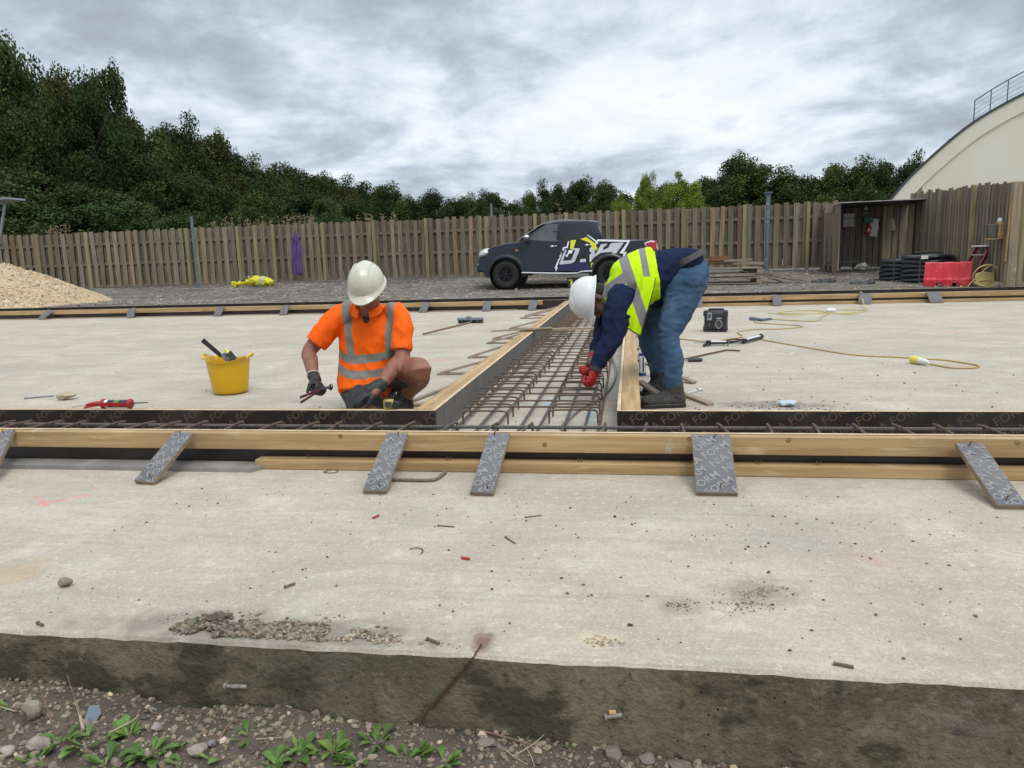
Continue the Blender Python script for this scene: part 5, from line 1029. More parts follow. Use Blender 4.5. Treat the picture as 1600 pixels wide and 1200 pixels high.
# ---------------------------------------------------------------- things lying on the slab
YEL = mat('yellow_tub', (.66, .39, .004), (.60, .34, .003), scale=2, rough=.42, c3=(.30, .19, .02), s3=2.6, lo3=.62, hi3=.8)
YEL.node_tree.nodes['Principled BSDF'].inputs['Subsurface Weight'].default_value = .15; YEL.node_tree.nodes['Principled BSDF'].inputs['Subsurface Radius'].default_value = (.03, .02, .005)
c = G(361, 614); T = thing('yellow_tub', 'bright yellow flexible builders tub with two handles on the slab', 'tub', c, (0, 0, .15)); TH = .245
prof = [(0, .004), (.105, .004), (.122, .012), (.128, .03), (.140, .12), (.152, .20), (.158, TH), (.166, TH+.004), (.166, TH+.010), (.155, TH+.008), (.149, .20), (.136, .12), (.120, .02), (0, .012)]
mb = MB(); mb.lathe(prof, seg=48); mb.v = [(x, y, z+(.028*max(0, (z-.12)/.12)*(x/.16)**2 if z > .12 else 0)) for x, y, z in mb.v]; part('body', mb, YEL, T, sharp=60)
mb0 = None
for s_ in (-1, 1):
    P = smoothpath([(s_*.158, -.055, TH+.025), (s_*.178, -.045, TH+.045), (s_*.186, 0, TH+.052), (s_*.178, .045, TH+.045), (s_*.158, .055, TH+.025)], 4); mb = MB(); mb.tube(P, .009, 8); part('handle', mb, mat('yellow_handle', (.72, .50, .06), rough=.45), T)
def inworld(o, p): return LM(o).inverted() @ p
T2 = thing('hand_shovel', 'black plastic scoop handle sticking up out of the yellow tub', 'scoop', c+Vector((-.05, 0, .20))); a = W(316, 532, c.y-.02)-T2.location; b = W(345, 556, c.y)-T2.location
mb = MB(); mb.beam(a, b, .028, .022); mb.beam(a+Vector((.012, -.01, .008)), b+Vector((.012, -.01, 0)), .008, .03); part('handle', mb, BLK, T2, bevel=.003)
mb = MB(); d = (b-a).normalized(); P = [[b+d*(.13*i/5)+Vector((0, math.sin(j/6*PI)*.0-.0, 0))+Vector((.0, 1, 0))*((j-3)/3*.055*min(1, .4+i/3))+Vector((.55, 0, .8))*(.028*abs((j-3)/3)**2) for j in range(7)] for i in range(6)]; mb = sheet(P, .004); part('blade', mb, mat('scoop_grey', (.10, .10, .10), (.2, .2, .2), scale=10, rough=.5), T2)
T2 = thing('trowel', 'yellow and black handled float lying in the yellow tub', 'float', c+Vector((.05, .02, .24))); a = W(352, 546, c.y)-T2.location; b = W(366, 562, c.y)-T2.location
mb = MB(); mb.tube([a, a+(b-a)*.35], .012, 8); part('handle', mb, YELV, T2); mb = MB(); mb.beam(a+(b-a)*.3, b, .05, .012, up=(.4, -1, .3)); part('plate', mb, BLK, T2, bevel=.002)
mb = MB(); mb.ball((.0, 0, 0), (.05, .04, .03)); o = solo('plastic_bag', skinmesh(mb, .006, 1, [mat('crumpled_white', (.6, .62, .64), rough=.4)], .014, 40), None, 'crumpled whitish plastic in the yellow tub', 'plastic scrap'); o.location = c+Vector((-.01, .06, .262))
# caulking gun (red) on the slab behind the left shutter
def place_line(a, b): d = (b-a); return math.atan2(d.y, d.x), d.length
a = G(187, 634, .12); b = G(275, 632, .12); a = Vector((a.x, 3.787, H)); b = Vector((b.x, 3.792, H)); ang, ln = place_line(a, b)
CART = mat('black_cartridge', (.02, .03, .045), rough=.3); GUNR = mat('gun_red', (.38, .015, .02), rough=.35)
T = thing('caulking_gun', 'red caulking gun with dark cartridge lying on the left shutter edge', 'caulking gun', (a+b)/2, (0, 0, ang))
mb = MB(); z = .026; 
for s_ in (-1, 1): mb.beam((-.03, s_*.023, z), (.125, s_*.023, z), .004, .022)
mb.lathe([(0, 0), (.028, 0), (.028, .012), (0, .012)], (.125, 0, z), 16, axis=(1, 0, 0)); mb.lathe([(0, 0), (.028, 0), (.028, .012), (0, .012)], (-.04, 0, z), 16, axis=(1, 0, 0)); part('cradle', mb, GUNR, T)
mb = MB(); mb.lathe([(0, 0), (.0225, 0), (.0225, .15), (0, .15)], (-.027, 0, z), 18, axis=(1, 0, 0)); o = part('cartridge', mb, CART, T); mb = MB(); mb.lathe([(.0228, 0), (.0228, .012), (.0228, .02)], (-.02, 0, z), 18, axis=(1, 0, 0)); part('cartridge_band', mb, WHT, o); mb = MB(); mb.lathe([(.0229, 0), (.0229, .03)], (.04, 0, z), 18, axis=(1, 0, 0)); part('cartridge_band', mb, mat('green_print', (.08, .25, .05), rough=.4), o)
mb = MB(); mb.tube(smoothpath([(-.04, 0, z), (-.08, .0, z+.002), (-.13, 0, z-.006), (-.145, .0, z-.012)], 3), [.014, .014, .013, .012, .011, .010, .010, .009, .008, .008], 8); mb.tube([(-.06, -.005, z-.008), (-.145, -.02, z-.020)], .005, 6); part('trigger_grip', mb, GUNR, T)
mb = MB(); mb.tube(smoothpath([(-.14, 0, .012), (-.18, 0, .014), (-.225, .0, .006), (-.235, 0, .003)], 3), .0025, 5); part('plunger_hook', mb, STEEL, T); mb = MB(); mb.tube([(.135, 0, z), (.165, 0, z+.003), (.24, .0, z+.006)], [.007, .004, .003], 7); part('nozzle', mb, DGREY, T)
# tape measure
p = G(618, 636, .165); p = Vector((p.x, 3.787, .1705)); T = thing('tape_measure', 'yellow and black tape measure on the shutter edge by the kneeling worker', 'tape measure', p, (0, 0, .15)); mb = MB(); mb.box((-.012, 0, .026), (.055, .04, .050)); part('case', mb, mat('tape_yellow', (.45, .38, .06), (.12, .11, .05), scale=30, rough=.4), T, bevel=.008); mb = MB(); mb.box((-.012, -.022, .028), (.034, .004, .03)); part('face_plate', mb, DGREY, T, bevel=.001); mb = MB(); mb.lathe([(0, 0), (.017, 0), (.017, .044), (0, .044)], (.024, .022, .022), 14, axis=(0, -1, 0)); part('grip', mb, BLK, T)
# broom
a = G(661, 522, .02); b = G(735, 504, .10); c = G(733, 505, .0); T = thing('broom', 'yard broom with grey head and wooden handle lying on the slab', 'broom', c); mb = MB(); mb.tube([a-c, b-c], .014, 8); part('handle', mb, mat('broom_handle', (.20, .13, .085), rough=.7), T); mb = MB(); w2 = .19; mb.box((0.02, 0, .065), (2*w2, .11, .035)); mb.box((0.0, -.02, .085), (.07, .07, .04)); part('head', mb, mat('broom_head_grey', (.16, .20, .235), rough=.6), T, bevel=.006)
mb = MB()
for i in range(220): x = random.uniform(-w2, w2); y = random.uniform(-.05, .05); mb.tube([(x+.02, y, .055), (x+.02+random.gauss(0, .006), y*1.25, 0.002)], .0045, 3)
part('bristles', mb, mat('bristle_dark', (.03, .035, .04), rough=.9), T)
# site radio
a, b = G(1103, 520), G(1137, 518); c = (a+b)/2+Vector((0, .1, 0)); T = thing('site_radio', 'chunky black site radio with grey speaker ring on the slab', 'radio', c, (0, 0, math.radians(-12))); hh = .265; mb = MB()
mb.box((0, 0, hh*.5), (.26, .17, hh-.03)); mb.box((0, 0, hh*.5), (.23, .20, hh-.06)); part('case', mb, BLK, T, bevel=.018, seg=2)
for sx in (-1, 1):
    for sz in (.045, hh-.045): mb = MB(); mb.box((sx*.115, -.06, sz), (.05, .09, .07)); part('corner_guard', mb, mat('rubber_dark', (.03, .03, .032), rough=.7), T, bevel=.012)
mb = MB(); mb.tube([(-.09, 0, hh-.02), (-.08, 0, hh+.0), (.08, 0, hh+.0), (.09, 0, hh-.02)], .012, 8); part('carry_handle', mb, BLK, T)
mb = MB(); mb.box((-.065, -.103, hh*.70), (.055, .006, .09)); o = part('display_panel', mb, mat('radio_grey', (.28, .29, .30), rough=.5), T, bevel=.004); mb = MB(); mb.box((-.065, -.1075, hh*.72), (.03, .003, .04)); part('screen', mb, DGREY, o)
mb = MB(); ring = [(.042+.037*math.cos(t)*(1+.06*math.cos(4*t)), -.106, hh*.36+.047*math.sin(t)*(1+.06*math.cos(4*t))) for t in np.linspace(0, 2*PI, 32)[:-1]]; mb.tube(ring, .0055, 6, closed=True); o = part('speaker_ring', mb, mat('radio_grey', (.28, .29, .30)), T); mb = MB(); mb.lathe([(0, 0), (.034, 0), (.036, .004)], (.042, -.104, hh*.36), 24, axis=(0, -1, 0)); part('speaker_mesh', mb, DGREY, o)
mb = MB(); mb.lathe([(.016, 0), (.019, 0), (.019, .008), (.0, .008)], (-.07, -.10, hh*.33), 18, axis=(0, -1, 0)); part('dial', mb, DGREY, T); mb = MB(); addtext(mb, 'makita', (.042, -.1045, hh*.60), (1, 0, 0), (0, 0, 1), .024, 0, .012, 'CENTER'); part('lettering', mb, WHT, T)
# black cartridge guns behind the far leg
def gun(pa, pb, label, flip=1, white=True):
    a, b = G(*pa), G(*pb); ang, ln = place_line(a, b); T = thing('cartridge_gun', label, 'cartridge gun', (a+b)/2, (0, 0, ang), 'black cartridge guns lying on the slab'); L_ = ln/2; z = .03
    mb = MB(); 
    for s_ in (-1, 1): mb.beam((-L_*.3, s_*.024, z), (L_, s_*.024, z), .005, .02)
    mb.lathe([(0, 0), (.03, 0), (.03, .012), (0, .012)], (L_-.01, 0, z), 16, axis=(1, 0, 0)); mb.box((-L_*.35, 0, z), (.05, .04, .045)); part('cradle', mb, BLK, T)
    mb = MB(); mb.beam((-L_*.45, 0, z), (-L_*.45-.03, flip*-.13, .015), .022, .026); mb.beam((-L_*.25, 0, z), (-L_*.25-.02, flip*-.11, .015), .012, .014); part('grip', mb, BLK, T, bevel=.003); mb = MB(); mb.tube([(-L_*1.3, 0, z), (L_*.3, 0, z)], .004, 6); part('plunger', mb, STEEL, T)
    if white: mb = MB(); mb.lathe([(0, 0), (.021, 0), (.021, L_*1.05), (0, L_*1.05)], (-L_*.2, 0, z), 16, axis=(1, 0, 0)); part('cartridge', mb, mat('pale_cartridge', (.6, .6, .62), rough=.35), T)
gun((1092, 540), (1138, 540), 'black cartridge gun lying nearer the boots, left of its twin'); gun((1148, 541), (1189, 530), 'black cartridge gun with pale cartridge, right of its twin', -1)
P = [G(1108, 537, .012), G(1145, 530, .012), G(1165, 531, .012), G(1188, 529, .012)]; mb = MB(); mb.tube(P, .009, 7); solo('steel_bar', mb, RUSTY, 'brown bent steel bar behind the cartridge guns', 'steel bar', loc=P[0])
P = [G(1070, 561, .01), G(1120, 550, .012), G(1135, 547, .012), G(1156, 548, .012)]; mb = MB(); mb.tube(P, .008, 7); solo('steel_bar', mb, RUSTY, 'brown bent steel bar above the black handled chisel', 'steel bar', loc=P[0])
a, b = G(1066, 563, .018), G(1097, 562, .018); T = thing('chisel', 'black handled tool lying beside the jeans calf', 'chisel', a); mb = MB(); mb.tube([(a-a)+(b-a)*.3, b-a], .016, 8); part('handle', mb, BLK, T); mb = MB(); mb.tube([(b-a)*-.8, (b-a)*.32], .006, 6); part('shank', mb, STEEL, T)
# sealant cartridge standing
c = G(994, 583); c = Vector((XR+.16, c.y-.15, 0)); T = thing('sealant_cartridge', 'white and blue sealant cartridge standing behind the right capping', 'cartridge', c); mb = MB(); mb.lathe([(0, .002), (.028, .002), (.028, .20), (0, .20)], seg=20); part('tube', mb, WHT, T, sharp=50); 
BLU = mat('cartridge_blue', (.03, .05, .26), rough=.35)
for z0, z1 in ((.004, .03), (.16, .185)): mb = MB(); mb.lathe([(.0284, z0), (.0284, z1)], seg=20); part('blue_band', mb, BLU, T)
mb = MB(); mb.box((.006, -.0285, .095), (.012, .004, .12)); part('blue_band', mb, BLU, T); mb = MB(); mb.lathe([(.014, .20), (.013, .222), (.008, .235), (0, .236)], seg=14); part('nozzle_cap', mb, WHT, T)
# yellow power cord
CORD = mat('yellow_cord', (.46, .33, .085), (.40, .26, .10), scale=3, rough=.5); CORDP = mat('pale_yellow_cord', (.50, .44, .16), rough=.5)
def path(pts, z=.007, k=7): return smoothpath([G(x, y, z) for x, y in pts], k)
mb = MB(); P = path([(1060, 529), (1108, 534), (1135, 530), (1160, 526), (1153, 519), (1175, 515), (1215, 514), (1252, 511), (1240, 508), (1180, 504), (1200, 499), (1272, 502), (1284, 495), (1300, 489)]); mb.tube(P, .0065, 5)
solo('yellow_wire', mb, CORD, 'thin yellow cord winding on the slab behind the cartridge guns', 'cord', loc=P[0])
mb = MB(); P = path([(1192, 531), (1250, 541), (1330, 554), (1400, 558), (1430, 560)]); mb.tube(P, .0065, 5); P2 = path([(1437, 561), (1470, 562), (1500, 566), (1524, 570), (1530, 573), (1518, 575), (1490, 575), (1465, 571), (1447, 567)]); mb.tube(P2, .0065, 5)
T = thing('extension_lead', 'long yellow lead with yellow and white plug joined on the right slab', 'cord', P[0]); part('cable', mb, CORD, T, world=True); a, b = G(1426, 562, .03), G(1449, 566, .03); d = (b-a)
mb = MB(); mb.tube([a, a+d*.2, a+d*.5], [.034, .036, .030], 12); part('yellow_socket', mb, YELV2 if 'YELV2' in globals() else mat('plug_yellow', (.70, .60, .08), rough=.4), T, world=True); mb = MB(); mb.tube([a+d*.5, a+d*.8, a+d*1.1], [.028, .024, .012], 12); part('plug', mb, WHT, T, world=True)
mb = MB(); P = path([(1200, 489), (1240, 492), (1290, 487), (1250, 485), (1215, 489), (1290, 490), (1340, 488), (1352, 485), (1310, 484), (1290, 488), (1330, 491), (1345, 487)]); mb.tube(P, .008, 5); solo('yellow_wire', mb, CORDP, 'pale yellow cord heaped near the far form on the right', 'cord', loc=P[0])
mb = MB(); P = [W(1346, 457, 13.44), W(1347, 466, 13.4), G(1352, 481, .03), G(1356, 485, .01)]; mb.tube(smoothpath(P, 4), .008, 5); mb.tube([P[0], P[0]+Vector((.02, .1, .01))], .008, 5); solo('cord_loop', mb, CORDP, 'yellow cord looped over the far rail on the right', 'cord', loc=P[-1])
T = thing('cable_plug', 'white plug in the pale yellow cord heap', 'plug', G(1298, 488)); mb = MB(); mb.tube([(-.06, 0, .03), (0, 0, .032), (.07, 0, .03)], [.022, .035, .02], 10); part('shell', mb, WHT, T)
mb = MB(); mb.tube([G(1173, 498, .02), G(1190, 500, .02), G(1205, 498, .015)], [.03, .022, .012], 8); solo('grey_tool', mb, mat('blue_grey_plastic', (.10, .14, .18), rough=.5), 'small blue grey tool on the slab right of the radio', 'tool', loc=G(1190, 499))
# spanner, bar, and other small bits
mb = MB(); a, b = G(1066, 617, .006), G(1093, 609, .006); mb.beam(a, b, .022, .008); mb.lathe([(.008, 0), (.022, 0), (.022, .01), (.008, .01), (.008, 0)], b, 14); solo('spanner', mb, mat('bright_tool', (.65, .66, .66), rough=.25, metal=.6), 'bright steel spanner behind the near boot heel', 'spanner', loc=a)
mb = MB(); P = [G(40, 622, .008), G(62, 620, .008), G(84, 618, .008)]; mb.tube(P, .006, 6); mb.ball(P[0], .011, 8, 6); solo('steel_bar', mb, STEEL, 'short thin steel bar lying on the left slab', 'steel bar', loc=P[1])
vs, fs = rock((0, 0, 0), 1, 5.3, .5); 
def stone(p, r, label, col, seed, flat=.6, name='stone', cat='stone', group=None, sx=1.4):
    vs, fs = rock((0, 0, 0), r, seed, flat, 2); mb = MB(); z = min(v.z for v in vs); mb.add([(v.x*sx, v.y, v.z-z) for v in vs], fs, 0, True); o = solo(name, mb, mat('stone_%s' % (str(col)), col, tuple(q*.7 for q in col), scale=40, rough=.9, bump=.6, bscale=90), label, cat, group=group); o.location = p; return o
stone(G(104, 916), .020, 'flat greyish brown stone lying alone near the left slab edge', (.26, .22, .165), 2.2, .6)
stone(G(62, 638, 0)+Vector((-.05, .32, 0)), .05, 'pale angular stone on the slab by the thin steel bar', (.5, .42, .3), 6.1, .6)
mb = MB(); b = rock(G(1236, 640)+Vector((0, .1, .02)), .05, 8.8, .4, 2); mb.add(*b, 0, True); solo('blue_plastic_scrap', mb, mat('pale_blue_plastic', (.42, .52, .55), rough=.4), 'pale blue plastic scrap behind the right shutter', 'scrap', loc=G(1236, 640))
REDP = mat('red_tube_piece', (.42, .03, .03), rough=.4)
for a, b, l_ in (((583, 809), (592, 805), 'left, behind'), ((721, 871), (734, 873), 'right, in front')):
    mb = MB(); mb.tube([G(*a, .005), G(*b, .005)], .0045, 8); solo('red_tube_bit', mb, REDP, 'short red plastic tube bit on the near slab, '+l_, 'tube bit', loc=G(*a), group='red tube bits')
NAIL = mat('old_nail', (.20, .16, .125), (.12, .09, .07), scale=60, rough=.6, metal=.3)
for i, (a, b, l_) in enumerate((((684, 821), (710, 823), 'middle of the near slab'), ((821, 808), (846, 805), 'right of the middle, longest'), ((790, 839), (805, 849), 'pointing towards the camera'), ((1303, 1036), (1334, 1042), 'greyish, near the right slab edge'), ((445, 917), (461, 911), 'dark, behind the gravel drift'), ((59, 973), (67, 977), 'near the left slab edge'), ((668, 998), (686, 1005), 'pale, beside the rust stain'))):
    r = .004 if i in (3, 4, 5, 6) else .0022; mb = MB(); p, q = G(*a, r+.001), G(*b, r+.001); mb.tube([p, q], r, 7); mb.tube([p-(q-p).normalized()*.001, p+(q-p).normalized()*.002], r*(2 if i < 3 else 1.4), 8); solo('nail', mb, NAIL, 'rusty nail or bolt on the near slab, '+l_, 'nail', loc=p, group='nails and bolts on the near slab')
mb = MB(); P = path([(640, 858), (648, 856), (658, 857), (661, 861), (657, 865)], .004, 4); mb.tube(P, .0016, 5); solo('wire_curl', mb, BLK, 'curl of black wire on the near slab', 'wire', loc=P[0])
mb = MB(); P = path([(505, 738), (520, 733), (528, 737), (515, 739), (505, 737)], .004, 4); mb.tube(P, .0016, 5); solo('wire_curl', mb, BLK, 'thin wire loop by the pine sole timber', 'wire', loc=P[0])
mb = MB(); P = [G(52, 713, .022)+Vector((.035*math.cos(a), .02*math.sin(a), 0)) for a in np.linspace(0, 5.6, 16)]; mb.tube(P, .003, 5); solo('wire_curl', mb, BLK, 'black wire ring on the grey plywood strip', 'wire', loc=P[0])
P = smoothpath([G(577, 742, .012), G(590, 748, .008), G(640, 750, .008), G(672, 750, .008), G(684, 747, .008), G(697, 736, .012)], 5); mb = MB(); mb.tube(P, .0075, 8); solo('bent_rebar', mb, mat('dull_brown_steel', (.13, .10, .07), (.2, .17, .13), scale=60, rough=.8), 'bent steel bar lying under the strut beside the sole timber', 'rebar', loc=P[2])
for i, (x, l_) in enumerate(((484, 'first from the left'), (704, 'left of the middle strut'), (908, 'in front of the trench'), (1178, 'right of the widest strut'), (1268, 'second right of the widest strut'), (1590, 'at the right edge'))):
    p = G(x, 715, .047); p = Vector((p.x, 3.225, .047)); mb = MB()
    for dx in (-.004, .006): mb.tube([p+Vector((dx, 0, -.004)), p+Vector((dx*1.6, 0, .014))], .0018, 6); mb.tube([p+Vector((dx*1.6, 0, .014)), p+Vector((dx*1.6, 0, .016))], .004, 8)
    solo('nail_pair', mb, RUSTY, 'pair of nails standing in the sole timber, '+l_, 'nails', loc=p, group='nail pairs in the sole timber')
# bolts cast into the slab edge
EY = 1.65
for (a, b, l_) in (((352, 1072), (385, 1073), 'on the left, above the weeds'), ((947, 1121), (972, 1117), 'on the right, with an orange cap beside it')):
    p, q = W(*a, EY-.012), W(*b, EY-.012); T = thing('bent_bolt', 'weathered bolt against the slab edge '+l_, 'bolt', p, group='bolts in the slab edge'); mb = MB(); mb.tube([Vector((0, .02, 0)), (0, 0, 0), (q-p)*.6, q-p], [.005, .005, .0055, .005], 8); mb.tube([(q-p)*-.02, (q-p)*.06], .009, 8); part('shaft', mb, mat('bolt_grey', (.33, .32, .29), (.2, .17, .14), scale=80, rough=.6), T)
p = W(952, 1113, EY-.008); mb = MB(); mb.tube([p, p+Vector((.016, 0, .001))], .006, 8); solo('cigarette_end', mb, mat('tan_filter', (.5, .3, .12), rough=.8), 'orange cigarette end on the slab edge above the right bolt', 'cigarette end', loc=p)
# rusty chain-like streak: strand of rusted wire hanging over the edge
P = [G(752, 1006, .004), G(746, 1016, .004), W(740, 1026, EY-.006)]+[W(740-95*t_, 1026+112*t_+(10 if t_ > .8 else 0), EY-.007) for t_ in (.15, .3, .45, .6, .75, .9, 1)]
mb = MB(); P = smoothpath(P, 7); mb.tube([p+Vector((random.uniform(-.0015, .0015), -abs(random.gauss(0, .001)), random.uniform(-.0015, .0015))) for p in P], .0022, 5); solo('rusty_wire', mb, mat('deep_rust', (.10, .05, .03), (.05, .03, .02), scale=80, rough=.95), 'rust brown wire strand running diagonally down the slab front edge', 'wire', loc=P[0])
# verge: weeds, stones and twigs
WEED = mat('weed_leaf', (.10, .17, .030), (.06, .11, .022), scale=30, rough=.5, attr=True, spec=.35); WEED.node_tree.nodes['Principled BSDF'].inputs['Subsurface Weight'].default_value = .1
def leafblade(mb, base, dirv, ln, wd, up, curl=.5):
    d = Vector(dirv).normalized(); s = d.cross(Vector((0, 0, 1))).normalized(); n = 6; L_, R_ = [], []; p = Vector(base); mid_ = []
    for i in range(n+1):
        t_ = i/n; w_ = wd*math.sin(PI*min(1, t_*.92+.06))**.8*(.35+.65*t_ if t_ < .6 else 1); dd = (d+Vector((0, 0, up-curl*t_*2))).normalized(); mid_.append(p.copy()); L_.append(p-s*w_+Vector((0, 0, w_*.4))); R_.append(p+s*w_+Vector((0, 0, w_*.4))); p = p+dd*(ln/n)
    vs = L_+mid_+R_; m_ = n+1; fs = []
    for i in range(n): fs += [(i, i+1, m_+i+1, m_+i), (m_+i, m_+i+1, 2*m_+i+1, 2*m_+i)]
    k = random.uniform(.7, 1.35); mb.ct = (k*random.uniform(.85, 1.2), k, k); mb.add(vs, fs, 0, True)
def weed(px, py, n, ln, label, seed, upright=.7):
    ln *= .8
    random.seed(seed); p = G(px, py, fz(G(px, py, -.2).x, G(px, py, -.2).y)); T = thing('weed', label, 'weed', p, group='weeds in the verge'); mb = MB()
    n = int(n*random.uniform(.6, 1.3)); bias = random.uniform(0, 6.28)
    for i in range(n):
        a = bias+random.gauss(0, 1.5); r = random.uniform(0, .030); l = ln*random.uniform(.35, 1.1); leafblade(mb, (math.cos(a)*r, math.sin(a)*r, .0), (math.cos(a), math.sin(a), 0), l, l*random.uniform(.20, .36), random.uniform(.3, 1.5)*upright+.2, random.uniform(.2, .7))
    part('leaves', mb, WEED, T); return T
WD_ = [(25, 1105, 9, .035, 'small weed at the far left below the slab edge'), (95, 1160, 16, .05, 'leafy weed right of the broken slate'), (130, 1165, 18, .055, 'dandelion-like weed with long leaves on the left'), (200, 1150, 20, .055, 'tallest leafy weed in the left clump'), (235, 1180, 22, .055, 'weed at the bottom edge left of the middle'), (165, 1195, 14, .05, 'weed cut by the bottom edge on the left'), (270, 1170, 12, .04, 'low weed right of the left clump'), (290, 1195, 10, .04, 'weed in front of the grey stone'),
       (350, 1185, 8, .04, 'single pale weed beside the round stone'), (388, 1150, 9, .045, 'slim upright weed below the left bolt'), (470, 1180, 26, .05, 'broad bushy weed left of the middle'), (520, 1175, 22, .05, 'bushy weed next to the broad one'), (560, 1190, 22, .05, 'bright weed at the bottom near the middle'), (590, 1160, 20, .055, 'upright bright weed below the rusty wire'), (640, 1185, 20, .05, 'weed at the right end of the row'), (690, 1195, 10, .04, 'small weed fading off at the right'), (535, 1128, 7, .03, 'tiny sprig against the slab edge'), (878, 1165, 6, .02, 'tiny green tuft under the right bolt'), (55, 1190, 16, .05, 'weed in the bottom left corner'), (430, 1195, 18, .05, 'weed in front of the broad bushy one')]
for i, (x, y, n, l, lb) in enumerate(WD_): weed(x, y, n, l, lb, 100+i)
random.seed(77)
for x, y, r, col, lb, fl in ((52, 1118, .026, (.34, .27, .21), 'large tan stone at the left under the slab edge', .8), (62, 1170, .024, (.36, .31, .26), 'pale knobbly stone left of the weeds', .8), (12, 1180, .018, (.42, .38, .32), 'pale smooth stone at the left edge', .6), (310, 1180, .022, (.34, .29, .24), 'round tan stone among the weeds', .8), (135, 1135, .014, (.26, .22, .19), 'small brown stone near the slab base', .7), (245, 1140, .014, (.36, .31, .27), 'pinkish stone behind the weeds', .7), (760, 1165, .018, (.25, .20, .16), 'brown clod in the middle of the verge', .7), (960, 1160, .024, (.22, .18, .145), 'big dirt clod right of the twigs', .7), (1010, 1165, .022, (.24, .2, .165), 'big dirt clod at the right end', .7), (1220, 1190, .016, (.34, .30, .25), 'pale stone at the right foot of the slab', .8), (1060, 1195, .022, (.2, .165, .13), 'flat clod at the bottom right', .6), (330, 1165, .012, (.24, .23, .22), 'grey pebble behind the round tan stone', .7)):
    q = G(x, y, -.2); p = G(x, y, fz(q.x, q.y)); p.y = min(p.y, 1.62); stone(p-Vector((0, 0, .004)), r, lb, col, x*.013+y*.007, fl, group='larger stones in the verge', sx=1.15)
q = G(147, 1130, -.17); mb = MB(); mb.prism([(-.016, -.02), (.010, -.024), (.02, .004), (.008, .022), (-.012, .018)], 2, 0, .004); solo('slate_chip', mb, mat('slate_blue', (.15, .19, .23), rough=.6), 'blue grey slate chip tilted among the left weeds', 'slate chip').matrix_world = Matrix.Translation(Vector((q.x, q.y, fz(q.x, q.y)+.018))) @ Euler((1.0, .2, .3)).to_matrix().to_4x4()
TW = mat('twig', (.23, .15, .095), (.16, .10, .07), scale=30, rough=.8); TWP = mat('pale_stalk', (.42, .34, .23), rough=.8)
def twig(pts, r, label, m=TW):
    P = []
    for x, y, h in pts: q = G(x, y, -.2); q = G(x, y, fz(q.x, min(q.y, 1.64))+h); q.y = min(q.y, 1.64-r); P.append(q)
    mb = MB(); S = smoothpath(P, 4); mb.tube(S, [r*(1-.5*i/len(S)) for i in range(len(S))], 6); solo('twig', mb, m, label, 'twig', loc=P[0], group='twigs and stalks in the verge')
twig([(88, 1150, .0), (75, 1110, .05), (62, 1075, .10), (56, 1060, .13)], .0028, 'thin brown stalk rising at the far left'); twig([(128, 1125, 0), (118, 1095, .04), (105, 1055, .09)], .0016, 'dark thin stalk leaning left'); twig([(130, 1140, .01), (124, 1115, .01), (118, 1095, .015)], .004, 'short tan twig against the slab base', TWP)
twig([(0, 1104, .006), (30, 1112, .008), (60, 1108, .004)], .0018, 'pale stalk lying at the left edge', TWP); twig([(170, 1145, .012), (200, 1130, .015), (215, 1120, .02)], .0022, 'pale stalk lying behind the tall weed', TWP); twig([(340, 1160, .004), (352, 1140, .006), (362, 1128, .006)], .004, 'brown twig lying behind the slim weed')
twig([(745, 1140, .012), (790, 1152, .010), (845, 1168, .008)], .003, 'longest brown twig under the right part of the slab edge'); twig([(800, 1182, .006), (830, 1165, .015), (850, 1148, .02)], .0016, 'pale stalk crossing the long twig', TWP); twig([(775, 1160, .004), (800, 1180, .004), (825, 1195, .004)], .0014, 'thin stalk left below the long twig', TWP); twig([(810, 1150, .004), (828, 1178, .006), (835, 1198, .003)], .0014, 'thin pale stalk running to the bottom edge', TWP); twig([(235, 1112, .004), (255, 1116, .004), (270, 1111, .006)], .0018, 'short brown twig below the slab edge'); twig([(400, 1155, .003), (440, 1152, .003)], .0012, 'fine pale straw right of the slim weed', TWP)
mb = MB(); P = [G(x, y, -.27) for x, y in ((1235, 1199), (1290, 1196), (1340, 1193), (1400, 1196))]; 
grid = [[Vector((P[0].x+(P[3].x-P[0].x)*i/16, 1.63-.05*j/4-.004*(i % 3), -.245-.012*j/4+.01*noise.noise(Vector((i*.5, j, 3))))) for j in range(5)] for i in range(17)]
mb = sheet(grid, .002); solo('black_membrane', mb, BLK, 'strip of black plastic membrane at the foot of the slab on the right', 'membrane', loc=grid[0][0])
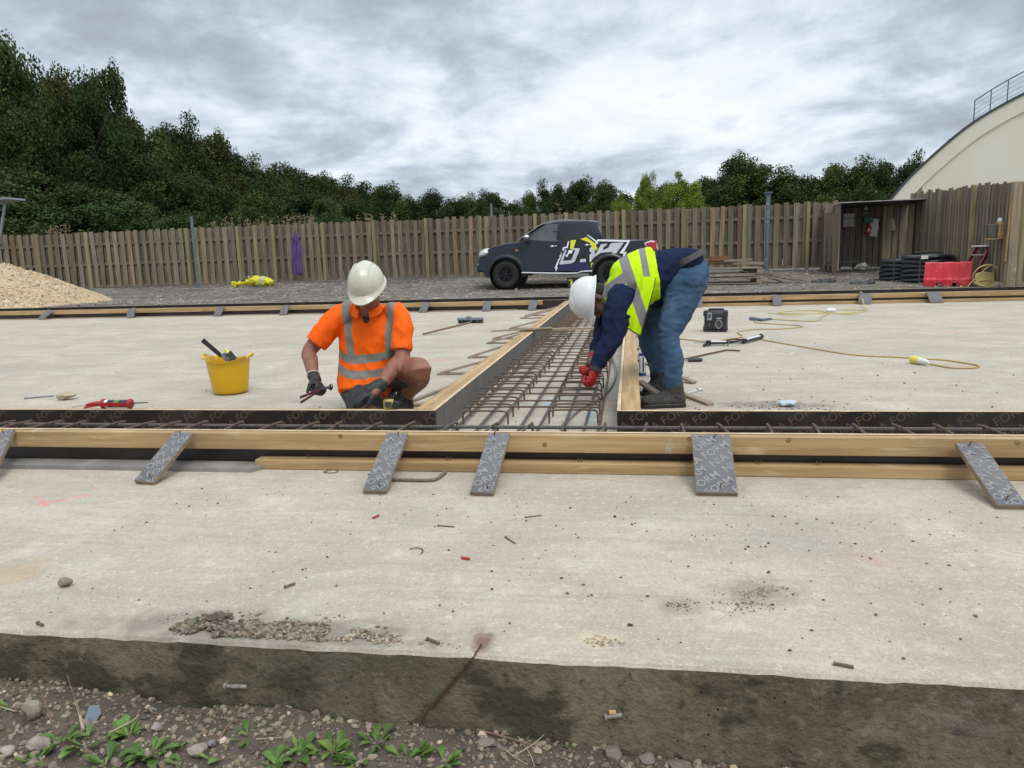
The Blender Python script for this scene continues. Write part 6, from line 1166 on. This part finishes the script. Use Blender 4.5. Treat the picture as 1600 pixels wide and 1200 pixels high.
# ---------------------------------------------------------------- people
SKIN1 = mat('skin_tanned', (.31, .14, .09), (.22, .088, .055), scale=16, rough=.5, spec=.35); SKIN2 = mat('skin_brown', (.17, .085, .06), (.13, .065, .045), scale=9, rough=.5, spec=.35)
for m_ in (SKIN1, SKIN2): m_.node_tree.nodes['Principled BSDF'].inputs['Subsurface Weight'].default_value = .12; m_.node_tree.nodes['Principled BSDF'].inputs['Subsurface Radius'].default_value = (.012, .005, .003)
def axes(c, fwd, up):
    f = Vector(fwd).normalized(); u = Vector(up); u = (u-f*u.dot(f)).normalized(); r = f.cross(u); return Matrix(((r.x, f.x, u.x, c.x), (r.y, f.y, u.y, c.y), (r.z, f.z, u.z, c.z), (0, 0, 0, 1)))
def head(mb, M):
    o = mb.M; mb.M = (o or Matrix.Identity(4)) @ M
    mb.ball((0, -.012, .028), (.074, .094, .092)); mb.ball((0, .022, -.030), (.060, .066, .080)); mb.ball((0, .038, -.082), (.046, .046, .034)); mb.limb([(0, .080, .010), (0, .095, -.012), (0, .104, -.034)], [.008, .010, .015], [.008, .011, .013], side=(1, 0, 0)); mb.ball((0, .070, .022), (.050, .022, .014))
    mb.ball((0, .082, -.066), (.024, .012, .007)); mb.ball((0, .080, -.078), (.021, .012, .008))
    for s in (-1, 1): mb.ball((s*.076, -.008, -.012), (.010, .020, .032), rot=Euler((.2, 0, s*-.4)).to_matrix()); mb.ball((s*.034, .062, -.040), (.022, .022, .020))
    mb.M = o
def helmet(M, m, parent, peak=.05, sc_=1.0, name='hard_hat'):
    """M: head frame"""
    S = M @ Matrix.Translation((0, -.008, .035)) @ Matrix.Scale(sc_, 4); mb = MB(); mb.M = S; n = 48; rings = []
    for t in np.linspace(4, 92, 14):
        a = math.radians(t); rr = math.sin(a)**.92; z = .128*math.cos(a)
        rings.append([Vector((.108*rr*math.cos(p), .134*rr*math.sin(p)*1.0, z+(.006*math.exp(-((math.cos(p)*.108*rr)/.022)**2) if .1 < rr < .97 and z > .02 else 0))) for p in np.linspace(0, 2*PI, n, endpoint=False)])
    def rim(k, z):
        out = []
        for p in np.linspace(0, 2*PI, n, endpoint=False):
            fr = max(0, math.sin(p))**1.5; out.append(Vector(((.108+.010*k)*math.cos(p), (.134+.010*k+peak*k*fr)*math.sin(p), z-.012*fr*k)))
        return out
    rings += [rim(.4, -.012), rim(1, -.018), rim(1, -.023), rim(.3, -.020)]
    inner = [[Vector((v.x*.95, v.y*.95, v.z-.004)) for v in rings[i]] for i in range(13, -1, -1)]; mb.loft(rings+inner, 0, cap=True)
    loc_ = parent; o = part(name, mb, m, parent, world=True, sharp=50)
    for s in (-1, 1):      # raised ribs and side slots
        mb = MB(); mb.M = S; P = [Vector((s*(.040+.012*math.sin(a))*1.0, .134*math.cos(a)*.92*math.sqrt(max(0, 1-(s*.05/.108)**2)), .128*math.sin(a)*.90+.004)) for a in np.linspace(.25, 2.6, 16)]; mb.tube(P, .0035, 6); part('rib', mb, m, o, world=True)
    mb = MB(); mb.M = S; P = [Vector((x, .134*.97*math.sqrt(max(0, 1-(x/.108)**2-(z/.128)**2))+.002, z)) for x, z in ((-.075, .030), (-.060, .052), (-.038, .054), (-.030, .040), (.030, .040), (.038, .054), (.060, .052), (.075, .030))]; mb.tube(smoothpath(P, 3), .0026, 5); part('rib', mb, m, o, world=True)
    mb = MB(); mb.M = M @ Matrix.Translation((0, -.008, .008)); mb.lathe([(.085, 0), (.092, .0), (.092, .02), (.085, .02), (.085, 0)], seg=28, sy=1.2); part('headband', mb, DGREY, o, world=True); return o
def hand(mb, wrist, fwd, palm, curl=(.5, .6, .6, .6), side=1, sc_=1.0, spread=.06, r=.0105, thumb=.5):
    """palm + four unequal bent fingers + thumb from the side; palm = direction the palm faces"""
    w_ = Vector(wrist); f = Vector(fwd).normalized(); p = Vector(palm); p = (p-f*p.dot(f)).normalized(); l = f.cross(p)*side
    mb.limb([w_-f*.02, w_+f*.02, w_+f*.055*sc_, w_+f*.085*sc_], [.027*sc_, .034*sc_, .042*sc_, .040*sc_], [.023*sc_, .019*sc_, .018*sc_, .014*sc_], side=l, seg=12)
    for i, (o, ln) in enumerate(zip((.033, .011, -.011, -.031), (.072, .080, .075, .060))):
        q = w_+f*(.084-.004*abs(i-1))*sc_+l*o*sc_; a = 0; P = [q-f*.02, q]; d = (f+l*spread*(1.5-i)).normalized()
        for k, s in enumerate((.45, .31, .24)): a += curl[i]*(1.1, 1.25, .8)[k]; dd = d*math.cos(a)+p*math.sin(a); q = q+dd*ln*s*sc_; P.append(q)
        mb.limb(P, [r*sc_*1.05, r*sc_*1.05, r*sc_, r*sc_*.95, r*sc_*.8], side=l, k=3, seg=8)
    t = w_+f*.022*sc_+l*.028*sc_; d1 = (f*.62+l*.62+p*.35*thumb*2).normalized(); d2 = (f*.8+l*.1+p*.75*thumb*2).normalized(); mb.limb([t, t+d1*.036*sc_, t+d1*.036*sc_+d2*.030*sc_, t+d1*.036*sc_+d2*.052*sc_], [.015*sc_, .0135*sc_, .0115*sc_, .009*sc_], side=p, k=3, seg=8)
def boot(mb, heel, toe, ankle, top, r=.05):
    h, t_ = Vector(heel), Vector(toe); d = (t_-h).normalized(); l = (t_-h).length; s = d.cross(Vector((0, 0, 1)))
    mb.limb([h+d*.05+Vector((0, 0, .05)), h+d*l*.45+Vector((0, 0, .050)), h+d*l*.75+Vector((0, 0, .042)), h+d*(l-.045)+Vector((0, 0, .040))], [.040, .044, .050, .044], [.046, .046, .038, .036], side=s, seg=14)
    mb.limb([h+d*.045+Vector((0, 0, .05)), Vector(ankle), Vector(top)], [.042, r*.92, r], [.048, r*1.05, r*1.05], side=s, seg=14); mb.limb([h+d*l*.55+Vector((0, 0, .06)), Vector(ankle)+d*.015], [.036, .038], [.03, .04], side=s, seg=12)
def sole(heel, toe):
    h, t_ = Vector(heel), Vector(toe); d = (t_-h).normalized(); l = (t_-h).length; s = Vector((0, 0, 1)).cross(d); out = []
    for k, w_ in ((0, .022), (.04, .038), (.2, .040), (.5, .040), (.75, .053), (.92, .045), (.99, .022)): out.append((k, w_))
    poly = [h+d*l*k+s*w_ for k, w_ in out]+[h+d*l*k-s*w_ for k, w_ in out[::-1]]; n = len(poly); mb = MB(); b0 = [Vector((p.x, p.y, .002)) for p in poly]; b1 = [Vector((p.x, p.y, .026)) for p in poly]
    mb.add(b0+b1, [tuple(range(n))[::-1], tuple(range(n, 2*n))]+[(i, (i+1) % n, n+(i+1) % n, n+i) for i in range(n)]); return mb
def at(T, p): return Vector(p)-Vector(T.location)
V3 = Vector
# ============ kneeling worker in orange
K = thing('person', 'crouching worker in orange hi-vis polo, cream hard hat and black gloves holding pincers', 'person', (G(590, 636).x, 4.45, 0))
hd = W(574, 451, 4.32); fw1 = V3((.03, -.84, -.54)); up1 = V3((.0, -.54, .84)); HM = axes(hd, fw1, up1)
neck = W(577, 486, 4.43); R_sh, L_sh = W(535, 489, 4.45), W(628, 489, 4.45); R_el, L_el = W(483, 549, 4.36), W(628, 558, 4.36); R_wr, L_wr = W(490, 590, 4.20), W(592, 605, 4.10)
pel = V3((W(578, 600, 4.66).x, 4.66, .20)); R_hip = pel+V3((-.10, -.03, -.01)); L_hip = pel+V3((.11, -.03, .0)); R_kn = V3((W(585, 640, 4.16).x-.02, 4.12, .075)); L_kn = W(656, 577, 4.22); L_an = V3((W(631, 618, 4.40).x, 4.42, .11)); R_an = V3((R_kn.x-.06, 4.56, .07))
mb = MB(); head(mb, HM); mb.limb([hd+up1.normalized()*-.05-fw1.normalized()*.03, (hd+neck)/2+V3((0, .03, .0)), neck+V3((0, .02, -.03))], [.055, .058, .07], side=(1, 0, 0))
mb.limb([pel, W(577, 575, 4.58), W(578, 540, 4.50), W(578, 512, 4.49)], [.12, .13, .14, .12], [.09, .10, .10, .07], side=(1, 0, 0))
mb.limb([R_sh+V3((.01, 0, -.015)), R_sh.lerp(R_el, .55), R_el, R_el.lerp(R_wr, .35), R_wr], [.045, .054, .044, .046, .030], side=(0, 1, 0)); mb.limb([L_sh+V3((-.012, 0, -.02)), L_sh.lerp(L_el, .55), L_el, L_el.lerp(L_wr, .35), L_wr], [.045, .054, .047, .050, .032], side=(0, 1, 0))
mb.limb([L_sh+V3((-.03, .01, -.03)), W(580, 506, 4.48), R_sh+V3((.03, .01, -.03))], [.04, .06, .04], side=(0, 1, 0))
mb.limb([L_hip, L_hip.lerp(L_kn, .5)+V3((0, 0, .01)), L_kn, L_kn.lerp(L_an, .10)+V3((-.0, 0, -.01))], [.098, .092, .070, .062], side=(0, 1, 0)); mb.limb([L_kn+V3((-.01, .0, -.01)), L_kn.lerp(L_an, .35)+V3((.012, .05, 0)), L_kn.lerp(L_an, .7)+V3((0, .03, 0)), L_an], [.062, .068, .052, .040], side=(0, 1, 0))
mb.limb([R_hip, R_hip.lerp(R_kn, .5), R_kn], [.095, .085, .062], side=(1, 0, 0)); mb.limb([R_kn, R_kn.lerp(R_an, .4)+V3((0, 0, .02)), R_an], [.055, .06, .04], side=(1, 0, 0))
for w_, e_ in ((R_wr, R_el), (L_wr, L_el)): mb.limb([w_, w_+(w_-e_).normalized()*.06], [.028, .025], side=(1, 0, 0))
part('body', skinmesh(mb, .0075, 4, [SKIN1]), None, K, world=True)
CREAM = mat('cream_helmet', (.60, .585, .47), (.55, .53, .42), scale=14, rough=.35, coat=.2, c3=(.42, .40, .31), s3=9, lo3=.62, hi3=.8)
helmet(HM, CREAM, K, .040, .98)
for s in (-1, 1): mb = MB(); mb.ball(HM @ V3((s*.029, .078, -.002)), .009, 10, 8); part('eye', mb, BLK, K, world=True)
mb = MB(); mb.M = HM; mb.ball((0, -.05, -.0), (.076, .06, .075)); part('hair', mb, mat('grey_hair', (.16, .14, .12), rough=.9), K, world=True)
ORA = mat('orange_hivis', (1.0, .15, .006), (.97, .125, .005), scale=5, rough=.75, spec=.2, bump=.3, bscale=260); REFL = (.235, .225, .20)
ORA.node_tree.nodes['Principled BSDF'].inputs['Emission Color'].default_value = (1, .15, .01, 1)
t = NT(ORA); c0 = at(K, W(578, 560, 4.42)); nb = V3((-.02, -.30, .95)).normalized()
tb = V3((0, -.1, 1))
hb1 = t.band(nb, at(K, W(573, 562, 4.33)), .025); hb2 = t.band((nb+V3((.05, 0, 0))).normalized(), at(K, W(572, 582, 4.35)), .021)
zmask = t.m('SUBTRACT', 1.0, t.step(t.dot(nb), nb.dot(at(K, W(573, 562, 4.33))), .002))
xa, xb = W(548, 520, 4.40), W(610, 520, 4.40); v1 = t.m('MULTIPLY', t.band((1, 0, .10), at(K, xa), .026), zmask); v2 = t.m('MULTIPLY', t.band((1, 0, -.06), at(K, xb), .026), zmask)
xlim = t.m('MULTIPLY', t.m('SUBTRACT', 1.0, t.step(t.dot((1, 0, 0)), at(K, W(524, 560, 4.4)).x-.01)), t.step(t.dot((1, 0, 0)), at(K, W(648, 560, 4.4)).x))
for f_ in (t.m('MULTIPLY', hb1, xlim), t.m('MULTIPLY', hb2, xlim), v1, v2): t.paint(f_, REFL)
def orange_shirt():
    mb = MB(); mb.limb([W(568, 618, 4.42), W(572, 594, 4.46), W(577, 562, 4.49), W(580, 530, 4.48), W(582, 506, 4.47), W(580, 492, 4.47)], [.155, .180, .190, .200, .180, .11], [.155, .155, .152, .145, .12, .07], side=(1, 0, .16), seg=24, flat0=True)
    e = R_sh.lerp(R_el, .80); mb.limb([R_sh+V3((.05, 0, .0)), R_sh.lerp(R_el, .25)+V3((0, 0, .004)), e], [.078, .076, .072], [.074, .074, .070], side=(0, 1, 0), seg=18, flat1=True)
    e = L_sh.lerp(L_el, .84); mb.limb([L_sh+V3((-.05, 0, .0)), L_sh.lerp(L_el, .3)+V3((-.004, 0, 0)), e+V3((-.006, 0, 0))], [.07, .070, .064], [.075, .072, .066], side=(0, 1, 0), seg=18, flat1=True)
    return skinmesh(mb, .0075, 2, [ORA], .010, 15, (1, 1, .6), 4)
part('polo_shirt', orange_shirt(), None, K, world=True)
# collar, placket and dark undershirt
mb = MB(); nc = neck+V3((0, -.02, .004)); P = [nc+V3((.072*math.cos(a), -.015+.062*math.sin(a), .012+.028*math.sin(a)-.02*(1 if False else 0))) for a in np.linspace(-1.15, PI+1.15, 24)]
rings = [[p+V3((0, 0, .020)), p*1.0+(p-nc).normalized()*.010+V3((0, 0, .016)), p+(p-nc).normalized()*.026+V3((0, 0, -.020)), p+(p-nc).normalized()*.018+V3((0, 0, -.022))] for p in P]; mb.loft(rings); part('collar', mb, ORA, K, world=True, sharp=70)
tri = [W(560, 495, 4.285), W(590, 495, 4.285), W(576, 511, 4.29)]; mb = MB(); mb.limb([neck+V3((0, -.012, -.035)), neck+V3((-.002, -.05, -.062))], [.050, .026], [.050, .02], side=(1, 0, 0)); part('undershirt', mb, BLK, K, world=True)
for a, b in ((W(480, 521, 4.26), W(487, 529, 4.26)), (W(626, 519, 4.36), W(630, 524, 4.36))): pass
# shorts, sock, boots
SHO = mat('charcoal_shorts', (.052, .050, .046), (.035, .034, .032), scale=8, rough=.9)
mb = MB(); mb.limb([pel+V3((0, .02, .03)), pel-V3((0, -.02, .03))], [.15, .15], [.12, .12], side=(1, 0, 0)); mb.limb([R_hip+V3((0, 0, -.03)), R_hip.lerp(R_kn, .5)+V3((0, 0, -.004)), R_hip.lerp(R_kn, .88)], [.105, .104, .098], side=(1, 0, 0)); mb.limb([L_hip, L_hip.lerp(L_kn, .35)+V3((0, 0, .01)), L_hip.lerp(L_kn, .62)], [.115, .108, .098], side=(0, 1, 0))
part('shorts', skinmesh(mb, .009, 3, [SHO], .010, 14), None, K, world=True)
BOOT1 = mat('black_boot', (.018, .018, .018), (.03, .028, .026), scale=20, rough=.6)
toeL = V3((L_an.x-.03, L_an.y-.19, 0)); heelL = V3((L_an.x+.01, L_an.y+.07, 0)); mb = MB(); boot(mb, heelL, toeL, L_an, L_an+V3((0, .01, .06)), .052); part('boot', skinmesh(mb, .007, 2, [BOOT1], .004, 25), None, K, world=True); part('boot_sole', sole(heelL, toeL), BLK, K, world=True)
mb = MB(); hR, tR = V3((R_an.x, 4.64, .03)), V3((R_an.x, 4.62, .0)); mb.limb([R_an+V3((0, -.03, 0)), R_an+V3((0, .05, .01)), V3((R_an.x, 4.68, .09)), V3((R_an.x, 4.70, .05))], [.05, .05, .045, .05], side=(1, 0, 0)); part('boot', skinmesh(mb, .008, 2, [BOOT1], .003, 25), None, K, world=True)
# gloves
GLV = mat('black_glove', (.016, .016, .017), (.03, .03, .032), scale=30, rough=.55, bump=.4, bscale=150)
d = (W(507, 613, 4.12)-R_wr).normalized(); mb = MB(); hand(mb, R_wr+d*.02, d, V3((-.6, -.1, -.5)), (1.15, 1.2, 1.2, 1.1), side=-1, sc_=1.06, r=.0115, thumb=.7); mb.limb([R_wr.lerp(R_el, .05), R_wr+d*.03], [.036, .034], side=(0, 1, 0)); part('glove', skinmesh(mb, .0042, 2, [GLV], .002, 60), None, K, world=True)
d2 = (W(556, 622, 4.02)-L_wr).normalized(); mb = MB(); hand(mb, L_wr+d2*.02, d2, V3((-.2, .1, -.9)), (.35, .3, .35, .45), side=1, sc_=1.10, r=.012, thumb=.4); mb.limb([L_wr.lerp(L_el, .05), L_wr+d2*.05], [.044, .042], side=(0, 1, 0)); part('glove', skinmesh(mb, .0042, 2, [GLV], .002, 60), None, K, world=True)
CUFF = mat('pale_cuff', (.55, .50, .42), rough=.9)
for w_, e_ in ((R_wr, R_el), (L_wr, L_el)): q = w_.lerp(e_, .09); dd = (e_-w_).normalized(); mb = MB(); mb.lathe([(.037, -.003), (.040, -.002), (.040, .003), (.037, .004)], q, 24, axis=dd); part('glove_cuff', mb, CUFF, K, world=True)
# pincers in the right hand
PIN = mat('dark_red_grips', (.085, .015, .02), rough=.4); hc_ = R_wr+d*.075; T = thing('pincers', 'pincers with dark red grips held in the kneeling workers right glove', 'pincers', hc_); a0 = W(512, 603, 4.08)-hc_
for e_ in (W(469, 621, 4.07), W(470, 629, 4.07)): mb = MB(); mb.tube([W(504, 607, 4.07)-hc_, e_-hc_], [.006, .0075], 8); part('grip', mb, PIN, T)
mb = MB(); mb.lathe([(0, -.006), (.017, -.006), (.02, 0), (.017, .006), (0, .006)], W(517, 605, 4.07)-hc_, 16, axis=(-.7, -.7, .2)); mb.tube([W(504, 607, 4.07)-hc_, W(516, 605, 4.07)-hc_], .008, 8); part('jaws', mb, mat('dark_steel', (.10, .10, .10), rough=.35, metal=.8), T)
mb = MB(); P = smoothpath([W(480, 619, 4.1), W(465, 626, 4.1), W(455, 629, 4.1), W(448, 627, 4.1)], 4); mb.tube(P, .0009, 4); solo('tie_wire', mb, STEEL, 'fine tie wire trailing from the pincers', 'wire', loc=P[0])
# ============ bending worker in yellow vest
B = thing('person', 'worker in jeans, navy jumper, yellow hi-vis vest and white hard hat bending over the rebar', 'person', (G(1040, 636).x, 4.85, 0))
nk, hk = W(1047, 530, 4.72), W(1014, 528, 5.10); nh, fh = W(1066, 440, 4.80), W(1056, 442, 5.02); nheel, ntoe = G(1072, 637), G(999, 637); nheel.y = 4.70; ntoe.y = 4.66; fheel, ftoe = V3((G(1043, 612).x, 5.12, 0)), V3((G(1004, 612).x-.02, 5.08, 0)); nank = W(1054, 611, 4.70); fank = V3((fheel.x-.06, 5.12, .11)); pc = W(1070, 424, 4.91)
nsh, fsh = W(970, 470, 4.69), W(957, 466, 5.03); nel, fel = W(957, 524, 4.62), W(943, 521, 4.90); nwr, fwr = W(932, 573, 4.60), W(927, 558, 4.72)
hd = W(930, 468, 4.84); up2 = V3((-.95, -.16, -.16)).normalized(); fw2 = V3((-.10, -.22, -.97)); HM2 = axes(hd, fw2, up2); up2 = V3((HM2[0][2], HM2[1][2], HM2[2][2]))
ch = W(985, 437, 4.87); neck2 = W(950, 455, 4.86)
mb = MB(); head(mb, HM2); mb.limb([hd-up2*.06-fw2.normalized()*.03, neck2, W(965, 450, 4.87)], [.055, .06, .08], side=(0, 1, 0))
mb.limb([pc, W(1035, 425, 4.9), ch, W(968, 448, 4.87)], [.15, .15, .165, .13], [.12, .13, .12, .09], side=(0, 1, 0)); mb.limb([nsh, ch, fsh], [.06, .09, .06], side=(1, 0, 0))
for s_, e_, w_ in ((nsh, nel, nwr), (fsh, fel, fwr)): mb.limb([s_, s_.lerp(e_, .5), e_, e_.lerp(w_, .35), w_, w_+(w_-e_).normalized()*.06], [.056, .052, .044, .044, .030, .026], side=(0, 1, 0))
for h_, k_, a_ in ((nh, nk, nank), (fh, hk, fank)): mb.limb([h_, h_.lerp(k_, .5), k_, k_.lerp(a_, .4), a_], [.075, .065, .045, .042, .036], side=(0, 1, 0))
part('body', skinmesh(mb, .008, 4, [SKIN2]), None, B, world=True)
WHH = mat('white_helmet', (.72, .72, .71), (.66, .66, .65), scale=10, rough=.3, coat=.3, c3=(.5, .48, .44), s3=8, lo3=.64, hi3=.8); helmet(HM2, WHH, B, .035, 1.03)
mb = MB(); mb.M = HM2; mb.ball((0, -.045, -.01), (.080, .066, .080)); part('hair', mb, mat('black_hair', (.015, .013, .012), rough=.8), B, world=True)
for s in (-1, 1): mb = MB(); mb.ball(HM2 @ V3((s*.029, .078, -.002)), .009, 10, 8); part('eye', mb, BLK, B, world=True)
mb = MB(); mb.M = HM2; mb.tube([(-.085, -.02, .02), (-.075, .01, -.05), (-.03, .05, -.115), (.03, .05, -.115), (.075, .01, -.05), (.085, -.02, .02)], .004, 5); part('chin_strap', mb, DGREY, B, world=True)
JEAN = mat('blue_denim', (.075, .135, .225), (.036, .068, .120), scale=4.5, detail=7, rough=.9, spec=.15, lo=.35, hi=.62, c3=(.16, .235, .33), s3=3.5, lo3=.56, hi3=.75, bump=.5, bscale=220)
mb = MB(); mb.limb([W(1075, 414, 4.91), W(1080, 424, 4.92), W(1077, 440, 4.91), W(1066, 458, 4.91)], [.165, .178, .180, .14], [.098, .112, .115, .10], side=(0, 1, 0), seg=24)
mb.limb([nh+V3((.015, 0, .0)), nh.lerp(nk, .45)+V3((.012, 0, 0)), nk+V3((-.012, 0, .02)), nk.lerp(nank, .4)+V3((.004, 0, 0)), nank+V3((-.016, 0, .05))], [.105, .092, .070, .066, .058], [.128, .102, .072, .068, .060], side=(0, 1, 0), seg=20)
mb.limb([fh, fh.lerp(hk, .45), hk, hk.lerp(fank, .45)+V3((.015, 0, 0)), fank+V3((-.005, 0, .055))], [.10, .088, .070, .066, .056], [.118, .095, .072, .068, .056], side=(0, 1, 0), seg=20)
part('jeans', skinmesh(mb, .0075, 2, [JEAN], .0065, 16, (.7, .8, 1.4), 2), None, B, world=True)
# back pocket and seam lines
mb = MB(); 
def onjean(px, py, Y): return W(px, py, Y)
BOOT2 = mat('grey_black_boot', (.038, .037, .036), (.065, .06, .055), scale=16, rough=.75, bump=.4, bscale=90)
for hl, to, an, cu in ((nheel, ntoe, nank, 0), (fheel, ftoe, fank, 1)):
    mb = MB(); boot(mb, hl, to, an, an+V3((-.005, 0, .045)), .056); o = part('boot', skinmesh(mb, .0065, 2, [BOOT2 if not cu else BOOT1], .004, 28), None, B, world=True); part('boot_sole', sole(hl, to), BLK, B, world=True, bevel=.004)
    dd = (to-hl).normalized(); l_ = (to-hl).length
    for k in range(5): mb = MB(); q = hl+dd*(l_*(.34+.075*k)); z = .132-.013*k; mb.tube([q+V3((0, -.044, z-.035)), q+V3((0, -.03, z-.004)), q+V3((-.0, 0, z+.006)), q+V3((0, .03, z-.004))], .0028, 5); part('lace', mb, DGREY, o, world=True)
NAV = mat('navy_jumper', (.018, .026, .066), (.012, .018, .045), scale=6, rough=.95, spec=.1, bump=.3, bscale=200)
mb = MB(); mb.limb([W(1079, 409, 4.91), W(1062, 413, 4.91), W(1040, 424, 4.90), W(1015, 434, 4.89), W(990, 443, 4.88), W(968, 454, 4.87)], [.168, .178, .19, .20, .20, .15], [.085, .105, .145, .17, .15, .10], side=(0, 1, 0), seg=24)
mb.limb([W(1045, 440, 4.90), W(1025, 466, 4.88)], [.15, .13], [.09, .07], side=(0, 1, 0))
mb.limb([nsh+V3((.02, .03, .02)), nsh.lerp(nel, .45), nel+V3((.005, 0, 0)), nel.lerp(nwr, .5), nwr.lerp(nel, .13)], [.092, .084, .066, .058, .045], [.10, .088, .068, .058, .045], side=(0, 1, 0), seg=18); mb.limb([fsh+V3((.02, -.03, .02)), fsh.lerp(fel, .45), fel, fel.lerp(fwr, .5), fwr.lerp(fel, .3)], [.09, .08, .064, .056, .046], side=(0, 1, 0), seg=18)
part('jumper', skinmesh(mb, .008, 2, [NAV], .009, 14, seed=6), None, B, world=True)
VEST = mat('yellow_hivis', (.60, .90, .006), (.52, .80, .005), scale=5, rough=.75, spec=.2, bump=.2, bscale=200); t = NT(VEST)
def planeband(p, q, hw, Y):      # a tape whose edges run from p to q in the side view
    a, b = at(B, W(*p, Y)), at(B, W(*q, Y)); d_ = (b-a); n = V3((-d_.z, 0, d_.x)).normalized(); return t.band(n, a, hw), n, a
xm = lambda px, keep_left: (t.step if keep_left else (lambda v, a_: t.m('SUBTRACT', 1.0, t.step(v, a_))))(t.dot((1, 0, 0)), at(B, W(px, 440, 4.7)).x)
GR = (.24, .235, .225)
for f_ in (planeband((976, 410), (996, 470), .030, 4.70)[0], t.m('MULTIPLY', planeband((1005, 400), (1012, 440), .020, 4.70)[0], t.m('SUBTRACT', 1.0, t.step(t.dot((0, 0, 1)), at(B, W(1005, 432, 4.7)).z))), t.m('MULTIPLY', planeband((932, 466), (976, 434), .032, 4.72)[0], xm(980, True))): t.paint(f_, GR)
mb = MB(); mb.limb([W(1023, 431, 4.885), W(1008, 434, 4.88), W(987, 442, 4.88), W(968, 455, 4.87), W(950, 462, 4.87)], [.216, .219, .216, .178, .10], [.182, .184, .172, .126, .08], side=(0, 1, 0), seg=28, flat0=True)
part('vest', skinmesh(mb, .007, 2, [VEST], .005, 9, seed=9), None, B, world=True)
ed = [[(1024, 392, 4.80), (1012, 402, 4.74), (1000, 415, 4.70)], [(1026, 412, 4.72), (1012, 425, 4.665), (996, 440, 4.66)], [(1023, 440, 4.655), (1008, 452, 4.635), (992, 463, 4.64)], [(1016, 470, 4.64), (1000, 474, 4.62), (984, 480, 4.62)], [(1008, 498, 4.63), (992, 496, 4.615), (975, 492, 4.61)], [(1001, 525, 4.63), (984, 515, 4.62), (965, 503, 4.60)]]
cols = [smoothpath([W(*q) for q in [r_[j] for r_ in ed]], 5) for j in range(3)]; grid = []
for i in range(len(cols[0])): row = smoothpath([cols[0][i], cols[1][i], cols[2][i]], 6); grid.append([p+V3((0, .012*math.sin(j*1.2+i*.25), .0)) for j, p in enumerate(row)])
part('vest_flap', sheet(grid, .004), VEST, B, world=True, sharp=80); 
mb = MB(); mb.tube([r[0]+V3((0, -.004, 0)) for r in grid], .0035, 5); mb.tube([p+V3((0, -.004, 0)) for p in grid[-1]], .004, 5); part('zip_edge', mb, BLK, B, world=True)
# belt
P = smoothpath([W(1062, 414, 4.745), W(1070, 409, 4.730), W(1083, 402, 4.745), W(1094, 396, 4.82), W(1096, 394, 4.92), W(1091, 397, 5.02), W(1080, 403, 5.09)], 4); mb = MB()
rings = []
for i, p in enumerate(P):
    d_ = (P[min(i+1, len(P)-1)]-P[max(i-1, 0)]).normalized(); c_ = W(1070, 425, 4.91); o_ = (p-c_); o_ = (o_-d_*o_.dot(d_)).normalized(); u_ = d_.cross(o_); rings.append([p+u_*.019+o_*.012, p-u_*.019+o_*.012, p-u_*.019-o_*.02, p+u_*.019-o_*.02])
mb.loft(rings, smooth=False); part('belt', mb, mat('dark_belt', (.03, .028, .026), rough=.6), B, world=True)
# red gloves
RGL = mat('red_glove', (.42, .008, .015), (.33, .006, .01), scale=14, rough=.65, bump=.4, bscale=150); DK = mat('dark_cuff', (.04, .035, .035), rough=.8)
d = (W(920, 608, 4.58)-nwr).normalized(); mb = MB(); hand(mb, nwr+d*.02, d, V3((-.75, .3, -.2)), (.85, 1.0, 1.05, 1.05), side=1, sc_=1.08, r=.0118, thumb=.6); part('glove', skinmesh(mb, .0042, 2, [RGL], .002, 60), None, B, world=True)
d = (W(917, 586, 4.68)-fwr).normalized(); mb = MB(); hand(mb, fwr+d*.02, d, V3((-.6, -.6, -.1)), (.9, .9, .95, 1.0), side=-1, sc_=1.06, r=.0118, thumb=.6); mb.limb([fwr, fwr+d*.04], [.033, .033], side=(0, 1, 0)); part('glove', skinmesh(mb, .0042, 2, [RGL], .002, 60), None, B, world=True)
q = nwr.lerp(nel, -.03); mb = MB(); mb.lathe([(.030, -.022), (.038, -.018), (.038, .018), (.030, .022)], q, 20, axis=(nel-nwr).normalized()); part('glove_cuff', mb, DK, B, world=True)
